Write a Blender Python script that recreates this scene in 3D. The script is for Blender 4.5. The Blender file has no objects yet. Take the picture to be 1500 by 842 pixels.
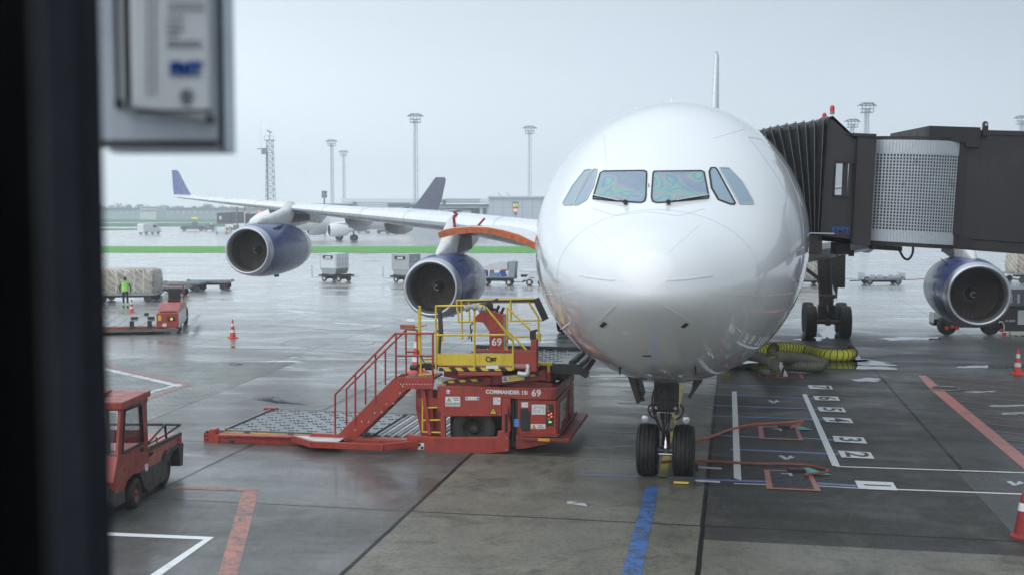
import bpy, bmesh, math, random
from mathutils import Vector, Matrix
from mathutils.bvhtree import BVHTree
from mathutils.geometry import tessellate_polygon
random.seed(7)
PI = math.pi; R = math.radians
sc = bpy.context.scene
col = sc.collection
# ------------------------------------------------------------------ camera
F = 1707.0; PITCH = R(3.8); CAMZ = 5.5
cam_d = bpy.data.cameras.new('camera'); cam = bpy.data.objects.new('camera', cam_d); col.objects.link(cam)
cam_d.sensor_width = 36; cam_d.lens = F/1500*36; cam_d.clip_start = .05; cam_d.clip_end = 6000
cam.location = (0, 0, CAMZ); cam.rotation_euler = (PI/2-PITCH, 0, 0)
cam_d.dof.use_dof = True; cam_d.dof.focus_distance = 24.0; cam_d.dof.aperture_fstop = 2.0
sc.camera = cam
CO = Vector((0, 0, CAMZ))
def ray(px, py):
    x = (px-750)/F; y = (421-py)/F
    return Vector((x, math.cos(PITCH)+y*math.sin(PITCH), -math.sin(PITCH)+y*math.cos(PITCH)))
def G(px, py, z=0.0):
    d = ray(px, py); t = (z-CAMZ)/d.z
    return CO+d*t
def P(px, py, Y):
    d = ray(px, py); return CO+d*(Y/d.y)
class Fr:
    """A local frame: origin o on the ground, rotated rz about z."""
    def __init__(s, o, rz):
        s.m = Matrix.Translation(o) @ Matrix.Rotation(rz, 4, 'Z'); s.i = s.m.inverted(); s.o = Vector(o); s.rz = rz
    def on(s, px, py, y=0.0):      # point of the plane local y = const seen at that place of the photo
        o = s.i @ CO; d = s.i.to_3x3() @ ray(px, py); return o+d*((y-o.y)/d.y)
    def onx(s, px, py, x):
        o = s.i @ CO; d = s.i.to_3x3() @ ray(px, py); return o+d*((x-o.x)/d.x)
    def onz(s, px, py, z=0.0):
        return s.i @ G(px, py, z)
    def g(s, px, py): return s.i @ G(px, py)
# ------------------------------------------------------------------ mesh builder
class MB:
    def __init__(s): s.bm = bmesh.new()
    def poly(s, pts, mi=0):
        vs = [s.bm.verts.new(p) for p in pts]
        try:
            f = s.bm.faces.new(vs); f.material_index = mi; return f
        except ValueError: return None
    def box(s, a, b, mi=0, m=None):
        x0, x1 = sorted((a[0], b[0])); y0, y1 = sorted((a[1], b[1])); z0, z1 = sorted((a[2], b[2]))
        c = [Vector((x, y, z)) for z in (z0, z1) for y in (y0, y1) for x in (x0, x1)]
        if m is not None: c = [m @ p for p in c]
        v = [s.bm.verts.new(p) for p in c]
        for q in ((0,2,3,1),(4,5,7,6),(0,1,5,4),(2,6,7,3),(0,4,6,2),(1,3,7,5)):
            s.bm.faces.new([v[i] for i in q]).material_index = mi
        return s
    def cbox(s, c, d, mi=0, m=None):
        c = Vector(c); d = Vector(d)/2; return s.box(c-d, c+d, mi, m)
    def rings(s, rr, mi=0, closed=True, cap=True):
        L = [[s.bm.verts.new(p) for p in r] for r in rr]
        n = len(L[0])
        for a, b in zip(L, L[1:]):
            for i in range(n if closed else n-1):
                j = (i+1) % n
                try: s.bm.faces.new((a[i], a[j], b[j], b[i])).material_index = mi
                except ValueError: pass
        if cap and closed:
            for r in (L[0][::-1], L[-1]):
                try: s.bm.faces.new(r).material_index = mi
                except ValueError: pass
        return s
    def cyl(s, p0, p1, r0, r1=None, n=16, mi=0, cap=True):
        p0 = Vector(p0); p1 = Vector(p1); r1 = r0 if r1 is None else r1
        q = (p1-p0).to_track_quat('Z', 'Y')
        rr = [[p+q @ Vector((r*math.cos(2*PI*i/n), r*math.sin(2*PI*i/n), 0)) for i in range(n)] for p, r in ((p0, r0), (p1, r1))]
        return s.rings(rr, mi, True, cap)
    def bar(s, p0, p1, w, h=None, mi=0):
        p0 = Vector(p0); p1 = Vector(p1); h = h or w
        q = (p1-p0).to_track_quat('Z', 'Y')
        if abs((p1-p0).normalized().z) < .99:
            d = (p1-p0).normalized(); side = d.cross(Vector((0, 0, 1))).normalized(); up = side.cross(d)
            rr = [[p+side*a*w/2+up*b*h/2 for a, b in ((-1,-1),(1,-1),(1,1),(-1,1))] for p in (p0, p1)]
        else:
            rr = [[p+Vector((a*w/2, b*h/2, 0)) for a, b in ((-1,-1),(1,-1),(1,1),(-1,1))] for p in (p0, p1)]
        return s.rings(rr, mi)
    def tube(s, pts, r, n=10, mi=0, closed=False):
        pts = [Vector(p) for p in pts]; rr = []
        up = None
        for i, p in enumerate(pts):
            a = pts[max(i-1, 0)]; b = pts[min(i+1, len(pts)-1)]
            d = (b-a).normalized()
            if up is None:
                up = Vector((0, 0, 1)) if abs(d.z) < .9 else Vector((1, 0, 0))
            sd = d.cross(up).normalized(); up = sd.cross(d).normalized()
            ri = r(i) if callable(r) else r
            rr.append([p+sd*ri*math.cos(2*PI*k/n)+up*ri*math.sin(2*PI*k/n) for k in range(n)])
        return s.rings(rr, mi)
    def lathe(s, prof, org, axis='y', n=32, mi=0, cap=False, mf=None):
        """prof: list of (t along axis, radius)."""
        rr = []
        for t, r in prof:
            ring = []
            for i in range(n):
                a = 2*PI*i/n; c, q = r*math.cos(a), r*math.sin(a)
                v = {'y': (c, t, q), 'x': (t, c, q), 'z': (c, q, t)}[axis]
                ring.append(Vector(org)+Vector(v))
            rr.append(ring)
        return s.rings(rr, mi, True, cap)
    def prism(s, pts, vec, mi=0, mside=None):
        """planar outline (list of 3D points) extruded along vec; concave outlines allowed."""
        pts = [Vector(p) for p in pts]; vec = Vector(vec)
        a = [s.bm.verts.new(p) for p in pts]; b = [s.bm.verts.new(p+vec) for p in pts]
        ms = mi if mside is None else mside
        tris = tessellate_polygon([pts])
        if len(pts) <= 4:
            s.bm.faces.new(a[::-1]).material_index = mi; s.bm.faces.new(b).material_index = mi
        else:
            for t in tris:
                for L in (a, b):
                    try: s.bm.faces.new([L[i] for i in t]).material_index = mi
                    except ValueError: pass
        n = len(pts)
        for i in range(n):
            j = (i+1) % n; s.bm.faces.new((a[i], a[j], b[j], b[i])).material_index = ms
        return s
    def loft(s, secs, mi=0):
        return s.rings(secs, mi)
    def tor(s, c, Rm, r, axis='y', n=32, k=10, mi=0, a0=0, a1=2*PI):
        pts = []
        full = abs(a1-a0-2*PI) < 1e-4
        for i in range(n+1):
            a = a0+(a1-a0)*i/n; u, v = Rm*math.cos(a), Rm*math.sin(a)
            pts.append(Vector(c)+Vector({'y': (u, 0, v), 'x': (0, u, v), 'z': (u, v, 0)}[axis]))
        return s.tube(pts, r, k, mi)
    def text(s, txt, size, m, mi=0, depth=.004, bold=0.0, sx=1.0):
        cu = bpy.data.curves.new('t', 'FONT'); cu.body = txt; cu.size = size; cu.extrude = depth; cu.offset = bold
        cu.align_x = 'CENTER'; cu.align_y = 'CENTER'; cu.resolution_u = 3
        ob = bpy.data.objects.new('t', cu); col.objects.link(ob)
        dg = bpy.context.evaluated_depsgraph_get(); me = bpy.data.meshes.new_from_object(ob.evaluated_get(dg))
        base = len(s.bm.verts)
        vs = [s.bm.verts.new(m @ Vector((v.co.x*sx, v.co.y, v.co.z))) for v in me.vertices]
        for p in me.polygons:
            try: s.bm.faces.new([vs[i] for i in p.vertices]).material_index = mi
            except ValueError: pass
        bpy.data.objects.remove(ob); bpy.data.curves.remove(cu); bpy.data.meshes.remove(me)
        return s
    def build(s, name, mats, parent=None, smooth=False, bevel=0.0, bseg=2, fix=True, angle=40):
        if fix: bmesh.ops.recalc_face_normals(s.bm, faces=s.bm.faces[:])
        if smooth:
            for f in s.bm.faces: f.smooth = True
        me = bpy.data.meshes.new(name); s.bm.to_mesh(me); s.bm.free()
        if smooth:
            try: me.set_sharp_from_angle(angle=R(angle))
            except Exception: pass
        if not isinstance(mats, (list, tuple)): mats = [mats]
        for m in mats: me.materials.append(M[m] if isinstance(m, str) else m)
        o = bpy.data.objects.new(name, me); col.objects.link(o)
        if parent is not None: o.parent = parent
        if bevel:
            b = o.modifiers.new('bevel', 'BEVEL'); b.width = bevel; b.segments = bseg; b.limit_method = 'ANGLE'; b.angle_limit = R(50)
            b.harden_normals = False
        return o
def tag(o, label, cat, group=None, kind=None):
    if label: o['label'] = label
    if cat: o['category'] = cat
    if group: o['group'] = group
    if kind: o['kind'] = kind
    return o
def thing(name, label, cat, fr=None, group=None, loc=None, rz=0):
    o = bpy.data.objects.new(name, None); col.objects.link(o); o.empty_display_size = .3
    if fr is not None: o.location = fr.o; o.rotation_euler = (0, 0, fr.rz)
    else: o.location = loc or (0, 0, 0); o.rotation_euler = (0, 0, rz)
    return tag(o, label, cat, group)
def copy_tree(o, parent=None):
    c = o.copy(); col.objects.link(c)
    if parent is not None: c.parent = parent
    for ch in [x for x in bpy.data.objects if x.parent == o]: copy_tree(ch, c)
    return c
def lerp(a, b, t): return a+(b-a)*t
def curve(tab, x):      # smooth monotone-ish interpolation in a table of (x, y)
    n = len(tab)
    if x <= tab[0][0]: return tab[0][1]
    if x >= tab[-1][0]: return tab[-1][1]
    for i in range(n-1):
        if x <= tab[i+1][0]: break
    x0, y0 = tab[i]; x1, y1 = tab[i+1]; h = x1-x0
    def sl(k):
        if k <= 0: return (tab[1][1]-tab[0][1])/(tab[1][0]-tab[0][0])
        if k >= n-1: return (tab[-1][1]-tab[-2][1])/(tab[-1][0]-tab[-2][0])
        a = (tab[k][1]-tab[k-1][1])/(tab[k][0]-tab[k-1][0]); b = (tab[k+1][1]-tab[k][1])/(tab[k+1][0]-tab[k][0])
        return 0 if a*b <= 0 else 2*a*b/(a+b)
    m0, m1 = sl(i), sl(i+1); t = (x-x0)/h
    return (2*t**3-3*t*t+1)*y0+(t**3-2*t*t+t)*h*m0+(-2*t**3+3*t*t)*y1+(t**3-t*t)*h*m1
def smooth_path(pts, n=8):
    pts = [Vector(p) for p in pts]; out = []
    for i in range(len(pts)-1):
        p0 = pts[max(i-1, 0)]; p1 = pts[i]; p2 = pts[i+1]; p3 = pts[min(i+2, len(pts)-1)]
        for k in range(n):
            t = k/n
            out.append(.5*((2*p1)+(p2-p0)*t+(2*p0-5*p1+4*p2-p3)*t*t+(3*p1-p0-3*p2+p3)*t**3))
    out.append(pts[-1]); return out
# ------------------------------------------------------------------ materials
M = {}
class NT:
    def __init__(s, name):
        s.mat = bpy.data.materials.new(name); s.mat.use_nodes = True; s.t = s.mat.node_tree; s.n = s.t.nodes; s.l = s.t.links
        s.b = s.n['Principled BSDF']
    def add(s, typ, **kw):
        nd = s.n.new(typ)
        for k, v in kw.items():
            if k.startswith('i_'): nd.inputs[k[2:].replace('_', ' ')].default_value = v
            else: setattr(nd, k, v)
        return nd
    def link(s, a, b): s.l.new(a, b)
    def math(s, op, a, b=None, c=None, clamp=False):
        nd = s.n.new('ShaderNodeMath'); nd.operation = op; nd.use_clamp = clamp
        for i, v in enumerate((a, b, c)):
            if v is None: continue
            if isinstance(v, (int, float)): nd.inputs[i].default_value = v
            else: s.l.new(v, nd.inputs[i])
        return nd.outputs[0]
    def noise(s, scale, detail=4, rough=.55, vec=None, dist=0.0):
        nd = s.n.new('ShaderNodeTexNoise'); nd.inputs['Scale'].default_value = scale; nd.inputs['Detail'].default_value = detail
        nd.inputs['Roughness'].default_value = rough; nd.inputs['Distortion'].default_value = dist
        s.l.new(vec if vec is not None else s.co(), nd.inputs['Vector']); return nd.outputs['Fac']
    def co(s):
        if not hasattr(s, '_co'): s._co = s.n.new('ShaderNodeTexCoord').outputs['Object']
        return s._co
    def ramp(s, v, lo, hi, a=0.0, b=1.0):
        nd = s.n.new('ShaderNodeMapRange'); nd.inputs[1].default_value = lo; nd.inputs[2].default_value = hi
        nd.inputs[3].default_value = a; nd.inputs[4].default_value = b; nd.clamp = True
        s.l.new(v, nd.inputs[0]); return nd.outputs[0]
    def mix(s, f, a, b, typ='MIX'):
        nd = s.n.new('ShaderNodeMix'); nd.data_type = 'RGBA'; nd.blend_type = typ
        for idx, v in ((0, f), (6, a), (7, b)):
            if isinstance(v, (int, float)): nd.inputs[idx].default_value = v
            elif isinstance(v, (tuple, list)): nd.inputs[idx].default_value = (*v[:3], 1)
            else: s.l.new(v, nd.inputs[idx])
        return nd.outputs[2]
    def set(s, k, v):
        if isinstance(v, (int, float)): s.b.inputs[k].default_value = v
        elif isinstance(v, (tuple, list)): s.b.inputs[k].default_value = (*v[:3], 1)
        else: s.l.new(v, s.b.inputs[k])
    def bump(s, h, strength=.3, dist=.01):
        nd = s.n.new('ShaderNodeBump'); nd.inputs['Strength'].default_value = strength; nd.inputs['Distance'].default_value = dist
        s.l.new(h, nd.inputs['Height']); s.l.new(nd.outputs[0], s.b.inputs['Normal'])
def mat(name, c, rough=.5, metal=0.0, var=.25, scale=3.0, dirt=0.0, dirtc=(.05, .045, .04), coat=0.0, rvar=.15, bump=0.0, spec=None, dscale=1.3, emit=None, estr=1, streak=0.0):
    t = NT(name)
    f = t.noise(scale, 5, .6)
    v = t.mix(t.ramp(f, .3, .7), tuple(x*(1-var) for x in c), tuple(min(1, x*(1+var*.6)) for x in c))
    if dirt:
        g = t.noise(dscale, 8, .72, dist=.4)
        k = t.ramp(g, .62-.25*dirt, .85-.15*dirt, 0, min(1, .35+dirt*.6))
        v = t.mix(k, v, dirtc)
    if streak:
        mp = t.add('ShaderNodeMapping'); mp.inputs['Scale'].default_value = (1, 1, .12); t.link(t.co(), mp.inputs['Vector'])
        sk = t.noise(7, 6, .7, mp.outputs[0]); v = t.mix(t.ramp(sk, .50, .72, 0, streak), v, dirtc)
        ch = t.noise(16, 5, .8); v = t.mix(t.ramp(ch, .66, .69, 0, streak), v, tuple(x*.25+.02 for x in c))
        fd = t.noise(.9, 3, .6); v = t.mix(t.ramp(fd, .5, .75, 0, streak*.5), v, tuple(x*.8+.05 for x in c))
    t.set('Base Color', v)
    rr = t.noise(scale*1.7, 5, .6)
    t.set('Roughness', t.ramp(rr, .3, .7, max(.02, rough-rvar), min(1, rough+rvar)))
    t.set('Metallic', metal)
    if spec is not None: t.set('Specular IOR Level', spec)
    if coat: t.set('Coat Weight', coat); t.set('Coat Roughness', .03); t.set('Coat IOR', 1.6 if coat >= 1 else 1.4)
    if bump: t.bump(t.noise(scale*14, 4, .6), bump, .01)
    if emit: t.set('Emission Color', emit); t.set('Emission Strength', estr)
    M[name] = t.mat; return t
mat('aircraft_white', (.775, .795, .81), .22, var=.03, scale=.5, dirt=.0, coat=1.0, rvar=.05)
mat('radome_white', (.77, .79, .81), .2, var=.03, scale=.6, coat=.4, rvar=.05)
mat('wing_white', (.74, .77, .80), .28, var=.06, scale=.6, dirt=.12, dirtc=(.45, .47, .5))
mat('wing_grey', (.42, .44, .46), .35, var=.12, scale=.8, dirt=.3, dirtc=(.2, .19, .18))
mat('pylon_grey', (.62, .63, .63), .32, var=.08, scale=1.2, dirt=.35, dirtc=(.33, .31, .29))
mat('pylon_brown', (.10, .085, .07), .5, var=.3, scale=3, dirt=.4)
mat('panel_line', (.42, .46, .50), .5, var=.05)
mat('bead_white', (.72, .74, .76), .3, var=.05)
mat('seal_black', (.012, .013, .015), .45, var=.2)
mat('nacelle_blue', (.042, .058, .185), .3, var=.12, scale=1.0, coat=.3, dirt=.1, dirtc=(.05, .06, .16), rvar=.06)
mat('winglet_blue', (.33, .36, .62), .3, var=.06, coat=.3)
mat('fin_blue', (.32, .35, .50), .3, var=.06, coat=.3)
mat('lip_metal', (.56, .58, .62), .34, metal=.85, var=.06, scale=2, rvar=.06)
mat('bare_metal', (.45, .45, .46), .33, metal=.8, var=.15, scale=4)
mat('duct_dark', (.075, .062, .056), .5, var=.25)
mat('fan_blade', (.17, .14, .13), .38, metal=.4, var=.2, scale=6)
mat('spinner', (.05, .045, .042), .4, var=.2)
mat('gear_dark', (.048, .040, .036), .5, metal=.25, var=.35, scale=6, dirt=.3)
mat('gear_grey', (.26, .26, .27), .4, metal=.4, var=.25, scale=6, dirt=.35)
mat('chrome', (.75, .75, .76), .15, metal=1, var=.05)
mat('lamp_glass', (.6, .63, .66), .12, var=.05, metal=.3)
mat('puddle_water', (.02, .021, .022), .03, var=.1, rvar=.01)
M['puddle_water'].node_tree.nodes['Principled BSDF'].inputs['IOR'].default_value = 1.75
mat('tyre', (.014, .0125, .012), .6, var=.3, scale=5, dirt=.2, dirtc=(.06, .055, .05))
mat('tyre_worn', (.035, .033, .032), .7, var=.3, scale=5, dirt=.4, dirtc=(.09, .085, .08))
mat('loader_red', (.36, .046, .030), .36, var=.14, scale=1.6, dirt=.38, dirtc=(.10, .022, .017), rvar=.16, dscale=1.8, streak=.55)
mat('loader_red_dull', (.27, .036, .024), .5, var=.2, scale=2.5, dirt=.5, dirtc=(.06, .018, .015), streak=.6)
mat('rail_yellow', (.66, .48, .035), .42, var=.14, scale=3, dirt=.3, dirtc=(.22, .15, .03), streak=.45)
mat('black_steel', (.022, .02, .019), .5, var=.35, scale=4, dirt=.3, dirtc=(.07, .06, .055))
mat('deck_metal', (.27, .29, .31), .28, metal=.65, var=.18, scale=1.4, dirt=.3, dirtc=(.16, .16, .17))
mat('roller_metal', (.33, .33, .34), .3, metal=.7, var=.2, scale=2, dirt=.3, dirtc=(.16, .12, .11))
mat('tread_metal', (.62, .62, .61), .4, metal=.3, var=.12, scale=3, dirt=.2, dirtc=(.3, .3, .3), bump=.5)
mat('label_white', (.72, .73, .74), .45, var=.05)
mat('label_yellow', (.72, .52, .04), .45, var=.05)
mat('label_orange', (.75, .35, .03), .45, var=.05)
mat('label_blue', (.10, .25, .62), .45, var=.05)
mat('ink_black', (.02, .02, .02), .5, var=.1)
mat('ink_grey', (.25, .27, .3), .5, var=.1)
mat('text_white', (.74, .74, .74), .45, var=.06)
mat('text_dark_red', (.12, .03, .03), .5, var=.1)
mat('led_red', (.6, .03, .02), .4, emit=(1, .08, .03), estr=2.2)
mat('led_green', (.1, .5, .1), .4, emit=(.3, 1, .2), estr=1.0)
mat('cloth_grey', (.33, .34, .33), .8, var=.25, scale=12)
mat('bristle', (.45, .18, .10), .8, var=.3, scale=30)
mat('bellows_black', (.015, .0165, .020), .55, var=.3, scale=2, dirt=.2, dirtc=(.05, .05, .055), bump=.1)
mat('bridge_dark', (.026, .021, .023), .45, var=.12, scale=1, dirt=.25, dirtc=(.05, .043, .043), streak=.35)
mat('bridge_trim', (.016, .013, .015), .5, var=.15)
mat('lattice_metal', (.45, .49, .53), .35, metal=.25, var=.1, scale=2, dirt=.1, dirtc=(.35, .37, .4))
mat('lattice_inside', (.03, .032, .035), .6, var=.2)
mat('bridge_inside_light', (.55, .57, .58), .6, var=.1)
mat('logo_blue', (.015, .09, .36), .4, var=.05)
mat('beacon_red', (.5, .015, .02), .25, var=.1)
mat('cone_red', (.62, .055, .03), .45, var=.1, scale=8, dirt=.3, dirtc=(.25, .04, .03), dscale=6)
mat('cone_white', (.66, .68, .70), .4, var=.12, scale=8)
mat('cone_dark', (.26, .018, .018), .5, var=.15, scale=8, dirt=.3, dirtc=(.1, .015, .015), dscale=6)
mat('tug_red', (.30, .045, .032), .38, var=.15, scale=1.6, dirt=.35, dirtc=(.10, .025, .02), streak=.5)
mat('tug_pink', (.46, .14, .12), .42, var=.12, scale=1.6, dirt=.3, dirtc=(.2, .05, .045))
mat('tug_dark', (.050, .047, .047), .5, var=.25, scale=3, dirt=.3)
mat('rim_red', (.20, .05, .035), .5, var=.25, scale=6, dirt=.5)
mat('rim_white', (.62, .62, .62), .45, var=.1)
mat('hose_yellow', (.80, .80, .07), .5, var=.12, scale=3, dirt=.2, dirtc=(.25, .22, .04))
mat('hose_ring', (.03, .03, .022), .6, var=.2)
mat('hose_ridge', (.21, .205, .165), .55, var=.15)
mat('hose_grey', (.13, .125, .095), .6, var=.2, scale=3, dirt=.3, dirtc=(.1, .09, .07))
mat('hose_olive', (.16, .135, .03), .6, var=.25, scale=4, dirt=.3)
mat('cable_red', (.55, .13, .07), .5, var=.15, scale=4)
mat('cable_brown', (.24, .075, .05), .5, var=.15, scale=4)
mat('pit_lid', (.065, .068, .075), .4, metal=.4, var=.25, scale=6, bump=.4)
mat('orange_paint_thing', (.58, .13, .03), .45, var=.2, scale=3, dirt=.4, dirtc=(.25, .05, .02), dscale=5)
mat('strut_red', (.28, .03, .03), .4)
mat('container_white', (.66, .69, .71), .4, var=.08, scale=1.5, dirt=.2, dirtc=(.4, .42, .43))
mat('container_grey', (.42, .44, .45), .4, metal=.2, var=.1, scale=1.5, dirt=.25, dirtc=(.25, .26, .27))
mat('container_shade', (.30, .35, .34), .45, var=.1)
mat('canvas_grey', (.55, .58, .60), .7, var=.1, scale=2)
mat('canvas_blue_grey', (.27, .31, .36), .7, var=.15, scale=2)
mat('bag_blue', (.06, .33, .62), .6, var=.25, scale=6)
mat('bag_navy', (.06, .10, .42), .6, var=.25, scale=6)
mat('bag_orange', (.62, .18, .05), .6, var=.25, scale=6)
mat('dolly_metal', (.28, .30, .31), .4, metal=.5, var=.2, scale=3, dirt=.4, dirtc=(.13, .11, .1))
mat('wood', (.30, .17, .09), .7, var=.25, scale=5)
mat('skin', (.45, .26, .18), .55, var=.06)
mat('skin_dark', (.09, .055, .04), .55, var=.06)
mat('shirt_white', (.82, .84, .86), .7, var=.05)
mat('trouser_dark', (.022, .024, .032), .8, var=.2)
mat('hivis', (.32, .75, .10), .6, var=.1, emit=None)
mat('reflective', (.55, .6, .55), .35, var=.05)
mat('hair_dark', (.012, .011, .010), .6, var=.2)
mat('steel_pale', (.42, .48, .53), .5, metal=.2, var=.1)
mat('steel_dark', (.13, .17, .21), .5, var=.1)
mat('far_wall', (.52, .57, .62), .5, var=.05)
mat('far_white', (.66, .70, .73), .5, var=.05)
mat('far_dark', (.12, .15, .18), .5, var=.15)
mat('far_window', (.10, .14, .18), .12, var=.1)
mat('far_bridge', (.060, .066, .085), .5, var=.15)
mat('sign_yellow', (.7, .55, .1), .5, emit=(1, .75, .2), estr=.35)
mat('sign_orange', (.8, .3, .1), .5, emit=(1, .35, .15), estr=1.2)
mat('van_white', (.72, .74, .75), .3, var=.05, coat=.3)
mat('glass_dark', (.03, .04, .05), .06, var=.1, rvar=.02)
mat('bark', (.05, .04, .035), .8, var=.3)
mat('leaves_far', (.045, .075, .05), .7, var=.5, scale=.4)
mat('tail_purple', (.12, .12, .20), .35, var=.25, scale=.25)
mat('box_grey', (.16, .18, .20), .45, var=.12, scale=4)
mat('box_plate', (.80, .84, .88), .6, metal=.0, var=.1, scale=4)
mat('box_edge', (.60, .67, .75), .6, metal=.0, var=.12, scale=5)
mat('smudge', (.17, .19, .21), .5, var=.1)
mat('frame_black', (.0015, .0015, .0018), .9, var=.3, spec=.05)
mat('frame_slate', (.020, .023, .031), .85, var=.2, scale=5, spec=.1)
mat('manhole', (.05, .05, .05), .5, metal=.4, var=.3, scale=9)
# cargo net load: tan packages behind a diamond net
t = NT('netted_cargo')
v = t.add('ShaderNodeTexVoronoi', i_Scale=2.6); t.link(t.co(), v.inputs['Vector'])
n1 = t.noise(1.2, 5, .6)
c1 = t.mix(t.ramp(n1, .35, .65), (.22, .165, .10), (.50, .46, .38))
c1 = t.mix(t.ramp(v.outputs['Distance'], .0, .35, .55, 0), c1, (.10, .08, .06))
mp = t.add('ShaderNodeMapping'); mp.inputs['Rotation'].default_value = (R(30), R(40), R(45)); t.link(t.co(), mp.inputs['Vector'])
w1 = t.add('ShaderNodeTexWave', i_Scale=1.1); w1.inputs['Distortion'].default_value = 1.5; t.link(mp.outputs[0], w1.inputs['Vector'])
mp2 = t.add('ShaderNodeMapping'); mp2.inputs['Rotation'].default_value = (R(-30), R(-40), R(-45)); t.link(t.co(), mp2.inputs['Vector'])
w2 = t.add('ShaderNodeTexWave', i_Scale=1.1); w2.inputs['Distortion'].default_value = 1.5; t.link(mp2.outputs[0], w2.inputs['Vector'])
ww = t.math('MAXIMUM', w1.outputs['Fac'], w2.outputs['Fac'])
c1 = t.mix(t.ramp(ww, .93, .97), c1, (.62, .60, .55))
t.set('Base Color', c1); t.set('Roughness', .6); t.bump(v.outputs['Distance'], .5, .1); M['netted_cargo'] = t.mat
# hazard stripes
def stripes(name, period, a, b, ang=R(45)):
    t = NT(name); mp = t.add('ShaderNodeMapping'); mp.inputs['Rotation'].default_value = (0, ang, 0); t.link(t.co(), mp.inputs['Vector'])
    sx = t.add('ShaderNodeSeparateXYZ'); t.link(mp.outputs[0], sx.inputs[0])
    fr = t.math('FRACT', t.math('DIVIDE', sx.outputs[0], period)); k = t.math('GREATER_THAN', fr, .5)
    nz = t.noise(9, 5, .7); cc = t.mix(k, a, b); cc = t.mix(t.ramp(nz, .55, .75, 0, .6), cc, (.05, .04, .03))
    t.set('Base Color', cc); t.set('Roughness', .45); M[name] = t.mat
stripes('hazard', .21, (.015, .014, .013), (.66, .48, .04))
stripes('hazard_small', .12, (.05, .01, .01), (.60, .44, .04))
# windscreens: real depth behind them, stress colours in the pane
def pane(name, tint, alpha, iri):
    t = NT(name)
    if iri:
        n = t.noise(1.7, 1.5, .45, dist=1.2)
        cr = t.add('ShaderNodeValToRGB'); t.link(n, cr.inputs[0]); e = cr.color_ramp.elements
        e[0].position = .25; e[0].color = (.20, .36, .37, 1); e[1].position = .78; e[1].color = (.22, .40, .39, 1)
        for p_, c_ in ((.36, (.19,.28,.40)), (.43, (.24,.30,.44)), (.475, (.36,.30,.38)), (.50, (.20,.48,.34)), (.545, (.16,.26,.47)), (.60, (.18,.46,.36)), (.64, (.40,.28,.38)), (.69, (.17,.25,.46))):
            q = e.new(p_); q.color = (*c_, 1)
        t.set('Base Color', cr.outputs[0])
    else: t.set('Base Color', tint)
    t.set('Roughness', .08); t.set('Coat Weight', 0.5)
    tr = t.add('ShaderNodeBsdfTransparent'); mx = t.add('ShaderNodeMixShader'); mx.inputs[0].default_value = alpha
    t.link(tr.outputs[0], mx.inputs[1]); t.link(t.b.outputs[0], mx.inputs[2]); t.link(mx.outputs[0], t.n['Material Output'].inputs[0])
    M[name] = t.mat
pane('windscreen_pane', (.1, .1, .1), .74, True)
pane('side_pane', (.25, .35, .42), .95, False)
pane('cab_pane', (.03, .04, .045), .28, False)
# ------------------------------------------------------------------ world, sun
YAW = -math.atan(.19)                      # aircraft axis
ex = Vector((math.cos(YAW), math.sin(YAW), 0)); ey = Vector((-math.sin(YAW), math.cos(YAW), 0))
w = bpy.data.worlds.new('World'); sc.world = w; w.use_nodes = True
nt = w.node_tree; bg = nt.nodes['Background']; bg.inputs['Strength'].default_value = .15
sky = nt.nodes.new('ShaderNodeTexSky'); sky.sky_type = 'NISHITA'; sky.sun_disc = False
SUN_EL, SUN_AZ = R(48), R(205)
sky.sun_elevation = SUN_EL; sky.sun_rotation = SUN_AZ; sky.air_density = 1.0; sky.dust_density = 3.0
tc = nt.nodes.new('ShaderNodeTexCoord'); sep = nt.nodes.new('ShaderNodeSeparateXYZ'); nt.links.new(tc.outputs['Generated'], sep.inputs[0])
def wm(op, a, b=None, c=None, clamp=False):
    nd = nt.nodes.new('ShaderNodeMath'); nd.operation = op; nd.use_clamp = clamp
    for i, v in enumerate((a, b, c)):
        if v is None: continue
        if isinstance(v, (int, float)): nd.inputs[i].default_value = v
        else: nt.links.new(v, nd.inputs[i])
    return nd.outputs[0]
# overcast: brightest low on the left, duller to the upper right; soft cloud structure
gx = wm('MULTIPLY_ADD', sep.outputs[0], -.60, .885)
gr = nt.nodes.new('ShaderNodeValToRGB'); nt.links.new(sep.outputs[2], gr.inputs[0]); ge = gr.color_ramp.elements
ge[0].position = 0; ge[0].color = (1.0, 1.0, 1.0, 1); ge[1].position = 1; ge[1].color = (1.0, 1.0, 1.0, 1)
for p_, v_ in ((.05, .95), (.16, .76), (.28, .66), (.5, .88)): q_ = ge.new(p_); q_.color = (v_, v_, v_, 1)
gz = wm('MULTIPLY', gr.outputs[0], 1.0)
nz = nt.nodes.new('ShaderNodeTexNoise'); nz.inputs['Scale'].default_value = 2.2; nz.inputs['Detail'].default_value = 4; nz.inputs['Distortion'].default_value = .4
mpw = nt.nodes.new('ShaderNodeMapping'); mpw.inputs['Scale'].default_value = (1, 1, 3.0); nt.links.new(tc.outputs['Generated'], mpw.inputs[0]); nt.links.new(mpw.outputs[0], nz.inputs['Vector'])
nn = wm('MULTIPLY_ADD', nz.outputs['Fac'], .24, .88)
lum = wm('MULTIPLY', wm('MULTIPLY', gx, gz), nn)
mc = nt.nodes.new('ShaderNodeMix'); mc.data_type = 'RGBA'; nt.links.new(wm('MULTIPLY_ADD', sep.outputs[0], 1.0, .45, clamp=True), mc.inputs[0])
mc.inputs[6].default_value = (.69, .77, .84, 1); mc.inputs[7].default_value = (.63, .745, .86, 1)
mul = nt.nodes.new('ShaderNodeVectorMath'); mul.operation = 'SCALE'; nt.links.new(mc.outputs[2], mul.inputs[0]); nt.links.new(wm('MULTIPLY', lum, 9.2), mul.inputs['Scale'])
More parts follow.
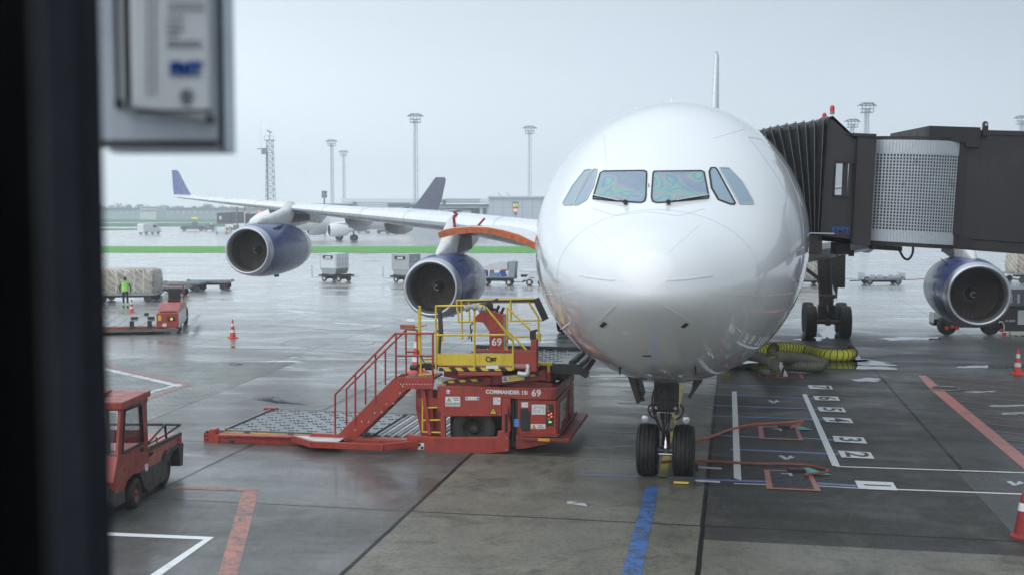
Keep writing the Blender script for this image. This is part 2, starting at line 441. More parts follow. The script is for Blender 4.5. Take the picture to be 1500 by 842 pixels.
mx = nt.nodes.new('ShaderNodeMix'); mx.data_type = 'RGBA'; mx.inputs[0].default_value = .95
nt.links.new(sky.outputs[0], mx.inputs[6]); nt.links.new(mul.outputs[0], mx.inputs[7]); nt.links.new(mx.outputs[2], bg.inputs['Color'])
sd = bpy.data.lights.new('sun', 'SUN'); sd.energy = 1.0; sd.angle = R(90); sd.color = (1, .955, .89)
sun = bpy.data.objects.new('sun', sd); col.objects.link(sun)
# sun behind the camera, high, veiled by cloud
az = SUN_AZ
d = Vector((math.sin(az)*math.cos(SUN_EL), math.cos(az)*math.cos(SUN_EL), math.sin(SUN_EL)))
sun.rotation_euler = d.to_track_quat('Z', 'Y').to_euler()
sc.view_settings.view_transform = 'Standard'; sc.view_settings.look = 'None'; sc.view_settings.exposure = 0.20; sc.view_settings.gamma = 1
sc.cycles.use_denoising = True
sc.cycles.volume_bounces = 1; sc.cycles.max_bounces = 8; sc.cycles.volume_step_rate = 10
# ------------------------------------------------------------------ ground
AO = G(975, 700); AO = Vector((AO.x, AO.y+.25, 0))        # nose gear contact
A = Fr(AO, YAW)
c0 = A.g(1022, 842); j1 = A.g(780, 757)
U0 = c0.x; V0 = j1.y; SL = 5.3
def ground_mat():
    t = NT('apron_concrete')
    geo = t.add('ShaderNodeNewGeometry').outputs['Position']
    def dot(vx, off):
        nd = t.add('ShaderNodeVectorMath', operation='DOT_PRODUCT'); t.link(geo, nd.inputs[0]); nd.inputs[1].default_value = vx
        return t.math('SUBTRACT', nd.outputs['Value'], off)
    u = dot(ex, AO.dot(ex)+U0); v = dot(ey, AO.dot(ey)+V0)
    cb = t.add('ShaderNodeCombineXYZ'); t.link(t.math('ADD', u, 2000*SL), cb.inputs[0]); t.link(t.math('ADD', v, 2000*SL), cb.inputs[1])
    # joints between slabs, sealed with dark compound
    def joint(x, wd):
        f = t.math('FRACT', t.math('DIVIDE', t.math('ADD', x, 2000*SL), SL)); dd = t.math('MINIMUM', f, t.math('SUBTRACT', 1.0, f))
        return t.math('LESS_THAN', dd, wd/SL/2)
    wob = t.math('MULTIPLY_ADD', t.noise(1.3, 3, .6, geo), .05, -.025)
    jt = t.math('MAXIMUM', joint(t.math('ADD', u, wob), .085), joint(t.math('ADD', v, wob), .055))
    fu = t.math('FLOOR', t.math('DIVIDE', u, SL)); fv = t.math('FLOOR', t.math('DIVIDE', v, SL))
    ci = t.add('ShaderNodeCombineXYZ'); t.link(fu, ci.inputs[0]); t.link(fv, ci.inputs[1])
    wn = t.add('ShaderNodeTexWhiteNoise', noise_dimensions='2D'); t.link(ci.outputs[0], wn.inputs['Vector'])
    rnd = wn.outputs['Value']
    # stretched coordinates: water is drawn out along the fall of the apron
    st = t.add('ShaderNodeCombineXYZ'); t.link(t.math('MULTIPLY', u, .45), st.inputs[0]); t.link(v, st.inputs[1])
    big = t.noise(.16, 5, .6, st.outputs[0], .6)
    big2 = t.noise(.42, 6, .62, st.outputs[0], .8)
    mid = t.noise(1.4, 6, .65, geo, .3)
    fine = t.noise(28, 3, .7, geo)
    grit = t.noise(90, 2, .8, geo)
    tm = t.add('ShaderNodeCombineXYZ'); t.link(t.math('MULTIPLY', u, 2.4), tm.inputs[0]); t.link(t.math('MULTIPLY', v, .16), tm.inputs[1]); trk = t.noise(1.0, 5, .7, tm.outputs[0], .5)
    base = t.mix(t.ramp(mid, .3, .7), (.042, .043, .043), (.092, .091, .086))
    base = t.mix(t.ramp(trk, .52, .66, 0, .55), base, (.030, .030, .029))
    base = t.mix(t.ramp(rnd, 0, 1, 0, .45), base, (.125, .125, .115))
    # smoother, darker asphalt lane right of the centre joint
    dark = t.math('MULTIPLY', t.math('GREATER_THAN', u, 0.0), t.math('GREATER_THAN', v, A.g(1250, 801).y-V0))
    dark = t.math('MULTIPLY', dark, t.ramp(t.math('ADD', v, t.math('MULTIPLY', t.noise(.12, 5, .6, geo), 14)), 44, 37))
    base = t.mix(t.math('MULTIPLY', dark, .85), base, (.026, .023, .021))
    # mottling, tyre scuffs and patch repairs
    mo = t.noise(3.1, 8, .78, geo, .4); mo2 = t.noise(.7, 7, .75, geo, .9)
    base = t.mix(t.ramp(mo, .42, .62, 0, .55), base, (.022, .021, .020)); base = t.mix(t.ramp(mo2, .50, .68, 0, .5), base, (.135, .135, .125))
    for ang, offs, sc_ in ((.35, 0, 1.0), (-.8, 7.7, .8), (1.2, 3.1, .7)):
        mk = t.add('ShaderNodeMapping'); mk.inputs['Rotation'].default_value = (0, 0, ang); mk.inputs['Location'].default_value = (offs, offs, 0); mk.inputs['Scale'].default_value = (5*sc_, .10*sc_, 1); t.link(geo, mk.inputs['Vector'])
        tk = t.noise(1.0, 4, .65, mk.outputs[0]); base = t.mix(t.ramp(tk, .63, .72, 0, .45), base, (.016, .016, .016))
    s4 = t.noise(7, 5, .8, geo); base = t.mix(t.ramp(s4, .50, .62, 0, .45), base, (.020, .020, .019)); s5 = t.noise(13, 4, .8, geo, .3); base = t.mix(t.ramp(s5, .55, .66, 0, .4), base, (.17, .17, .155))
    # stains and specks
    stn = t.noise(.9, 8, .75, geo, .8)
    base = t.mix(t.ramp(stn, .56, .72, 0, .65), base, (.026, .023, .020))
    sp = t.noise(6, 4, .8, geo); base = t.mix(t.ramp(sp, .68, .72, 0, .8), base, (.018, .016, .014))
    lt = t.noise(.55, 6, .7, geo, .5); rough_zone = t.math('SUBTRACT', 1.0, dark)
    base = t.mix(t.math('MULTIPLY', t.ramp(lt, .52, .68, 0, .55), rough_zone), base, (.19, .19, .175))
    base = t.mix(t.math('MULTIPLY', t.ramp(grit, .35, .7, 0, .5), t.ramp(mid, .2, .8, .3, 1)), base, (.16, .16, .15))
    # the slab column under the nose and the strip before the dark lane are rougher, greenish concrete
    cen = t.math('MULTIPLY', t.math('GREATER_THAN', u, -SL), t.math('LESS_THAN', u, 0.0))
    cen = t.math('MAXIMUM', cen, t.math('MULTIPLY', t.math('GREATER_THAN', u, 0.0), t.math('LESS_THAN', v, A.g(1250, 801).y-V0)))
    nearm = t.ramp(v, 22, 6)
    cen = t.math('MULTIPLY', cen, nearm)
    base = t.mix(t.math('MULTIPLY', cen, t.ramp(lt, .3, .7, .35, .95)), base, (.235, .222, .180))
    base = t.mix(t.math('MULTIPLY', cen, t.ramp(t.noise(11, 5, .8, geo), .50, .60, 0, .6)), base, (.075, .073, .06))
    base = t.mix(t.math('MULTIPLY', cen, t.ramp(t.noise(45, 3, .8, geo), .56, .64, 0, .8)), base, (.03, .029, .025))
    base = t.mix(t.math('MULTIPLY', cen, t.ramp(stn, .50, .70, 0, .7)), base, (.032, .027, .022))
    base = t.mix(jt, base, (.010, .010, .010))
    # far apron: grazing sky sheen painted in as a paler base colour
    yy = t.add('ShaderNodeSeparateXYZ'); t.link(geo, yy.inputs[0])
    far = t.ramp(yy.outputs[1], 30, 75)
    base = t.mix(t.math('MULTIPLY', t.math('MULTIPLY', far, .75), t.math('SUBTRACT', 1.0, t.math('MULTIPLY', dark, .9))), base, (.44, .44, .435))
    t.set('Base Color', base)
    # wetness -> gloss
    damp = t.ramp(big2, .38, .62)
    wet = t.ramp(big, .50, .60)
    ro = t.math('MULTIPLY_ADD', damp, -.22, .42)
    ro = t.math('ADD', ro, t.math('MULTIPLY', t.math('SUBTRACT', fine, .5), .16))
    ro = t.math('ADD', ro, t.math('MULTIPLY', t.math('SUBTRACT', 1.0, t.ramp(v, -6, 16)), .14))
    # puddles: mirror-like; only where the big field is high
    pf = t.noise(.34, 6, .6, st.outputs[0], 1.2)
    pud = t.math('MULTIPLY', t.ramp(pf, .60, .625), t.ramp(big, .40, .50))
    near = t.ramp(v, .5, 8)
    pud = t.math('MULTIPLY', t.math('MULTIPLY', pud, near), t.math('SUBTRACT', 1.0, dark))
    ro = t.mix(pud, ro, (.03, .03, .03)) if False else t.math('MULTIPLY', ro, t.math('MULTIPLY_ADD', pud, -.9, 1.0))
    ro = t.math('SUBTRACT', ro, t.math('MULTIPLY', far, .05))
    ro = t.math('ADD', ro, t.math('MULTIPLY', t.math('MULTIPLY', dark, t.math('SUBTRACT', 1.0, pud)), .14))
    t.set('Roughness', t.math('MAXIMUM', ro, .035)); t.set('IOR', 1.36); t.set('Specular IOR Level', t.math('SUBTRACT', .5, t.math('ADD', t.math('MULTIPLY', dark, .28), t.math('MULTIPLY', cen, .22))))
    hb = t.math('ADD', t.math('MULTIPLY', fine, .5), t.math('MULTIPLY', grit, .5))
    hb = t.math('MULTIPLY', hb, t.math('MULTIPLY_ADD', pud, -1, 1.0)); hb = t.math('MULTIPLY_ADD', jt, -1.5, hb)
    t.bump(hb, .4, .006)
    cw = t.math('MULTIPLY_ADD', damp, .38, .20); cw = t.math('MULTIPLY', cw, t.math('SUBTRACT', 1.0, t.math('MULTIPLY', cen, .95))); cw = t.math('MULTIPLY', cw, t.math('SUBTRACT', 1.0, t.math('MULTIPLY', dark, t.ramp(t.noise(.5, 6, .65, st.outputs[0], .9), .50, .66, .95, .25))))
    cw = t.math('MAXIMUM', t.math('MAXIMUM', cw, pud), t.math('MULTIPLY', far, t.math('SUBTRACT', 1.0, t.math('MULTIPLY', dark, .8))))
    cw = t.math('MULTIPLY', cw, t.math('SUBTRACT', 1.0, jt)); cw = t.math('MULTIPLY', cw, t.ramp(t.noise(5, 6, .75, geo), .25, .6, .55, 1.0))
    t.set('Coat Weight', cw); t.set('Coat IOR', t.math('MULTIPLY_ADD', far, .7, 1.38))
    cr_ = t.math('MULTIPLY_ADD', t.noise(.8, 6, .65, st.outputs[0], .5), .30, .08); cr_ = t.math('SUBTRACT', cr_, t.math('MULTIPLY', damp, .10)); cr_ = t.math('ADD', cr_, t.math('MULTIPLY', t.math('SUBTRACT', fine, .5), .06))
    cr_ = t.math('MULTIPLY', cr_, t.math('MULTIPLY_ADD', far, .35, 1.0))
    t.set('Coat Roughness', t.math('MAXIMUM', t.math('MULTIPLY', cr_, t.math('MULTIPLY_ADD', pud, -.9, 1.0)), .025))
    M['apron_concrete'] = t.mat
ground_mat()
mb = MB()
XS = [-1500, -300, -80, -20, 20, 80, 300, 1500]; YS = [-200, -20, 40, 110, 300, 900, 2600]
gv = [[mb.bm.verts.new((x, y, 0)) for x in XS] for y in YS]
for j in range(len(YS)-1):
    for i in range(len(XS)-1): mb.bm.faces.new((gv[j][i], gv[j][i+1], gv[j+1][i+1], gv[j+1][i]))
tag(mb.build('ground', 'apron_concrete', fix=False), None, None, kind='structure')
def puddle(px0, px1, py0, py1, seed, n=44):
    rs = random.Random(seed); ph = [rs.uniform(0, 6.3) for _ in range(6)]; pts = []
    cx, cy, rx, ry = (px0+px1)/2, (py0+py1)/2, (px1-px0)/2, (py1-py0)/2
    for k in range(n):
        a = 2*PI*k/n; r_ = .78+.16*math.sin(2*a+ph[0])+.12*math.sin(3*a+ph[1])+.10*math.sin(5*a+ph[2])+.07*math.sin(9*a+ph[3])+.05*math.sin(14*a+ph[4])
        pts.append(G(cx+rx*r_*math.cos(a), cy+ry*r_*math.sin(a)))
    mb = MB(); vs = [mb.bm.verts.new((p.x, p.y, .0065)) for p in pts]
    for t3 in tessellate_polygon([[v.co for v in vs]]):
        f = mb.bm.faces.new([vs[i] for i in t3]); f.normal_update()
        if f.normal.z < 0: f.normal_flip()
    return tag(mb.build('puddle', 'puddle_water', fix=False), None, None, kind='structure')
for k, q_ in enumerate([(1170, 1335, 527, 536), (1180, 1320, 533, 542), (1225, 1275, 520, 531), (1090, 1135, 526, 540), (1040, 1110, 536, 543), (1160, 1215, 493, 500), (1195, 1232, 480, 496), (1285, 1380, 492, 499), (1400, 1500, 534, 540), (1440, 1520, 592, 596), (1455, 1520, 603, 607), (1410, 1462, 572, 575),
        (455, 560, 478, 484), (520, 610, 496, 501), (300, 470, 505, 512), (560, 640, 520, 527), (540, 600, 575, 584), (855, 930, 548, 553), (690, 780, 470, 476), (1240, 1300, 553, 559), (1140, 1200, 513, 518)]): puddle(*q_, k)
# ---- paint
def paint(name, c, wear=.35, rough=.38):
    t = NT(name); geo = t.add('ShaderNodeNewGeometry').outputs['Position']
    n = t.math('MULTIPLY_ADD', t.noise(22, 6, .75, geo, .3), .35, t.math('MULTIPLY', t.noise(3.2, 9, .78, geo, .6), .65)); n2 = t.noise(24, 4, .7, geo)
    cc = t.mix(t.ramp(n2, .3, .7), tuple(x*.82 for x in c), c)
    cc = t.mix(t.ramp(n, .585-.12*wear, .64-.10*wear, 0, .9), cc, (.07, .068, .062))
    t.set('Base Color', cc); t.set('Roughness', t.ramp(n2, .3, .7, rough-.1, rough+.1)); t.bump(n2, .2, .004); M[name] = t.mat
paint('paint_white', (.80, .82, .83), .22); paint('paint_blue', (.12, .20, .47), .3)
paint('paint_blue_bright', (.07, .19, .50), .95); paint('paint_orange', (.46, .16, .11), .95)
paint('paint_pink', (.47, .155, .12), .45)
paint('paint_yellow', (.60, .50, .05), .5); paint('paint_teal', (.07, .42, .38), .15); paint('paint_white_worn', (.60, .64, .67), .75)
paint('paint_blue_faint', (.15, .20, .34), .8); paint('paint_orange_thin', (.30, .115, .09), .7)
LV = [0.004]
def strip(name, mt, quads, z=.004):
    mb = MB()
    for k_, q in enumerate(quads):
        vs = [Vector((*G(*p)[:2], z+.0007*(k_ % 5))) for p in q]
        f = mb.poly(vs)
    bmesh.ops.recalc_face_normals(mb.bm, faces=mb.bm.faces[:])
    for f in mb.bm.faces:
        if f.normal.z < 0: f.normal_flip()
    return tag(mb.build(name, mt, fix=False), None, None, kind='structure')
def line(p, q, w):   # a strip of paint of real width w (metres) between two places on the ground
    a = G(*p); b = G(*q); d = (b-a).normalized(); s = Vector((-d.y, d.x, 0))*w/2
    return [a-s, b-s, b+s, a+s]
def lines(name, mt, ls, z=.004):
    mb = MB()
    for k_, l in enumerate(ls):
        if len(l) == 3: pts = line(*l)
        else: pts = l
        f = mb.poly([Vector((p.x, p.y, z+.0005*(k_ % 3))) for p in pts]); f.normal_update()
        if f.normal.z < 0: f.normal_flip()
    return tag(mb.build(name, mt, fix=False), None, None, kind='structure')
# block paving patches
def paver():
    t = NT('block_paving'); geo = t.add('ShaderNodeNewGeometry').outputs['Position']
    mp = t.add('ShaderNodeMapping'); mp.inputs['Rotation'].default_value = (0, 0, -YAW); t.link(geo, mp.inputs['Vector'])
    br = t.add('ShaderNodeTexBrick', i_Scale=1.0); t.link(mp.outputs[0], br.inputs['Vector'])
    br.inputs['Brick Width'].default_value = .22; br.inputs['Row Height'].default_value = .16; br.inputs['Mortar Size'].default_value = .013
    br.inputs['Color1'].default_value = (.12, .135, .115, 1); br.inputs['Color2'].default_value = (.19, .205, .18, 1); br.inputs['Mortar'].default_value = (.03, .03, .028, 1)
    n = t.noise(.8, 6, .7, geo); t.set('Base Color', t.mix(t.ramp(n, .4, .7, 0, .6), br.outputs['Color'], (.06, .06, .06)))
    t.set('Roughness', t.ramp(n, .3, .7, .24, .42)); t.bump(br.outputs['Fac'], -.35, .01); M['block_paving'] = t.mat
paver()
strip('paved_strip', 'block_paving', [[(-60, 527), (434, 530), (276, 592), (60, 680), (-60, 720)]], .004)
M['block_paving_dark'] = M['block_paving'].copy(); M['block_paving_dark'].name = 'block_paving_dark'
for nd_ in M['block_paving_dark'].node_tree.nodes:
    if nd_.type == 'TEX_BRICK': nd_.inputs['Color1'].default_value = (.028, .028, .026, 1); nd_.inputs['Color2'].default_value = (.055, .054, .049, 1)
M['block_paving_dark'].node_tree.nodes['Principled BSDF'].inputs['Specular IOR Level'].default_value = .2
strip('paved_strip', 'block_paving_dark', [[(1402, 692), (1620, 694), (1620, 950), (1478, 775)]], .004)
# grass
def grass(name, a, b):
    t = NT(name); geo = t.add('ShaderNodeNewGeometry').outputs['Position']
    n = t.noise(.25, 5, .7, geo); n2 = t.noise(3, 4, .7, geo)
    t.set('Base Color', t.mix(t.ramp(n2, .3, .7, 0, .35), t.mix(t.ramp(n, .35, .65), a, b), tuple(x*.6 for x in a))); t.set('Roughness', .9); t.set('Specular IOR Level', .15); M[name] = t.mat
grass('grass_near', (.10, .34, .065), (.15, .42, .09)); grass('grass_far', (.05, .17, .085), (.07, .20, .10))
tag(strip('grass', 'grass_near', [[(-900, 370), (850, 371), (850, 361.5), (-900, 361)]], .03), None, None, kind='structure')
tag(strip('grass', 'grass_far', [[(-1500, 332.5), (330, 332.5), (330, 327), (-1500, 327)], [(-1500, 326), (420, 326), (420, 317), (-1500, 317)]], .03), None, None, kind='structure')
strip('grass', 'grass_far', [[(100, 338.6), (212, 337), (212, 335.2), (100, 335.2)]], .03)
# apron markings
BL = [((150, 0), (0, 0))]
def blue(y0, x1, y1, wd, x0=1042, nm='paint_blue'):
    return ((x0, y0), (x1, y1), wd)
# stop lines 7..2, then 1
bl = [((1041, 562), (1186, 567), .12), ((1041, 577), (1192, 583), .13), ((1041, 593), (1199, 599), .13), ((1041, 608.5), (1206, 614), .13),
      ((1041, 636.5), (1112, 640), .14), ((1174, 641), (1222, 644), .14), ((1070, 657.5), (1228, 664.5), .15),
      ((1020, 701.5), (1122, 705), .16), ((1197, 707.5), (1255, 711), .16)]
lines('stop_line', 'paint_blue', bl, .0045)
lines('stop_line', 'paint_blue_faint', [((900, 556), (1030, 561), .1), ((915, 572), (1030, 577), .12), ((905, 590), (1030, 594), .12), ((900, 605), (1030, 609), .12),
      ((880, 632), (1030, 636), .14), ((860, 652), (1030, 657), .12), ((845, 694), (1018, 701), .16)], .0045)
# white bars
strip('lead_in_bar', 'paint_white', [[(1072, 573), (1079, 573), (1086, 703.5), (1075, 700)], [(1175, 577), (1181.5, 577), (1231, 683.5), (1219, 682)]], .0085)
lines('lead_in_bar', 'paint_white', [((1225, 683), (1600, 695.5), .085), ((1310, 716.5), (1600, 727.5), .085), ((1075, 708), (1123, 709.5), .06), ((1199, 711.5), (1260, 715), .06)], .0085)
boxes = [[(1183, 564), (1217, 565), (1220.5, 570.3), (1186, 569.4)], [(1190.5, 580), (1227, 581), (1230.5, 587), (1194.5, 586)], [(1197, 596), (1235, 597.3), (1240, 604), (1200.5, 602.5)],
         [(1204, 611), (1245.5, 613), (1250.5, 620), (1210, 618)], [(1219.5, 638.5), (1265, 641), (1270.5, 650), (1222.5, 647)], [(1227, 660), (1275, 662.5), (1281, 672), (1233, 670)],
         [(1252, 704), (1308, 706.5), (1315, 718.5), (1258, 716)]]
strip('number_plate', 'paint_white', boxes, .013)
mb = MB()
rot = Matrix.Rotation(YAW-PI/2, 4, 'Z')
for ch, b in zip('7654321', boxes):
    cs = [G(*p) for p in b]; c = sum(cs, Vector())/4; hgt = ((cs[1]-cs[0]).length)*.62; wdt = (cs[3]-cs[0]).length
    mb.text(ch, hgt*1.6, Matrix.Translation((c.x, c.y, .0175)) @ rot, depth=.0008, bold=.012, sx=wdt/hgt*(.6 if ch == '1' else 1))
tag(mb.build('stop_number', 'ink_black'), None, None, kind='structure')
# orange pit surrounds, teal leaves, arrows
def pit(o4, i4, zt=.0045):
    q = []
    for k in range(4):
        q.append([o4[k], o4[(k+1) % 4], i4[(k+1) % 4], i4[k]])
    strip('pit_surround', 'paint_pink', q, .013)
PITS = [([(1119, 688), (1186, 689), (1203, 719.5), (1123, 716)], [(1127, 690), (1180.5, 690.7), (1193, 717), (1132, 714)]),
        ([(1110, 624.5), (1168, 624.8), (1177, 645), (1112, 642.7)], [(1117, 626), (1163.5, 626.5), (1170, 643), (1119.5, 641)])]
for o4, i4 in PITS: pit(o4, i4)
PITS.append(([(1109, 546), (1174, 547.5), (1178, 554.5), (1112, 552.7)], [(1113, 547), (1170, 548), (1172.5, 553.6), (1115.5, 552)]))
pit(*PITS[2])
strip('teal_mark', 'paint_teal', [[(1154, 622), (1170, 623.5), (1180, 627), (1192, 630), (1170, 630), (1160, 627)], [(1176, 686), (1184, 685), (1200, 691), (1219, 696), (1195, 696.5), (1184, 692)]], .021)
def arrow(cx, cy, s):
    q = []
    for pts in ([(-22, -12), (-10, -11), (4, 4), (-4, 8)], [(6, -9), (16, -10), (12, 2), (2, 8)], [(12, -4), (24, -3), (16, 4), (8, 5)], [(-12, 6), (10, 5), (6, 12), (-4, 12)], [(-24, -4), (-14, -2), (0, 8), (-10, 4)]):
        q.append([(cx+a*s, cy+b*s*.52) for a, b in pts])
    return q
for k, (cx, cy, s_) in enumerate([(1152, 670, .55), (1133, 588, .42), (1487, 708, .6)]):
    for j, qd in enumerate(arrow(cx, cy, s_)): strip('arrow_mark', 'paint_white_worn', [qd], .009+.0012*j+.0002*k)
# big salmon line right, with hatching
strip('safety_line', 'paint_pink', [[(1345, 549.5), (1356, 549.5), (1540, 700), (1500, 686.5), (1363, 570)]], .0045)
hl = []
for k in range(11):
    x0, y0 = lerp(1356, 1515, (k/11)**1.1), 0
    t_ = (k/11)**1.15; x0 = lerp(1358, 1500, t_); y0 = lerp(550, 668, t_)
    hl.append(((x0, y0), (x0+260, y0+27), .07))
lines('safety_line', 'paint_orange_thin', hl, .0088)
# centre lines
strip('lead_in_line', 'paint_blue_bright', [[(946, 712), (965, 712), (938, 850), (908, 850)]], .0045)
strip('lead_in_line', 'paint_yellow', [[(964, 701), (976, 701), (984, 657), (973, 657)], [(982, 620), (991, 620), (1003, 562), (993, 562)], [(974, 655), (982, 655), (989, 621), (982, 621)]], .0045)
# left side markings
strip('safety_line', 'paint_orange', [[(356, 715.5), (380, 715.5), (346, 850), (317, 850)], [(262, 711), (379, 715.6), (377, 719.5), (250, 715)]], .0045)
strip('bay_line', 'paint_white', [[(60, 775), (312, 786), (305, 790), (60, 780)], [(304, 786), (314, 786), (232, 845), (215, 845)]], .0045)
strip('bay_line', 'paint_orange_thin', [[(150, 531), (280, 563), (275, 566), (150, 535)], [(270, 563), (280, 563), (215, 586), (205, 586)]], .0085)
strip('bay_line', 'paint_white_worn', [[(150, 538), (268, 564), (262, 567), (150, 541.5)], [(258, 562), (267, 563), (205, 580), (196, 580)]], .0088)
# faint orange ring on the far slabs and a white dash
mb = MB(); c = G(481, 502)
for k in range(48):
    if 18 < k < 21: continue
    a0, a1 = 2*PI*k/48, 2*PI*(k+1)/48
    for rr in [(3.0, 3.08)]:
        pts = [c+Vector((math.cos(a)*r_*.62, math.sin(a)*r_*.62, 0)) for a, r_ in ((a0, rr[0]), (a1, rr[0]), (a1, rr[1]), (a0, rr[1]))]
        mb.poly([Vector((p.x, p.y, .0045)) for p in pts])
tag(mb.build('circle_mark', 'paint_orange_thin'), None, None, kind='structure')
strip('scuff_mark', 'paint_white_worn', [[(831, 733), (858, 737), (860, 741), (830, 737)]], .0045)
# yellow apron lines far right/left
lines('taxi_line', 'paint_yellow', [((700, 377), (-300, 381), .25), ((1240, 366), (1800, 378), .2), ((-200, 347), (700, 346), .4)], .0045)
# haze
mb = MB(); mb.box((-1000, -150, -1), (1000, 1300, 60))
t = NT('haze'); t.n.remove(t.b); pv = t.add('ShaderNodeVolumePrincipled'); pv.inputs['Color'].default_value = (.93, .97, 1, 1); pv.inputs['Density'].default_value = .0009; pv.inputs['Anisotropy'].default_value = .2
t.link(pv.outputs[0], t.n['Material Output'].inputs['Volume']); M['haze'] = t.mat
HAZE = tag(mb.build('haze', 'haze'), None, None, kind='stuff')
# ================================================================== AIRLINER
PL = thing('airliner', 'large white four-engined airliner seen nose-on with deep blue engines, parked at the gate', 'aircraft', A)
ZC = 4.90; RF = 2.82; NY = -6.67
top_t = [(0,-.66),(.1,-.28),(.3,-.02),(.8,.27),(1.5,.50),(2.1,.74),(2.95,1.33),(3.6,1.70),(4.5,2.12),(5.5,2.50),(6.5,2.74),(7.5,2.87),(8.6,2.92)]
bot_t = [(0,-.66),(.1,-.87),(.3,-1.03),(.8,-1.34),(1.5,-1.70),(2.5,-2.12),(3.5,-2.41),(5,-2.72),(6.5,-2.87),(8.6,-2.93)]
wid_t = [(0,0),(.1,.38),(.3,.70),(.8,1.13),(1.5,1.54),(2.5,1.98),(3.5,2.30),(5,2.60),(6.5,2.76),(8.6,2.82)]
cen_t = [(0,-.66),(.8,-.60),(2,-.45),(3.5,-.24),(5,-.08),(6.5,0),(8.6,0)]
TM = 8.6
def ser(tab, n=160):
    tt = [(math.sqrt(a/TM), b) for a, b in tab]
    v = [curve(tt, i/n) for i in range(n+1)]
    for _ in range(46):
        v = [v[0]]+[(v[i-1]+2*v[i]+v[i+1])/4 for i in range(1, n)]+[v[-1]]
    return v
NS = 160
Tt, Bb, Ww, Cc = ser(top_t, NS), ser(bot_t, NS), ser(wid_t, NS), ser(cen_t, NS)
def section(y, top, bot, wd, cz, n=112):
    r = []
    for i in range(n):
        a = 2*PI*i/n; c, s_ = math.cos(a), math.sin(a)
        r.append(Vector((wd*s_*.99+.13, y, ZC+cz+((top-cz) if c > 0 else (cz-bot))*c)))
    return r
rr = []
for i in range(0, NS+1, 2):
    if i == 0: rr.append(section(NY-.0, Tt[0]+.012, Bb[0]-.012, .012, Cc[0])); continue
    rr.append(section(NY+TM*(i/NS)**2, Tt[i], Bb[i], Ww[i], Cc[i]))
for t_ in list(range(10, 44, 3)): rr.append(section(NY+t_, RF+.1, -RF-.11, RF, 0))
for t_, tp, bt, wd in ((44, 2.82, -2.8, 2.8), (48, 2.8, -2.3, 2.6), (52, 2.72, -1.5, 2.15), (56, 2.6, -.55, 1.55), (60, 2.3, .45, .9), (63, 1.9, 1.2, .35)):
    rr.append(section(NY+t_, tp, bt, wd, (tp+bt)/2))
mb = MB(); mb.rings(rr)
bmesh.ops.recalc_face_normals(mb.bm, faces=mb.bm.faces[:])
bvh = BVHTree.FromBMesh(mb.bm)
fus = mb.build('fuselage', ['aircraft_white', 'duct_dark'], PL, smooth=True, angle=50)
camL = A.i @ CO; A3 = A.i.to_3x3()
def onF(px, py, off=0.0):
    d_ = (A3 @ ray(px, py)).normalized(); h = bvh.ray_cast(camL, d_)
    if h[0] is None: return None, None
    n = h[1] if h[1].dot(d_) < 0 else -h[1]
    return h[0]+n*off, n
def decal(pxs, off, thick=0.0, sub=4, mats='ink_black', name='decal', parent=PL):
    bm = bmesh.new(); vs = [bm.verts.new((x, y, 0)) for x, y in pxs]; bm.faces.new(vs)
    bmesh.ops.triangulate(bm, faces=bm.faces[:]); bmesh.ops.subdivide_edges(bm, edges=bm.edges[:], cuts=sub, use_grid_fill=True)
    mb = MB(); mp_ = {}
    for v in bm.verts:
        p, n = onF(v.co.x, v.co.y, off)
        if p is None: continue
        mp_[v.index if False else v] = mb.bm.verts.new(p)
    for f in bm.faces:
        try: mb.bm.faces.new([mp_[v] for v in f.verts])
        except Exception: pass
    bm.free()
    return mb.build(name, mats, parent, smooth=True)
def dens(pxs, closed=False, step=3.0):
    out = []; n = len(pxs)
    for i in range(n if closed else n-1):
        a = Vector(pxs[i]); b = Vector(pxs[(i+1) % n]); k = max(1, int((b-a).length/step))
        for j in range(k): out.append(tuple(a+(b-a)*j/k))
    if not closed: out.append(tuple(pxs[-1]))
    return out
def ribbon(mb, pxs, w, off=.006, closed=False, mi=0, h=None):
    """low moulding or seam that follows the skin"""
    pts = []; ns = []
    for p in dens(pxs, closed):
        a, n = onF(p[0], p[1], 0)
        if a is None: continue
        pts.append(a); ns.append(n)
    N = len(pts)
    if N < 2: return
    rr = []
    for i in range(N):
        a = pts[(i-1) % N] if (closed or i > 0) else pts[i]; b = pts[(i+1) % N] if (closed or i < N-1) else pts[i]
        d_ = (b-a).normalized(); s_ = d_.cross(ns[i]).normalized()*w/2; u = ns[i]*off
        rr.append([pts[i]-s_-u*.5, pts[i]-s_+u, pts[i]+s_+u, pts[i]+s_-u*.5])
    if closed: rr.append(rr[0])
    mb.rings(rr, mi, True, not closed)
WL = [(879.6,254),(884.5,251.5),(943,250.8),(947,252.4),(947.3,256),(946.2,289),(944.5,295),(940,297.4),(932,297.2),(869.2,292),(869.4,289)]
WR = [(956.8,254),(958.5,251.8),(1027.5,251),(1031.2,253),(1038,288.5),(1037.5,291),(1010,293.5),(975,297),(962,297.6),(956,295.5),(954.3,289)]
S1R = [(1038.8,252.5),(1041.3,246.8),(1047.7,246.6),(1050.5,250),(1076.4,298),(1075,299.8),(1069.5,299.6),(1052,293),(1042.3,276)]
S2R = [(1053.6,246.6),(1067.6,247),(1087.3,267.4),(1103.4,296.2),(1103,299.2),(1082.8,299.2)]
S1L = [(874.8,249.4),(871.5,248.4),(868,250.5),(841.3,298),(842.3,301),(847.5,300.2),(859.5,293),(869.3,273)]
S2L = [(865.6,249),(856.8,250),(839,273),(824.8,298.2),(826.5,300.6),(839,300.6)]
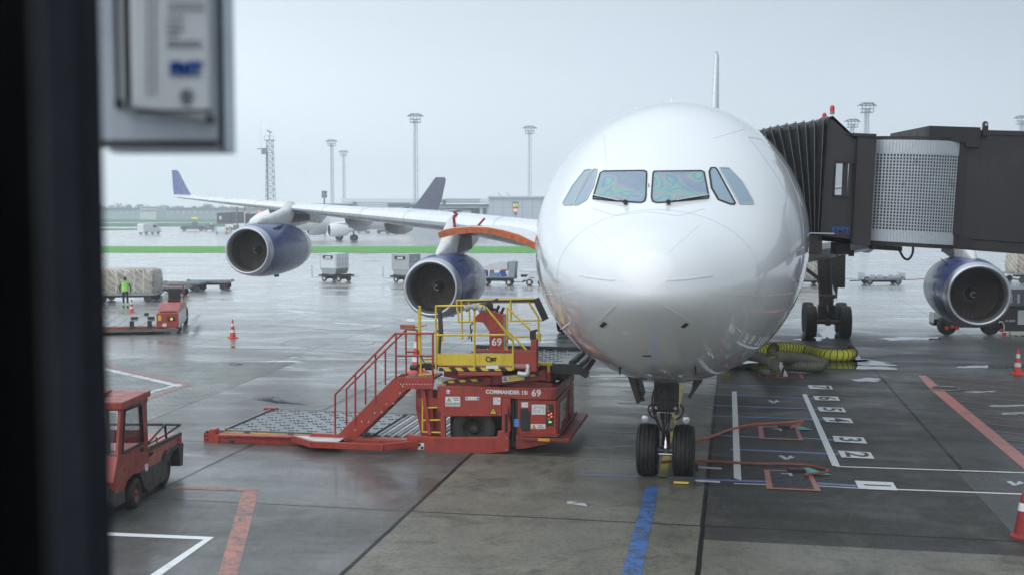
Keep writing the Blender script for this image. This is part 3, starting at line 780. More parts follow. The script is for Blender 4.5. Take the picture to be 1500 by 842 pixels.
# cockpit recess: real depth behind the two front windscreens
def cutter(fn):
    m_ = MB(); fn(m_); bmesh.ops.recalc_face_normals(m_.bm, faces=m_.bm.faces[:])
    o = m_.build('cutter', ['duct_dark']); o.matrix_world = PL.matrix_world; return o
def prism_px(pxs):
    def fn(m_):
        S = [onF(*p)[0] for p in pxs]
        m_.rings([[p+Vector((0, -.35, 0)) for p in S], [Vector((p.x, -3.2, p.z)) for p in S]])
    return fn
bpy.context.view_layer.update()
cuts = []
for fn in (prism_px(WL), prism_px(WR), lambda m_: m_.box((-1.02, -3.42, ZC+.32), (1.02, -1.7, ZC+1.18))):
    c_ = cutter(fn); c_.parent = PL
    md = fus.modifiers.new('b', 'BOOLEAN'); md.operation = 'DIFFERENCE'; md.solver = 'EXACT'; md.object = c_
    try: md.material_mode = 'TRANSFER'
    except Exception: pass
    cuts.append(c_)
bpy.context.view_layer.update()
dg = bpy.context.evaluated_depsgraph_get(); me2 = bpy.data.meshes.new_from_object(fus.evaluated_get(dg), preserve_all_data_layers=True, depsgraph=dg)
if len(me2.polygons) > 3000:
    fus.modifiers.clear(); fus.data = me2; me2.name = 'fuselage'
else: fus.modifiers.clear()
for c_ in cuts: bpy.data.objects.remove(c_)
for nm, px_, pm, fm, wd in (('windscreen', WL, 'windscreen_pane', 'seal_black', .026), ('windscreen', WR, 'windscreen_pane', 'seal_black', .026), ('side_window', S1R, 'side_pane', 'seal_black', .03),
                        ('side_window', S2R, 'side_pane', 'panel_line', .024), ('side_window', S1L, 'side_pane', 'panel_line', .024), ('side_window', S2L, 'side_pane', 'panel_line', .022)):
    g_ = decal(px_, .008, sub=6, mats=pm, name=nm)
    m_ = MB(); ribbon(m_, px_, wd, .016, True); m_.build('window_frame', fm, g_)
# wipers
for a_, b_ in (((871, 291.2), (917, 300)), ((1037, 290.8), (979, 300))):
    m_ = MB(); p0 = onF(*a_, .05)[0]; p1 = onF(*b_, .05)[0]; m_.bar(p0, p1, .022, .022); m_.bar(p0+Vector((0, -.012, .03)), p0.lerp(p1, .8)+Vector((0, -.012, .012)), .012, .012, 1)
    m_.cyl(p1+Vector((0, .05, 0)), p1+Vector((0, -.03, 0)), .04, mi=0); m_.build('wiper', ['seal_black', 'bead_white'], PL)
m_ = MB(); p, n = onF(950.5, 274, .01); m_.bar(p-Vector((0, 0, .05)), p+Vector((0, 0, .05)), .012, .02); m_.build('ice_detector', 'seal_black', PL)
# seams, door, strips on the radome
m_ = MB()
ribbon(m_, [(828,397),(842,402),(854,406),(880,411),(900,411)] if False else [(851,405),(863,330),(875,320)], .008, .0015) if False else None
RAD = []
for k in range(97):
    a = 2*PI*k/96
    RAD.append(a)
def ringseam(mb, t_, w_=.010, a0=0, a1=2*PI, off=.002):
    s_ = math.sqrt(t_/TM)*NS; i = int(s_); f_ = s_-i
    g_ = lambda L: lerp(L[i], L[i+1], f_)
    sec = section(NY+t_, g_(Tt), g_(Bb), g_(Ww), g_(Cc), 160); sec2 = section(NY+t_+w_, g_(Tt)+.001, g_(Bb)-.001, g_(Ww)+.001, g_(Cc), 160)
    c = Vector((.13, 0, ZC+g_(Cc)))
    def out(p): q = p-Vector((0, p.y, 0))-c; return p+q.normalized()*off+Vector((0, -off*.6, 0))
    n = 160; i0 = int(a0/(2*PI)*n); i1 = int(a1/(2*PI)*n)
    A_ = [mb.bm.verts.new(out(sec[j % n])) for j in range(i0, i1+1)]; B_ = [mb.bm.verts.new(out(sec2[j % n])) for j in range(i0, i1+1)]
    for j in range(len(A_)-1): mb.bm.faces.new((A_[j], A_[j+1], B_[j+1], B_[j]))
ringseam(m_, 1.75, .009)
m_.build('radome_seam', 'panel_line', PL)
m_ = MB()
for l in ([(860,350),(885,341),(935,347),(985,341),(1010,349)],): pass
ribbon(m_, [(868,306),(895,314),(905,316),(935,312.5),(948,311),(965,312.5),(992,316.5),(1005,314),(1032,306)], .008, .002)
ribbon(m_, [(873,190),(885,200),(888,240)], .006, .002); ribbon(m_, [(1045,203),(1090,190),(1092,178)], .006, .002)
m_.build('skin_seam', 'panel_line', PL)
DOOR = [(1096,201),(1115.8,227),(1139.3,261),(1155,292.3),(1162.8,326.3),(1166.2,373.3),(1178,367),(1176.5,326),(1168,284.5),(1152,248),(1134,223),(1115.8,204.8)]
m_ = MB(); ribbon(m_, DOOR, .022, .003, True); dr = m_.build('cabin_door', 'panel_line', PL)
m_ = MB(); ribbon(m_, [(1166.3,373),(1178.2,366.8)], .09, .012); m_.build('door_sill', 'bare_metal', dr)
m_ = MB(); p, n = onF(1165, 290, .004); ribbon(m_, [(1164,286),(1166,293)], .05, .004); m_.build('door_handle', 'ink_grey', dr)
for l in ([(849,404),(875,408),(900,410.5)], [(976,411),(1005,409),(1043,404)], [(877,470),(901,447)], [(976,449),(1014,473)], [(855,330),(900,370)], [(1024,330),(978,372)]):
    m_ = MB()
    faint = l[0][1] < 340
    ribbon(m_, l, .022 if not faint else .010, .008 if not faint else .003); m_.build('lightning_strip', 'bead_white', PL)
for l in ([(799,431),(830,430),(849,426.5)], [(1043,428),(1080,432),(1120,434),(1162,429)]):
    m_ = MB(); ribbon(m_, l, .014, .003); m_.build('skin_strip', 'bead_white', PL)
m_ = MB()
for x_, y_ in ((884, 475), (1003, 476)): ribbon(m_, [(x_-3, y_+2), (x_+3, y_-3)], .06, .02)
ribbon(m_, [(942,520.5),(954,520.5)], .03, .012)
m_.build('static_port', 'seal_black', PL)
for x_, y_ in ((830, 476), (1078, 479), (1041, 515), (1036, 512)):
    p, n = onF(x_, y_, 0); m_ = MB(); q = p+n*.10; m_.cyl(p, q, .018, n=8); m_.cyl(q, q+Vector((0, -.22, .02)), .012, .008, n=8); m_.build('pitot_probe', 'bare_metal', PL)
for x_, y_ in ((905, 536), (1018, 535)):
    p, n = onF(x_, y_, -.02); m_ = MB(); m_.prism([p, p+Vector((0, .25, 0)), p+Vector((0, .3, -.2)), p+Vector((0, .2, -.2))], (.02, 0, 0)); m_.build('antenna_blade', 'seal_black', PL)
m_ = MB(); q = Vector((-.05, 2.0, ZC+RF-.02)); m_.prism([q, q+Vector((0, .4, 0)), q+Vector((0, .45, .28)), q+Vector((0, .3, .28))], (.02, 0, 0)); m_.build('antenna_blade', 'aircraft_white', PL)
# ---- wings
AF = [(1, 0.0), (.85, .022), (.7, .042), (.5, .062), (.35, .068), (.22, .064), (.12, .053), (.05, .037), (.015, .021), (0, 0), (.012, -.018), (.05, -.030), (.12, -.040), (.25, -.050), (.4, -.052), (.6, -.038), (.8, -.016), (1, -.004)]
def aero(x, y, z, ch, tc, inc):
    out = []
    for u, v in AF:
        yy = u*ch; zz = v*ch*tc/.12
        out.append(Vector((x, y+yy*math.cos(inc)+zz*math.sin(inc), z-yy*math.sin(inc)+zz*math.cos(inc))))
    return out
#           x     yLE   zLE   chord  t/c  incidence
WS = [(1.5, 12.6, 4.10, 12.0, .13, R(3)), (5.4, 16.2, 4.55, 9.6, .125, R(2.6)), (9.37, 20.0, 4.98, 7.6, .115, R(2.2)), (14.5, 24.2, 5.30, 6.1, .105, R(1.8)), (19.2, 27.8, 5.60, 5.0, .10, R(1.5)), (24.5, 32.4, 5.92, 3.8, .095, R(1)), (29.6, 37.2, 6.25, 2.6, .09, R(.5)), (30.1, 37.8, 6.30, 2.2, .07, 0)]
for s_ in (-1, 1):
    m_ = MB(); m_.rings([aero(s_*x, y, z, c, t_, i_) for x, y, z, c, t_, i_ in WS])
    wg = m_.build('wing', ['wing_white'], PL, smooth=True, angle=35)
    # leading edge slat seams and red underside line
    m_ = MB()
    for k in range(len(WS)-2):
        for q_ in (0, .5):
            x, y, z, c, t_, i_ = [lerp(WS[k][j], WS[k+1][j], q_) for j in range(6)]
            sec = aero(s_*x, y, z, c*1.002, t_*1.03, i_)[4:13]; sec2 = [p+Vector((s_*.03, .02, 0)) for p in sec]
            m_.rings([sec, sec2], closed=False)
    m_.build('slat_joint', 'panel_line', wg)
    m_ = MB()
    for a_, b_ in zip(WS[1:-2], WS[2:-1]):
        pa = aero(s_*a_[0], a_[1], a_[2], a_[3], a_[4]*1.04, a_[5]); pb = aero(s_*b_[0], b_[1], b_[2], b_[3], b_[4]*1.04, b_[5])
        m_.rings([[pa[11], pa[12]], [pb[11], pb[12]]], closed=False)
    m_.build('lower_slat_edge', 'wing_grey', wg)
    # winglet
    x, y, z, c = s_*30.05, 37.75, 6.28, 2.35
    m_ = MB(); a0 = aero(0, 0, 0, 1, .07, 0)
    def wl(px, py, pz, ch, lean):
        return [Vector((px+(p.z)*ch, py+p.y*ch, pz)) for p in a0]
    m_.rings([wl(x-s_*.02, y+.1, z-.02, 2.3, 0), wl(x+s_*.10, y+.2, z+.5, 1.75, 0), wl(x+s_*.30, y+.5, z+1.42, .85, 0), wl(x+s_*.32, y+.6, z+1.5, .65, 0)])
    m_.build('winglet', 'winglet_blue', wg, smooth=True, angle=50)
    # flap track fairings
    for xx, yy, zz, L in ((14.3, 27.2, 4.78, 4.8), (16.9, 29.3, 5.08, 4.4), (22.5, 33.5, 5.55, 3.4), (6.8, 24.0, 4.15, 5.6)):
        m_ = MB(); rg = []
        for k in range(15):
            u = k/14; r_ = .30*math.sqrt(max(0.0, math.sin(PI*u**.8)))+.01
            rg.append([Vector((s_*xx+r_*.75*math.cos(a), yy+u*L, zz+r_*1.25*math.sin(a)-.15*u)) for a in [2*PI*q/14 for q in range(14)]])
        m_.rings(rg); m_.build('flap_fairing', 'wing_grey', wg, smooth=True)
# wing-body fairing
m_ = MB(); rg = []
for k in range(21):
    u = k/20; y = 9+u*22; b = math.sin(PI*u)**.5
    rg.append([Vector((1.0*(2.3+.55*b)*math.cos(a), y, ZC-1.75+(-.62-.75*b)*math.sin(a)*(1 if math.sin(a) > 0 else .3))) for a in [2*PI*q/32 for q in range(32)]])
m_.rings(rg); m_.build('belly_fairing', 'aircraft_white', PL, smooth=True)
# ---- fin and tailplane
m_ = MB()
fs = [(2.2, 40.6, 9.5, .66), (5.2, 44.6, 7.2, .54), (8.3, 48.9, 4.9, .40), (10.5, 52.0, 3.3, .30), (10.8, 52.8, 2.3, .14)]
m_.rings([[Vector((.13+p.z*th/.12, y+p.y*ch, ZC+z)) for p in aero(0, 0, 0, 1, .12, 0)] for z, y, ch, th in fs])
fin = m_.build('fin', 'fin_blue', PL, smooth=True, angle=50)
m_ = MB()
m_.rings([[Vector((.13+p.z*th*1.02/.12, y-.03+p.y*ch, ZC+z)) for p in aero(0, 0, 0, 1, .12, 0)[7:12]] for z, y, ch, th in fs[:-1]], closed=False)
m_.build('fin_leading_edge', 'bead_white', fin, smooth=True)
for s_ in (-1, 1):
    m_ = MB(); m_.rings([aero(s_*.6, 49.5, ZC+1.3, 5.6, .1, 0), aero(s_*9.6, 56.3, ZC+2.2, 2.2, .09, 0)]); m_.build('tailplane', 'wing_white', PL, smooth=True)
# ---- engines
def engine(x, y, z, s_):
    L = 5.3
    m_ = MB()
    m_.lathe([(.36, 1.085), (.7, 1.135), (1.4, 1.19), (2.3, 1.20), (3.2, 1.18), (4.2, 1.11), (4.65, 1.06)], (x, y, z), n=56, mi=0)
    m_.lathe([(4.65, 1.06), (5.0, 1.0), (5.45, .90), (5.45, .85), (4.6, .78)], (x, y, z), n=56, mi=1)
    m_.lathe([(4.4, .55), (5.5, .42), (6.3, .12), (6.4, .02)], (x, y, z), n=32, mi=2)
    eng = m_.build('engine', ['nacelle_blue', 'wing_white', 'bare_metal'], PL, smooth=True, angle=60)
    m_ = MB(); prof = [(.36, 1.087), (.2, 1.06), (.08, 1.025), (.015, .985), (0, .955), (.02, .925), (.08, .895), (.2, .87), (.34, .862)]
    m_.lathe(prof, (x, y, z), n=64); m_.build('inlet_lip', 'lip_metal', eng, smooth=True, angle=80)
    m_ = MB(); m_.lathe([(.34, .862), (.9, .885), (1.45, .90), (1.5, .90), (1.5, .02)], (x, y, z), n=48); m_.build('inlet_duct', 'duct_dark', eng, smooth=True, angle=50)
    m_ = MB(); nb = 34
    for k in range(nb):
        a = 2*PI*k/nb; rg = []
        for r_, tw, ch in ((.2, .3, .16), (.45, .65, .18), (.68, .95, .2), (.885, 1.15, .21)):
            ca, sa = math.cos(a), math.sin(a); rad = Vector((ca, 0, sa)); tan = Vector((-sa, 0, ca))
            c = Vector((x, y+1.28, z))+rad*r_
            d_ = tan*math.sin(tw)*ch/2+Vector((0, 1, 0))*math.cos(tw)*ch/2; nn_ = tan*math.cos(tw)*.008-Vector((0, 1, 0))*math.sin(tw)*.008
            rg.append([c-d_-nn_, c-d_+nn_, c+d_+nn_, c+d_-nn_])
        m_.rings(rg)
    m_.build('fan', 'fan_blade', eng)
    m_ = MB(); m_.lathe([(.80, .01), (.84, .05), (.95, .12), (1.1, .19), (1.22, .225), (1.4, .23)], (x, y, z), n=32)
    sp_ = m_.build('spinner', 'spinner', eng, smooth=True)
    m_ = MB(); pts = []
    for k in range(26):
        u = k/25; a = .6+u*4.6; r_ = .03+.10*u; yy = .82+.14*u+.015*math.sin(u*3)
        pts.append(Vector((x+r_*math.cos(a), y+yy-.012, z+r_*math.sin(a))))
    m_.tube(pts, .010, 6); m_.build('spiral_mark', 'bead_white', sp_)
    # strake on the side of the nacelle
    m_ = MB(); aa = R(52); dn = Vector((math.cos(aa)*-s_, 0, math.sin(aa))); c = Vector((x, y+1.1, z))+dn*1.16
    m_.prism([c, c+Vector((0, 1.1, 0)), c+Vector((0, 1.0, 0))+dn*.28, c+Vector((0, .45, 0))+dn*.14], dn.cross(Vector((0, 1, 0)))*.02); m_.build('strake', 'nacelle_blue', eng)
    m_ = MB(); m_.cbox((x, y+3.3, z-1.22), (.12, .3, .16)); m_.build('drain_mast', 'black_steel', eng)
    return eng
def pylon(x, y, z, wy, wz, s_):
    m_ = MB()
    # a fairing that climbs from the nacelle crown to the wing's leading edge and runs aft beneath it
    def rg(yy, zb, zt, w_):
        n = 14; out = []
        for q in range(n):
            a = 2*PI*q/n; c, sn = math.cos(a), math.sin(a)
            out.append(Vector((x+w_*math.copysign(abs(c)**.6, c), yy, (zb+zt)/2+(zt-zb)/2*math.copysign(abs(sn)**.7, sn))))
        return out
    st = [(y+.95, z+1.0, z+1.19, .06), (y+1.4, z+1.0, z+1.36, .17), (y+2.2, z+.9, lerp(z+1.2, wz, .45), .25), (wy-.5, z+.9, wz+.02, .29), (wy+.25, z+.95, wz+.36, .30), (wy+1.2, z+1.0, wz+.1, .28), (wy+2.6, z+1.15, wz-.05, .22), (wy+4.2, wz-.75, wz-.2, .12), (wy+5.2, wz-.45, wz-.2, .03)]
    m_.rings([rg(*q) for q in st])
    py = m_.build('pylon', 'pylon_grey', PL, smooth=True, angle=50)
    for sd_ in (1, -1):
        m_ = MB(); q = [Vector((x+sd_*.305, yy, zz)) for yy, zz in ((wy-.3, z+1.15), (wy+2.1, z+1.25), (wy+2.0, wz-.28), (wy+.1, wz-.22))]
        m_.prism(q, (sd_*.006, 0, 0)); m_.build('pylon_panel', 'pylon_brown', py)  # dark brown panel on each pylon side below the wing
    return py
EN = [(9.37, 16.6, 2.68, 20.0, 4.9), (19.2, 23.0, 3.74, 27.8, 5.55)]
for s_ in (-1, 1):
    for (x, y, z, wy, wz) in EN:
        engine(s_*x, y, z, s_); pylon(s_*x, y, z, wy, wz, s_)
# ---- forward cargo door, swung up over the loader
DY = 3.8
up_ = [(641,341.6),(651.4,336.8),(665.6,334.4),(689.4,332.7),(713,333.6),(737,338),(760.7,344.9),(784,356.5),(800,366.5),(816,380)]
lo_ = [(643.7,349.3),(655,346.5),(667,344),(689,341.6),(707,341.8),(729,345.3),(752,352.3),(775,361.3),(795,374),(811,389)]
U = [A.on(*p, DY) for p in up_]; Lw = [A.on(*p, DY) for p in lo_]
m_ = MB()
for i in range(len(U)-1):
    a, b, c, d_ = U[i], U[i+1], Lw[i+1], Lw[i]
v2 = Vector((0, 2.65, 0)); v1 = Vector((0, .12, 0))
m_.rings([[U[i]+v1+Vector((0, 0, .015)), Lw[i]+v1+Vector((0, 0, .05)), Lw[i]+v2+Vector((0, 0, .05)), U[i]+v2+Vector((0, 0, .015))] for i in range(len(U))])
cd = m_.build('cargo_door', 'wing_white', PL, smooth=True, angle=40)
m_ = MB(); m_.rings([[U[i], Lw[i], Lw[i]+Vector((0, .14, 0)), U[i]+Vector((0, .14, 0))] for i in range(len(U))]); m_.build('door_edge', 'orange_paint_thing', cd, smooth=True, angle=40)
for i in range(len(U)-1):
    for q_ in (.3, .75):
        m_ = MB(); c = (U[i]*(1-q_)+U[i+1]*q_)*.45+(Lw[i]*(1-q_)+Lw[i+1]*q_)*.55; m_.tor(c+Vector((0, -.012, 0)), .035, .006, 'y', 10, 5); m_.build('lock_hook', 'gear_grey', cd)
m_ = MB(); q = [A.on(*p, DY+.3) for p in ((666.5,335),(664.5,318),(669,314.5),(665.5,310.5))]; m_.tube(q[:2], .035, 8); m_.tube(q[1:], .045, 8); m_.build('door_strut', 'strut_red', cd)
m_ = MB(); q = [A.on(*p, DY+1.4) for p in ((700,331.5),(710,320))]; m_.tube(q, .03, 8); q = [A.on(*p, DY+.6) for p in ((688,332),(706,331.5))]; m_.tube(q, .02, 6); m_.build('door_strut', 'strut_red', cd)
# ---- landing gear
def tyre_prof(Rr, w_, grooves=4):
    pr = [(-w_*.38, Rr*.50), (-w_*.47, Rr*.60), (-w_*.5, Rr*.74), (-w_*.475, Rr*.88), (-w_*.40, Rr*.965)]
    xs = [-.30, -.10, .10, .30][:grooves]
    for gx_ in xs:
        e = Rr*(1-.05*(abs(gx_)/.5)**2.2)
        pr += [(w_*(gx_-.028), e), (w_*(gx_-.018), e-.018), (w_*(gx_+.018), e-.018), (w_*(gx_+.028), e)]
    pr += [(w_*.40, Rr*.965), (w_*.475, Rr*.88), (w_*.5, Rr*.74), (w_*.47, Rr*.60), (w_*.38, Rr*.50)]
    return pr
def wheel(c, Rr, w_, parent, name='wheel', tm='tyre', rm='gear_grey', axis='x', grooves=4, n=40):
    m_ = MB(); m_.lathe(tyre_prof(Rr, w_, grooves), c, axis, n); wo = m_.build(name, tm, parent, smooth=True, angle=35)
    m_ = MB(); m_.lathe([(-w_*.38, Rr*.50), (-w_*.30, Rr*.47), (-w_*.15, Rr*.30), (-w_*.42, Rr*.16), (-w_*.44, .01)], c, axis, 24); m_.lathe([(w_*.38, Rr*.50), (w_*.30, Rr*.47), (w_*.15, Rr*.30), (w_*.42, Rr*.16), (w_*.44, .01)], c, axis, 24)
    m_.build('rim', rm, wo, smooth=True, angle=35); return wo
ng = MB()
pL = A.on(949, 661, 0); pR = A.on(1001.8, 661, 0); zc_ = .54
m_ = ng
m_.cyl((0.0, .06, .35), (0.0, .02, 1.05), .10); 
xm = (pL.x+pR.x)/2
ng2 = MB()
ng2.cyl((xm, 0, zc_-.05), (xm, .0, 1.30), .085, n=20); ng2.cyl((xm-.55, 0, zc_), (xm+.55, 0, zc_), .06)
ng2.cyl((xm, 0, .95), (xm, 0, 1.22), .15, n=20); ng2.cbox((xm, -.02, 1.12), (.30, .26, .2))
ng.bm.free()
strut = ng2.build('nose_gear', 'gear_grey', PL, smooth=True, angle=40, bevel=.01)
m_ = MB(); m_.cyl((xm, .02, 1.3), (xm, .1, 2.5), .16, n=20); m_.cbox((xm, .08, 1.82), (.50, .36, .62)); m_.cbox((xm, -.02, 1.50), (.44, .3, .2))
m_.cyl((xm-.34, .1, 2.10), (xm-.12, .1, 2.10), .13); m_.cyl((xm+.12, .1, 2.10), (xm+.34, .1, 2.10), .13); m_.cyl((xm-.62, .15, 2.14), (xm+.62, .15, 2.14), .035)
m_.cbox((xm, -.12, 1.36), (.46, .10, .05)); m_.cbox((xm, -.12, 1.46), (.46, .10, .04)); m_.cbox((xm-.22, -.1, 1.42), (.08, .2, .2)); m_.cbox((xm+.22, -.1, 1.42), (.08, .2, .2))
m_.bar((xm-.1, -.1, 1.35), (xm-.02, -.28, 1.0), .05); m_.bar((xm+.1, -.1, 1.35), (xm+.02, -.28, 1.0), .05); m_.bar((xm-.02, -.28, 1.0), (xm-.06, -.08, .68), .05); m_.bar((xm+.02, -.28, 1.0), (xm+.06, -.08, .68), .05)
m_.bar((xm, .2, 1.5), (xm, 1.6, 2.4), .10); m_.bar((xm-.18, .2, 1.9), (xm-.18, 1.3, 2.5), .06); m_.bar((xm+.18, .2, 1.9), (xm+.18, 1.3, 2.5), .06)
m_.build('drag_brace', 'gear_dark', strut, bevel=.008)
m_ = MB()
for k in range(9):
    a = random.uniform(-.3, .3); pts = smooth_path([(xm+a*.7, -.15, 2.0+random.uniform(-.2, .1)), (xm+a*1.0, -.22, 1.7), (xm+a*.9, -.25, 1.35), (xm+a*.3, -.14, .95)], 5); m_.tube(pts, .010, 6)
m_.tube(smooth_path([(xm-.3, -.05, 1.5), (xm-.36, -.16, 1.42), (xm-.3, -.2, 1.28), (xm-.2, -.1, 1.2)], 5), .018, 6); m_.tube(smooth_path([(xm+.3, -.05, 1.5), (xm+.36, -.16, 1.42), (xm+.3, -.2, 1.28), (xm+.2, -.1, 1.2)], 5), .018, 6)
m_.build('hydraulic_line', 'black_steel', strut)
m_ = MB(); m_.cyl((xm, -.10, .62), (xm, -.02, .92), .07, n=16); m_.cyl((xm, -.09, .60), (xm, -.08, .66), .10); m_.cyl((xm-.19, -.18, 1.35), (xm+.19, -.18, 1.35), .012); m_.cyl((xm-.2, -.12, .48), (xm+.2, -.12, .48), .03); m_.build('torque_link', 'chrome', strut, smooth=True)
for s_ in (-1, 1):
    m_ = MB(); c = Vector((xm+s_*.42, -.12, 1.22)); m_.bar((xm+s_*.22, -.1, 1.45), c, .06); m_.lathe([(-.10, .075), (.06, .07), (.14, .03)], c, 'y', 18); lp = m_.build('taxi_light', 'gear_grey', strut, smooth=True)
    m_ = MB(); m_.lathe([(-.115, .01), (-.11, .05), (-.10, .073)], c, 'y', 18); m_.build('lens', 'lamp_glass', lp, smooth=True)
    m_ = MB(); m_.cyl((xm+s_*.20, -.2, 1.47), (xm+s_*.20, -.26, 1.46), .035); m_.build('steering_actuator', 'chrome', strut)
wheel((pL.x, 0, zc_), .545, .44, strut); wheel((pR.x, 0, zc_), .545, .44, strut)
for pxs in ([(918,547),(928,547),(939,588),(933,592)], [(1022,549),(1030,549),(1012,583),(1009,583)]):
    q = [A.on(*p, -.1) for p in pxs]; m_ = MB(); m_.prism(q, (0, 1.3, 0)); gd = m_.build('gear_door', 'gear_dark', PL)
    s_ = -1 if pxs[0][0] < 970 else 1
    m_ = MB(); m_.bar(Vector((xm+s_*.62, .2, 2.14)), (q[0]+q[3])/2+Vector((0, .2, 0)), .04); m_.bar(q[2]+Vector((-s_*.05, .1, 0)), q[1]+Vector((-s_*.03, .1, -.1)), .06); m_.build('door_link', 'gear_dark', gd)
# main gear
mc_ = A.g(1213, 495.5); MX, MY = mc_.x, mc_.y+.3
for s_ in (-1, 1):
    m_ = MB(); x = s_*MX
    m_.cyl((x, MY+.9, 1.0), (x-s_*.15, MY+.9, 3.9), .31, n=20); m_.cyl((x, MY+.9, .75), (x, MY+.9, 1.9), .23, n=20); m_.cbox((x, MY+.9, 1.05), (.72, .7, .6)); m_.cbox((x, MY+.5, 1.5), (.42, .3, .5)); m_.cyl((x-.35, MY+.5, 1.75), (x+.35, MY+.5, 1.75), .09); m_.bar((x, MY-.25, .68), (x, MY+2.05, .68), .22, .26)
    m_.cyl((x-.7, MY, .68), (x+.7, MY, .68), .09); m_.cyl((x-.7, MY+1.98, .68), (x+.7, MY+1.98, .68), .09)
    m_.bar((x-.1, MY+.8, 2.3), (x-s_*2.2, MY+1.0, 3.9), .16); m_.bar((x-.1, MY+.8, 1.9), (x-.1, MY+2.6, 3.6), .14); m_.bar((x, MY+.6, 1.6), (x, MY+.1, 1.1), .08); m_.bar((x, MY+.1, 1.1), (x, MY+.5, .75), .08)
    mg = m_.build('main_gear', 'gear_dark', PL, bevel=.015)
    m_ = MB()
    for k in range(5): m_.tube(smooth_path([(x+(k-2)*.09, MY+.6, 2.6), (x+(k-2)*.14, MY+.5, 1.9), (x+(k-2)*.12, MY+.4, 1.3), (x+(k-2)*.16, MY+.2, .9)], 4), .016, 6)
    m_.build('hydraulic_line', 'black_steel', mg)
    for yy in (MY, MY+1.98):
        for dx in (-.72, .72): wheel((x+dx, yy, .70), .70, .50, mg)
    xo = x+s_*.36
    m_ = MB(); m_.prism([Vector((xo-.25, MY+.2, 3.75)), Vector((xo+.35, MY+.2, 3.75)), Vector((xo+.35, MY+.2, 2.15)), Vector((xo+.05, MY+.2, 2.15)), Vector((xo+.02, MY+.2, 1.6)), Vector((xo-.2, MY+.2, 2.5))], (0, .08, 0)); m_.build('gear_door', 'gear_dark', mg)
# ---- pilot, seen dimly through the windscreen
def person(name, label, origin, rz, pose, mats, parts=()):
    pass
pc = A.on(903, 276, -3.0)
PT = thing('person', 'pilot with dark hair and white shirt sitting behind the airliner windscreen', 'person', loc=A.m @ Vector((pc.x, -2.85, ZC+.35)), rz=YAW)
# ================================================================== people
def figure(root, J, E, parts, matfn, mats, name='body'):
    """one continuous skinned body: J joints {name: (x,y,z,r)}, E edges"""
    keys = list(J); me = bpy.data.meshes.new(name); me.from_pydata([J[k][:3] for k in keys], [(keys.index(a), keys.index(b)) for a, b in E], [])
    o = bpy.data.objects.new(name, me); col.objects.link(o); o.parent = root
    sk = o.modifiers.new('skin', 'SKIN'); sk.use_smooth_shade = True; sk.branch_smoothing = .6
    lay = me.skin_vertices[0].data if len(me.skin_vertices) else None
    for i, k in enumerate(keys):
        r = J[k][3]; lay[i].radius = (r, r) if not isinstance(r, tuple) else r; lay[i].use_root = (i == 0)
    ss = o.modifiers.new('sub', 'SUBSURF'); ss.levels = ss.render_levels = 1
    bpy.context.view_layer.update(); dg = bpy.context.evaluated_depsgraph_get()
    m2 = bpy.data.meshes.new_from_object(o.evaluated_get(dg)); o.modifiers.clear(); o.data = m2; m2.name = name
    m2.materials.clear()
    for m_ in mats: m2.materials.append(M[m_])
    for p in m2.polygons: p.material_index = matfn(p.center); p.use_smooth = True
    return o
def arm(J, E, side, sh, el, wr, r=(.055, .045, .034, .027)):
    s_ = side; J['sh'+s_] = (*sh, r[0]); J['el'+s_] = (*el, r[1]); J['wr'+s_] = (*wr, r[3])
    E += [('chest', 'sh'+s_), ('sh'+s_, 'el'+s_), ('el'+s_, 'wr'+s_)]
    w_ = Vector(wr); d_ = (w_-Vector(el)).normalized(); sd = d_.cross(Vector((0, 1, 0))); sd = sd.normalized() if sd.length > .1 else Vector((1, 0, 0))
    J['pa'+s_] = (*(w_+d_*.07), .028); E.append(('wr'+s_, 'pa'+s_))
    for k in range(4):
        a = w_+d_*.11+sd*(k-1.5)*.021; b = a+d_*(.05+.008*(k in (1, 2)))+Vector((0, -.012, 0)); J[f'f{k}{s_}'] = (*a, .0095); J[f'g{k}{s_}'] = (*b, .008); E += [('pa'+s_, f'f{k}{s_}'), (f'f{k}{s_}', f'g{k}{s_}')]
    a = w_+d_*.045+sd*.045; J['th'+s_] = (*a, .011); J['ti'+s_] = (*(a+d_*.035+sd*.012), .009); E += [('wr'+s_, 'th'+s_), ('th'+s_, 'ti'+s_)]
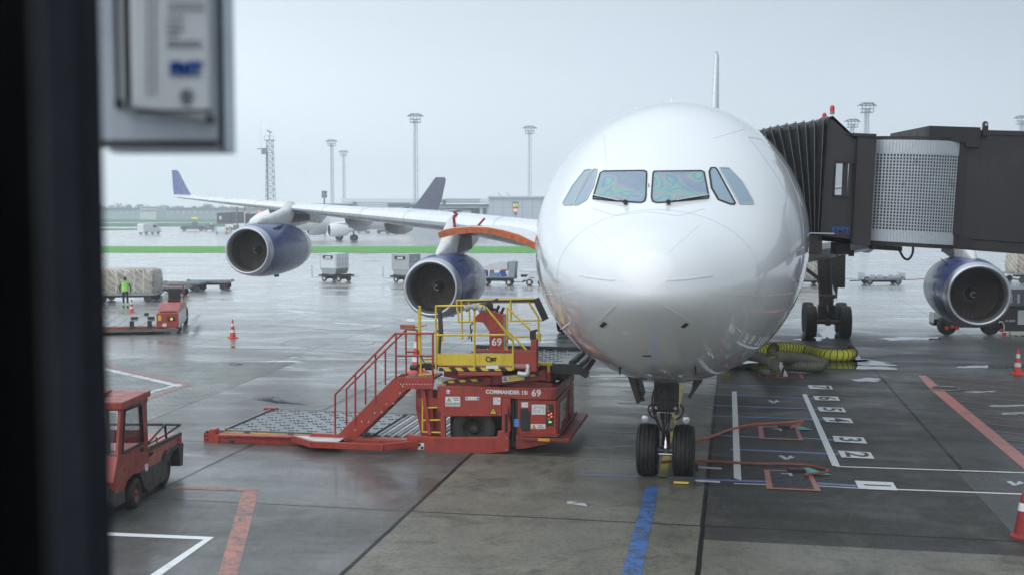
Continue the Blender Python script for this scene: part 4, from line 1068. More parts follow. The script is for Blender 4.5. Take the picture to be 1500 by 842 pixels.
def head(root, c, skin='skin', hair=True, face=-1):
    """face looks along local y * face"""
    m_ = MB(); rg = []
    prof = [(-.125, .028, .02), (-.11, .05, .015), (-.08, .065, .006), (-.04, .074, 0), (0, .078, 0), (.04, .079, 0), (.075, .070, 0), (.1, .052, 0), (.117, .02, 0)]
    for z, r_, off in prof: rg.append([Vector((c[0]+r_*math.cos(a), c[1]+face*off+r_*1.22*math.sin(a), c[2]+z)) for a in [2*PI*q/20 for q in range(20)]])
    m_.rings(rg)
    m_.prism([(c[0]-.014, c[1]+face*.088, c[2]-.03), (c[0]+.014, c[1]+face*.088, c[2]-.03), (c[0], c[1]+face*.088, c[2]+.02)], (0, face*.022, -.008))
    for s_ in (-1, 1):
        m_.cbox((c[0]+s_*.079, c[1]-face*.005, c[2]-.005), (.014, .03, .055))
        m_.cbox((c[0]+s_*.03, c[1]+face*.092, c[2]+.012), (.022, .008, .01), 1)
    m_.cbox((c[0], c[1]+face*.088, c[2]-.06), (.045, .01, .009), 1)
    h_ = m_.build('head', [skin, 'hair_dark'], root, smooth=True)
    if hair:
        m_ = MB(); rg = []
        for z, r_, off in [(-.06, .060, -.035), (-.01, .082, -.022), (.03, .086, -.012), (.08, .078, -.006), (.115, .05, -.004), (.13, .015, 0)]:
            rg.append([Vector((c[0]+r_*math.cos(a), c[1]+face*off+r_*1.18*math.sin(a), c[2]+z)) for a in [2*PI*q/20 for q in range(20)]])
        m_.rings(rg); m_.build('hair', 'hair_dark', h_, smooth=True)
    return h_
# pilot sits low behind the left windscreen
J = {'pelvis': (0, .1, -.35, .16), 'belly': (0, .08, -.15, .15), 'chest': (0, .02, .08, .15), 'neck': (0, -.02, .26, .055), 'headb': (0, -.03, .34, .05)}
E = [('pelvis', 'belly'), ('belly', 'chest'), ('chest', 'neck'), ('neck', 'headb')]
arm(J, E, 'L', (-.20, .02, .12), (-.30, -.12, -.08), (-.22, -.36, -.1)); arm(J, E, 'R', (.20, .02, .12), (.30, -.12, -.08), (.22, -.36, -.1))
for s_ in (-1, 1): J[f'k{s_}'] = (s_*.12, -.35, -.38, .07); E.append(('pelvis', f'k{s_}'))
figure(PT, J, E, None, lambda c: 1 if (c.z > .22 or (c.y < -.33 and c.z > -.2)) else (2 if c.z < -.3 else 0), ['shirt_white', 'skin_dark', 'trouser_dark'])
head(PT, (0, -.05, .42), 'skin_dark')
# ground worker
wl_ = G(184, 452)
def worker(o, rz, label, name='person'):
    t_ = thing(name, label, 'person', loc=(o.x, o.y, 0), rz=rz)
    J = {'pelvis': (0, 0, .95, .135), 'belly': (0, 0, 1.12, .135), 'chest': (0, .01, 1.33, .15), 'neck': (0, 0, 1.50, .055), 'headb': (0, .01, 1.58, .05)}
    E = [('pelvis', 'belly'), ('belly', 'chest'), ('chest', 'neck'), ('neck', 'headb')]
    for s_, st in ((-1, .10), (1, -.08)):
        J[f'h{s_}'] = (s_*.10, 0, .88, .09); J[f'k{s_}'] = (s_*.11, st*.5+.03, .50, .062); J[f'a{s_}'] = (s_*.12, st, .10, .042); J[f't{s_}'] = (s_*.13, st+.17, .04, .04)
        E += [('pelvis', f'h{s_}'), (f'h{s_}', f'k{s_}'), (f'k{s_}', f'a{s_}'), (f'a{s_}', f't{s_}')]
    arm(J, E, 'L', (-.21, 0, 1.40), (-.30, .03, 1.13), (-.26, .12, .90)); arm(J, E, 'R', (.21, 0, 1.40), (.30, .03, 1.13), (.26, .14, .92))
    def mf(c):
        if c.z > 1.52: return 1
        if c.z > .97 and abs(c.x) < .2: return 2 if not (1.05 < c.z < 1.10 or 1.16 < c.z < 1.2) else 3
        if .20 < c.z < .34: return 2
        if c.z < .97 and abs(c.x) > .2 and .6 < c.z < .92: return 1
        return 0
    figure(t_, J, E, None, mf, ['trouser_dark', 'skin', 'hivis', 'reflective'])
    head(t_, (0, .02, 1.66), 'skin', face=1)
    m_ = MB()
    for z0, z1, w0, w1 in ((.98, 1.18, .19, .185), (1.18, 1.46, .185, .215)):
        m_.rings([[Vector((w*math.cos(a), .005+.155*math.sin(a), z)) for a in [2*PI*q/20 for q in range(20)]] for w, z in ((w0, z0), (w1, z1))], cap=False)
    vs = m_.build('vest', 'hivis', t_, smooth=True)
    m_ = MB()
    for z in (1.03, 1.13): m_.rings([[Vector((.196*math.cos(a), .005+.162*math.sin(a), z+dz)) for a in [2*PI*q/20 for q in range(20)]] for dz in (0, .035)], cap=False)
    m_.build('reflective_band', 'reflective', vs, smooth=True)
    return t_
worker(wl_, R(12), 'person with dark hair in a lime hi-vis vest and dark trousers, back turned')
# ================================================================== CARGO LOADER
LO = G(745, 664); L = Fr((LO.x, LO.y, 0), YAW)
LD = thing('cargo_loader', 'big red scissor-lift cargo loader with yellow railings and number 69 docked at the airliner', 'cargo loader', L)
def on(px, py, y=0.0): return L.on(px, py, y)
def face(m_, pxs, y, depth, mi=0, mside=None):       # solid whose front outline lies in the plane local y
    return m_.prism([on(a, b, y) for a, b in pxs], (0, depth, 0), mi, mside)
# --- low rear deck with casters
zd = on(400, 597, 3.15).z; zd = max(.5, min(.75, zd))
xl = on(345, 640, .35).x; xr = on(650, 640, .3).x
m_ = MB()
y0, y1 = .35, 3.25
xa, xb, xc = on(335, 632, y0).x, on(545, 632, y0).x, on(640, 632, y0).x+.6
ztop = on(420, 632, y0).z
m_ = MB(); m_.box((xb+.01, y0, ztop-.14), (xc, y1, ztop-.09))
m_.box((xa-.25, y0+.05, ztop-.30), (xc, y1-.05, ztop-.15)); m_.build('deck_frame', 'black_steel', LD)
m_ = MB(); m_.box((xa, y0, ztop-.05), (xb, y1, ztop)); nx = 15
for i in range(nx):
    for j in range(9):
        if (i+j) % 2: continue
        x = lerp(xa+.15, xb-.12, i/(nx-1)); y = lerp(y0+.18, y1-.18, j/8)
        m_.cbox((x-.04, y, ztop+.003), (.15, .07, .012), 1); m_.cbox((x+.09, y+.015, ztop+.003), (.05, .05, .012), 1); m_.cyl((x-.05, y-.024, ztop+.004), (x-.05, y+.024, ztop+.004), .022, n=8, mi=2); m_.cyl((x+.03, y-.02, ztop+.004), (x+.03, y+.02, ztop+.004), .016, n=8, mi=2)
dk = m_.build('rear_deck', ['deck_metal', 'black_steel', 'tread_metal'], LD)
x = xb+.12
while x < xc:
    m_ = MB(); m_.cyl((x, y0+.05, ztop-.055), (x, y1-.05, ztop-.055), .062, n=12); m_.build('roller', 'roller_metal', LD, smooth=True)
    m_ = MB(); m_.cbox((x+.11, (y0+y1)/2, ztop-.035), (.06, y1-y0-.1, .03)); m_.build('cross_slat', 'tread_metal', LD); x += .24
m_ = MB()
for a, b in ((328, 357), (366, 421), (430, 490), (497, 520), (527, 565)):
    p = on(a, 626, y0-.03); q = on(b, 626, y0-.03); m_.box((p.x, y0-.03, ztop-.16), (q.x, y0+.01, ztop-.045))
m_.build('deck_edge', 'rail_yellow', LD, bevel=.004)
m_ = MB()
for a in (361, 425, 493, 523): p = on(a, 633, y0-.05); m_.cbox((p.x, y0-.03, ztop-.18), (.12, .07, .22))
m_.box((xa-.28, y0, ztop-.16), (xa-.02, y0+.3, ztop-.02)); m_.cyl((xa-.3, y0+.1, ztop-.06), (xa-.02, y0+.1, ztop-.06), .07)
m_.box((xa-.1, y0, ztop-.06), (xa-.06, y1, ztop+.03)); m_.box((xa-.22, y0+.1, ztop-.08), (xa-.17, y1-.1, ztop-.02)); m_.box((xa, y1, ztop-.1), (xc, y1+.04, ztop+.02))
m_.build('deck_guide', 'gear_grey', LD)
m_ = MB(); m_.cbox((xa-.1, y1-.05, ztop+.02), (.34, .16, .06)); m_.build('end_stop', 'loader_red_dull', LD)
# --- base frame
m_ = MB()
face(m_, [(298,633),(309,628),(315,628),(316,637),(298,640)], 0, .22); face(m_, [(298,636),(321,636),(321,652),(298,652)], 0, .3)
face(m_, [(321,636),(420,639),(600,655),(600,664),(321,652)] if False else [(318,636.5),(600,644),(600,663),(318,652)], .03, .12)
face(m_, [(320,636),(600,643.5),(600,646),(320,639)], -.05, .25); face(m_, [(446,644),(457,634),(497,636),(497,654),(446,654)], -.12, .1)
bs = m_.build('base_frame', 'loader_red', LD, bevel=.012)
m_ = MB(); p = on(303, 632, -.01); m_.cyl((p.x, -.02, p.z), (p.x, .05, p.z), .03); p = on(303.5, 643, 0); m_.cbox((p.x, -.005, p.z), (.06, .02, .04)); p = on(340, 646, .03); m_.cbox((p.x, .025, p.z), (.11, .03, .06)); m_.cyl(on(303, 652, .15), on(303, 656, .15)+Vector((0, 0, -.04)), .07)
m_.build('frame_hole', 'black_steel', bs)
# front wrap-around skirt of the chassis
m_ = MB()
face(m_, [(595,634.5),(604,637),(647,640),(728,639.5),(729,630.5),(746,631),(746,661),(719,663.5),(648,663),(597,659)], -.06, .12)
face(m_, [(609,568),(646,571),(646,662),(630,662),(617,640),(609,600)], .3, .1)
ch = m_.build('chassis_skirt', 'loader_red', LD, bevel=.02)
m_ = MB(); p = on(616.5, 653, -.065); m_.cbox((p.x, -.065, p.z), (.15, .008, .15)); m_.build('survey_target', 'label_white', ch)
m_ = MB()
for a, b in ((-1, 1), (1, -1)): m_.cbox((p.x+a*.033, -.071, p.z+b*.035), (.06, .006, .06))
m_.build('target_mark', 'ink_black', ch)
m_ = MB()
for a, b in ((742, 641), (742, 658)): q = on(a, b, -.06); m_.cyl((q.x, -.075, q.z), (q.x, -.05, q.z), .025, n=8)
m_.build('bolt', 'gear_grey', ch)
# upper body side
m_ = MB()
face(m_, [(645,566),(814,568),(814,585),(761,584.5),(748,582.5),(735,582),(735,609),(652,609),(652,640),(645,640)], .0, .10)
face(m_, [(735,583),(748,583),(748,632),(735,632)], -.03, .16)
pr = on(814, 575, 0)
top = on(740, 567, 0).z; zb = on(740, 583, 0).z
xR = pr.x
m_.box((on(646,570,0).x, .0, top-.04), (xR, .1, top)); m_.box((xR-.12, .0, zb), (xR, 3.0, top)); m_.box((on(650,570,0).x, 3.0, zb), (xR, 3.1, top))
m_.box((on(640,570,0).x, .02, .9), (on(650,570,0).x, 3.0, top-.02))
body = m_.build('body_side', 'loader_red', LD, bevel=.012)
m_ = MB(); m_.box((on(650,600,0).x, .62, .12), (on(735,600,0).x, 2.5, top-.14)); m_.build('body_interior', 'black_steel', LD)
# big drive wheel in the dark opening
wc = on(693, 640, .1); 
wheel((0, 0, 0), .52, .34, LD, 'wheel', 'tyre_worn', 'gear_dark', 'y', 3).location = (wc.x, .31, .50)
wheel((0, 0, 0), .52, .34, LD, 'wheel', 'tyre_worn', 'gear_dark', 'y', 3).location = (wc.x, 2.8, .50)
wheel((0, 0, 0), .40, .26, LD, 'wheel', 'tyre_worn', 'gear_dark', 'y', 3).location = (-.25+xR-.7, .6, .40)
wheel((0, 0, 0), .40, .26, LD, 'wheel', 'tyre_worn', 'gear_dark', 'y', 3).location = (-.25+xR-.7, 2.4, .40)
# hydraulic post
m_ = MB(); q = on(751, 600, .05); m_.cyl((q.x, .08, on(751,645,.05).z), (q.x, .08, on(751,585,.05).z), .045); q = on(741, 610, -.05); m_.cyl((q.x, -.06, on(741,632,0).z), (q.x, -.06, on(741,605,0).z), .03, mi=1)
m_.box((on(748,600,.1).x, .1, .15), (on(762,600,.1).x, .4, zb)); m_.build('lift_ram', ['black_steel', 'gear_dark'], LD)
# engine module at the right end
p0 = on(758, 586, .05); p1 = on(815.5, 586, .05); mz0 = on(790, 637, .05).z; mz1 = on(790, 585.5, .05).z
m_ = MB(); m_.box((p0.x, .05, mz0), (p1.x, 2.95, mz1)); mod = m_.build('engine_housing', 'loader_red', LD, bevel=.02)
m_ = MB()
face(m_, [(762,639),(818,640),(818,637.5),(762,636)], -.12, 3.2)
bx0, bx1 = on(762, 640, -.12).x, on(820, 640, -.12).x
m_.box((bx0, -.12, mz0-.10), (bx1+.22, 3.2, mz0-.02)); m_.prism([(bx0, .0, mz0-.1), (bx1, .0, mz0-.1), (bx0+.05, .0, .12), (bx0, 0, .12)], (0, 3.0, 0)); m_.box((bx0-.12, 0, .12), (bx0+.03, 3.0, mz0))
bp = m_.build('bumper', 'loader_red_dull', LD, bevel=.012)
m_ = MB(); q0, q1 = on(788, 640.5, -.125), on(805, 640.5, -.125); m_.box((q0.x, -.127, mz0-.095), (q1.x, -.12, mz0-.03)); m_.build('reflector', 'label_orange', bp)
m_ = MB(); face(m_, [(762,598),(773,598),(776.5,604),(776.5,631),(764,631),(762,625)], .035, .03); m_.build('access_grille', 'black_steel', mod)
m_ = MB(); face(m_, [(800,592),(810,592),(810,623.5),(800,623.5)], .03, .03); cp = m_.build('control_panel', 'black_steel', mod)
m_ = MB()
for a, b in ((807.5, 605), (808, 609.5), (804, 607)): q = on(a, b, .03); m_ = MB(); m_.cyl((q.x, .012, q.z), (q.x, .03, q.z), .018, n=10); m_.build('warning_lamp', 'led_red', cp)
m_ = MB()
for a in (804.5, 807): q = on(a, 617.5, .03); m_.cbox((q.x, .026, q.z), (.02, .01, .04))
m_.build('status_lamp', 'led_green', cp)
m_ = MB()
for a, b in ((802, 595.5), (803, 601), (804, 613)): q = on(a, b, .03); m_.tor((q.x, .026, q.z), .025, .006, 'y', 10, 5)
m_.build('dial', 'label_orange', cp)
def label_(pxs, y, mt, par, nm='label_plate', th=.004):
    m_ = MB(); m_.prism([on(a, b, y) for a, b in pxs], (0, th, 0)); return m_.build(nm, mt, par)
def rect(x0, y0, x1, y1): return [(x0, y0), (x1, y0), (x1, y1), (x0, y1)]
def tri_sign(cx, cy, s, y, par, bolt=False):
    label_([(cx-s, cy+s*.8), (cx+s, cy+s*.8), (cx, cy-s)], y, 'ink_black', par, 'warning_sign'); label_([(cx-s*.72, cy+s*.62), (cx+s*.72, cy+s*.62), (cx, cy-s*.68)], y-.004, 'label_yellow', par, 'warning_sign')
    if bolt: label_([(cx+s*.1, cy-s*.4), (cx-s*.22, cy+.15*s), (cx, cy+.12*s), (cx-s*.1, cy+s*.52), (cx+s*.22, cy), (cx, cy+.02*s)], y-.007, 'ink_black', par, 'warning_sign')
    else: label_(rect(cx-s*.08, cy-s*.3, cx+s*.08, cy+s*.2), y-.007, 'ink_black', par, 'warning_sign'); label_(rect(cx-s*.08, cy+s*.3, cx+s*.08, cy+s*.45), y-.007, 'ink_black', par, 'warning_sign')
def scribble(x0, y0, x1, y1, rows, y, par, mt='ink_grey', fill=.6):
    m_ = MB()
    for r_ in range(rows):
        yy = lerp(y0, y1, (r_+.5)/rows); x = x0; h_ = (y1-y0)/rows*.38
        while x < x1-.4:
            w_ = random.uniform(.8, 2.6); w_ = min(w_, x1-x)
            if random.random() < fill: m_.prism([on(a, b, y) for a, b in rect(x, yy-h_/2, x+w_, yy+h_/2)], (0, .002, 0))
            x += w_+.5
    if len(m_.bm.verts): m_.build('label_print', mt, par)
lb = label_(rect(652.5, 580.5, 674, 594.5), -.006, 'label_white', body); tri_sign(657.5, 584.5, 3.2, -.012, lb); scribble(663, 581.5, 673, 587, 2, -.009, lb, 'ink_black', .8)
m_ = MB()
for k in range(4): q = on(655.5+k*5.1, 591, -.01); m_.tor((q.x, -.012, q.z), .028, .006, 'y', 12, 5)
m_.build('label_print', 'ink_black', lb)
lb = label_(rect(682, 580.5, 702, 585.5), -.006, 'label_white', body)
for k in range(3): label_([(687.5+k*3.6, 584.6), (690.5+k*3.6, 584.6), (689+k*3.6, 581.4)], -.010, 'label_yellow', lb, 'label_print')
q = on(684.3, 583, -.01); m_ = MB(); m_.cyl((q.x, -.012, q.z), (q.x, -.006, q.z), .025, n=12); q = on(700, 583, -.01); m_.cyl((q.x, -.012, q.z), (q.x, -.006, q.z), .03, n=12); m_.build('label_print', 'label_blue', lb)
lb = label_(rect(722.5, 581.5, 733, 592), -.006, 'label_white', body); scribble(723.5, 582.5, 732, 591, 4, -.009, lb)
tri_sign(722.5, 601.5, 6.2, -.008, body, True)
lb = label_(rect(654, 570.5, 659, 576), -.006, 'label_white', body); scribble(654.5, 571, 658.8, 575.6, 2, -.009, lb, 'ink_black', .8)
m_ = MB(); q = on(742, 574, -.006); m_.text('COMMANDER 15i', .125, Matrix.Translation((q.x, -.006, q.z)) @ Matrix.Rotation(PI/2, 4, 'X'), bold=.004, sx=.98); m_.build('lettering', 'text_white', body); m_ = MB(); q = on(785.5, 575.5, -.006); m_.text('69', .22, Matrix.Translation((q.x, -.006, q.z)) @ Matrix.Rotation(PI/2, 4, 'X'), bold=.004); m_.build('lettering', 'text_white', body)
for r_, y_, mt_ in ((rect(764, 588.5, 773.5, 596), .044, 'label_white'), (rect(779, 592, 799, 606.5), .044, 'label_white'), (rect(777.5, 620.5, 799, 627.5), .044, 'label_white'), (rect(753, 613, 760, 624.5), .046, 'label_blue')):
    lb = label_(r_, y_, mt_, mod)
    if mt_ == 'label_white' and r_[0][1] < 600: scribble(r_[0][0]+1.5, r_[0][1]+2, r_[1][0]-2, r_[2][1]-2, 4 if r_[0][0] > 770 else 2, y_-.004, lb, 'ink_grey', .75)
    if r_[0][0] == 777.5: tri_sign(782, 624.3, 3.2, y_-.006, lb); scribble(788, 621.5, 797.5, 627, 2, y_-.004, lb, 'ink_black', .85)
# lettering on the right end of the engine housing ("JBT")
m_ = MB(); m_.text('JBT', .62, Matrix.Translation((p1.x+.004, 1.05, (mz0+mz1)/2)) @ Matrix.Rotation(PI/2, 4, 'Z') @ Matrix.Rotation(PI/2, 4, 'X'), bold=.02); m_.build('lettering', 'text_white', mod)
m_ = MB(); m_.box((p1.x+.002, 1.95, mz0+.05), (p1.x+.03, 1.99, mz1-.02)); m_.box((p1.x+.002, .08, mz0+.04), (p1.x+.03, .12, mz1-.02)); m_.box((p1.x+.01, 1.3, (mz0+mz1)/2-.03), (p1.x+.05, 1.42, (mz0+mz1)/2+.03)); m_.build('door_hinge', 'loader_red_dull', mod)
# --- scissor arms and bridge deck
m_ = MB()
for yy in (.25, 2.7):
    m_.bar((on(655,565,.3).x, yy, top-.02), (on(800,560,.3).x, yy, top+.28), .12, .22); m_.bar((on(650,560,.3).x, yy+.14, top+.26), (on(808,565,.3).x, yy+.14, top-.03), .12, .2)
    m_.cyl((on(716,560,.3).x, yy-.1, top+.12), (on(716,560,.3).x, yy+.3, top+.12), .10)
m_.bar((on(800,560,.3).x, .3, top+.22), (on(800,560,.3).x, 2.9, top+.22), .2, .2)
m_.build('scissor_arm', 'loader_red_dull', LD, bevel=.01)
m_ = MB(); face(m_, [(650,561),(705,557.5),(705,553.5),(650,558)], .12, .01); face(m_, [(768,553),(792,549),(792,545.5),(768,549.5)], .12, .01); m_.build('hazard_stripe', 'hazard', LD)
lb = label_([(735,550.5),(767,548),(768,555.5),(736,559.5)], .10, 'label_white', LD); label_([(745,551),(766,549.4),(766.5,554.8),(745.5,557)], .095, 'label_yellow', lb); tri_sign(740.2, 554.8, 3.4, .094, lb)
m_ = MB(); m_.box((on(700,560,.6).x, .5, top-.05), (on(805,560,.6).x, 2.6, top+.12)); m_.build('scissor_frame', 'black_steel', LD)
zB = on(800, 534, .55).z+.02
xB0, xB1 = on(663, 520, .7).x, on(847, 530, .55).x
yB0, yB1 = .55, 3.25
m_ = MB(); m_.box((xB0, yB0, zB-.05), (xB1, yB1, zB))
for i in range(16):
    for j in range(8):
        if (i+j) % 2: continue
        x = lerp(xB0+.25, xB1-.55, i/15); y = lerp(yB0+.25, yB1-.25, j/7)
        m_.cbox((x-.04, y, zB+.003), (.14, .07, .012), 1); m_.cbox((x+.08, y+.01, zB+.003), (.05, .05, .012), 1); m_.cyl((x-.05, y-.024, zB+.004), (x-.05, y+.024, zB+.004), .022, n=8, mi=2)
bd = m_.build('bridge_deck', ['deck_metal', 'black_steel', 'tread_metal'], LD)
m_ = MB(); m_.cyl((xB1-.16, yB0+.1, zB+.02), (xB1-.16, yB1-.1, zB+.02), .075, n=14); m_.build('roller', 'black_steel', bd, smooth=True); m_ = MB(); m_.cyl((xB1+.08, yB0+.1, zB), (xB1+.08, yB1-.1, zB), .06, n=14); m_.build('roller', 'black_steel', bd, smooth=True)
m_ = MB(); m_.box((xB0, yB0-.02, zB-.22), (xB1+.05, yB0+.08, zB+.01)); m_.box((xB0, yB1-.08, zB-.2), (xB1+.05, yB1+.02, zB+.09)); m_.box((xB0, yB0, zB-.2), (xB0+.1, yB1, zB-.02))
m_.bar((xB1, yB0+.02, zB-.1), (xB1+.22, yB0+.02, zB-.24), .09, .16); m_.bar((xB1+.12, yB0+.02, zB-.2), (xB1+.34, yB0+.1, zB+.12), .07, .12); m_.bar((xB1+.12, yB1-.1, zB-.2), (xB1+.34, yB1-.1, zB+.12), .07, .12); m_.cyl((xB1+.32, yB0+.1, zB+.09), (xB1+.32, yB1-.1, zB+.09), .05)
m_.box((xB1-.5, 1.0, zB-.4), (xB1-.3, 2.8, zB-.2)); m_.build('bridge_frame', 'black_steel', LD, bevel=.008)
m_ = MB(); q0, q1 = on(786, 523, .5), on(809, 523, .5); m_.box((q0.x, .45, zB-.02), (q1.x, .55, zB+.04)); m_.cbox(((q0.x+q1.x)/2+.1, .5, zB-.12), (.06, .06, .24)); m_.build('deck_guide', 'rail_yellow', LD)
# --- operator's platform
yP = -.15
zP = on(690, 541, yP).z
m_ = MB(); face(m_, [(640,517.5),(696,517.5),(752,517.5),(752,534.5),(640,534.5)], yP, .03); kp = m_.build('kick_plate', 'rail_yellow', LD, bevel=.004)
m_ = MB(); q0, q1 = on(640, 535, yP), on(786, 541, yP); m_.box((q0.x, yP+.02, q1.z), (q1.x, .52, q0.z+.01)); face(m_, [(752,514),(778,514),(778,532.5),(752,532.5)], yP+.02, .04); face(m_, [(671,544.5),(736,544),(736,549.5),(671,550)], yP-.01, .3)
face(m_, [(690,515),(697,512),(786,512),(786,516),(690,517)], .1, .06); q0, q1 = on(777.5, 505, yP), on(786, 545, yP); m_.box((q0.x, yP-.01, q1.z+.02), (q1.x, yP+.25, q0.z+.12))
m_.build('operator_floor', 'loader_red', LD, bevel=.008)
m_ = MB(); face(m_, [(643,538),(750,537.5),(750,542.5),(643,543.2)], yP-.004, .02); m_.build('hazard_stripe', 'hazard', LD)
lb = label_(rect(712, 535, 730, 539.5), yP-.01, 'label_white', LD)
m_ = MB(); q = on(719, 525.5, yP); m_.tor((q.x-.06, yP-.008, q.z), .05, .012, 'y', 16, 6, a0=.6, a1=5.2); m_.text('JBT', .10, Matrix.Translation((q.x+.06, yP-.006, q.z-.01)) @ Matrix.Rotation(PI/2, 4, 'X'), bold=.008); m_.build('logo', 'ink_black', kp)
def rails(name, segs, r, mt, par, bend=False):
    m_ = MB()
    for s_ in segs:
        pts = [on(a, b, y) if len((a, b, y)) == 3 else None for a, b, y in s_]
        for p, q in zip(pts, pts[1:]): m_.cyl(p, q, r, n=8)
        for p in pts[1:-1]: m_.cbox(p, (r*1.5, r*1.5, r*1.5))
    return m_.build(name, mt, par, smooth=True, angle=50)
f_ = yP
rails('front_railing', [[(638.5,541,f_),(638.5,448,f_),(706,447.5,f_),(712,450,f_),(751.5,498,f_),(752,541,f_)], [(638.5,490.5,f_),(742,490,f_)], [(695,541,f_),(695,448,f_)],
                        [(743,512,f_+.1),(743,450,f_+.1),(777,483,f_+.1)], [(743,483,f_+.05),(771,512,f_+.05)]], .024, 'rail_yellow', LD)
rails('side_railing', [[(640,541,.5),(643,470,.5),(647,470,.5),(648,500,.5)], [(616.5,548,f_+.1),(615.5,449,f_+.1),(613,449,f_+.1)], [(614,549,f_+.2),(640,547,f_+.1)], [(613,532,.1),(640,529,.1)], [(616,525,.5),(640,525,.5)]], .022, 'rail_yellow', LD)
m_ = MB(); m_.bar(on(614.5, 512, f_+.1), on(614.5, 452, f_+.1), .07, .05); m_.build('gate_post', 'rail_yellow', LD, bevel=.01)
yb = 2.9
rails('rear_railing', [[(670,455,yb),(669,440,yb),(783,437.5,yb),(797,468,yb)], [(670,442.5,yb+.05),(782,442,yb+.05)], [(671,455,yb),(671.5,471,yb),(700,470,yb)], [(676,440,yb),(677,497,yb)], [(687,442,yb),(688,470,yb)], [(748,438,yb),(748.5,470,yb)], [(746,469.5,yb),(797,468.5,yb)],
                       [(774,442,yb),(788.5,464,yb),(789.5,497,yb)], [(745,493,yb),(786,492,yb)]], .026, 'rail_yellow', LD)
m_ = MB(); m_.bar(on(785, 437, yb), on(799.5, 468, yb), .10, .16); m_.bar(on(668, 441, yb), on(784, 439.5, yb), .04, .06); m_.build('bumper_pad', 'black_steel', LD, bevel=.01)
m_ = MB(); m_.cbox(on(789, 494, yb), (.11, .11, .2)); m_.build('railing_socket', 'rail_yellow', LD, bevel=.01)
rails('rear_railing', [[(691,500,yb-.2),(689,476,yb-.2),(697,470,yb-.2)], [(686,496,yb-.2),(692,482,yb-.2)]], .016, 'black_steel', LD)
# control arch with "69"
m_ = MB(); face(m_, [(695.5,464),(704.6,455.7),(719.6,454),(740,462),(740,514),(716.6,514),(716.6,485),(708,472.5),(695.5,470)], .22, .3); arch = m_.build('control_arch', 'loader_red', LD, bevel=.012)
m_ = MB(); q = on(727.5, 501, .21); m_.text('69', .24, Matrix.Translation((q.x, .214, q.z)) @ Matrix.Rotation(PI/2, 4, 'X'), bold=.005); m_.build('lettering', 'text_white', arch)
m_ = MB(); m_.bar(on(740.5, 463, .3), on(741.5, 513, .3), .05, .25); m_.build('arch_trim', 'gear_grey', arch)
m_ = MB(); q = on(712, 449, .3); m_.cbox(q, (.28, .25, .14)); m_.bar(q+Vector((-.15, 0, -.02)), q+Vector((.28, 0, .18)), .05); m_.bar(on(727,457,.3), on(731,447,.3), .045, .06); m_.bar(on(734,459,.3), on(738,450,.3), .045, .06); m_.cbox(on(722, 452.5, .3), (.22, .1, .05))
m_.build('control_lever', 'black_steel', arch)
m_ = MB(); q = [on(a, b, f_-.03) for a, b in ((681,452),(690,449),(700,450),(706,453),(712,452))]; m_.tube(smooth_path(q, 4), lambda i: .065+.02*math.sin(i*1.3), 10); m_.build('lashed_cloth', 'cloth_grey', LD, smooth=True)
m_ = MB(); m_.bar(on(644, 452, .1), on(646.5, 492, .1), .09, .09); m_.bar(on(646, 480, .1), on(643, 530, .1), .05, .05); m_.build('rail_pad', 'tug_dark', LD, bevel=.01)
m_ = MB(); q = on(772, 545, yP+.1); m_.tube(smooth_path([q+Vector((-.2, 0, -.02)), q+Vector((0, -.03, -.03)), q+Vector((.03, -.03, .1)), q+Vector((.03, 0, .26))], 5), .06, 10); m_.build('flex_duct', 'tread_metal', LD, smooth=True)
m_ = MB(); m_.bar(on(776.5, 486, f_+.1), on(787, 483, f_+.1), .07, .05); m_.bar(on(781, 497, f_+.1), on(780.5, 486, f_+.1), .12, .12); m_.bar(on(783, 545, .2), on(783, 498, .2), .12, .12, 1); m_.build('joystick_post', ['black_steel', 'loader_red_dull'], LD)
m_ = MB()
for a, b in ((622, 535), (628, 538), (606, 538)): q = on(a, b, .3); m_.cyl((q.x-.08, .3, q.z), (q.x+.08, .3, q.z), .06)
m_.bar(on(612, 534, .3), on(640, 536, .3), .10); m_.build('hose_reel', 'black_steel', LD)
# --- stairs
yS = -.10
m_ = MB()
face(m_, [(490,655),(489,657.5),(508,656.5),(596.5,569.5),(634,569.5),(634,551.5),(597,552.5),(576,553.5),(563,567),(501,630)] if False else [(486,655),(506,656.5),(596.5,569.5),(634.5,569.5),(634.5,551.5),(577,553),(494,637)], yS, .04)
st_ = m_.build('stair_stringer', 'loader_red', LD, bevel=.006)
m_ = MB(); face(m_, [(506,654),(512,656.5),(606,566),(636,560),(636,548),(588,547),(580,552)], yS+.85, .04)
for k in range(6):
    u = (k+.5)/6.3; a = on(lerp(500, 590, u), lerp(648, 562, u), yS)
    m_.box((a.x-.08, yS+.03, a.z-.015), (a.x+.20, yS+.86, a.z+.015))
q0, q1 = on(590, 552, yS), on(634, 552, yS); m_.box((q0.x, yS+.02, q0.z-.05), (q1.x, yS+.88, q0.z-.005))
m_.build('stair_tread', 'loader_red_dull', LD)
m_ = MB()
for a, b in ((506,644),(511,652),(502,652),(520,629),(530,617),(540,617),(549,604),(559,603),(566,591),(576,590),(586,575),(590,565)): q = on(a, b, yS); m_.cyl((q.x, yS-.008, q.z), (q.x, yS, q.z), .016, n=8)
for k in range(11): q = on(587+k*4.4, 562, yS); m_.cyl((q.x, yS-.008, q.z), (q.x, yS, q.z), .014, n=8)
m_.build('bolt', 'tread_metal', st_)
ys2 = yS+.80
rails('handrail', [[(491,650,yS),(491,577,yS),(579,488,yS),(634,488,yS),(634,565,yS)], [(580,488,yS),(580,555,yS)], [(580,521,yS),(634,521,yS)], [(520.5,622,yS),(520.5,547,yS)], [(550,590,yS),(550,518.5,yS)], ], .024, 'loader_red', LD)
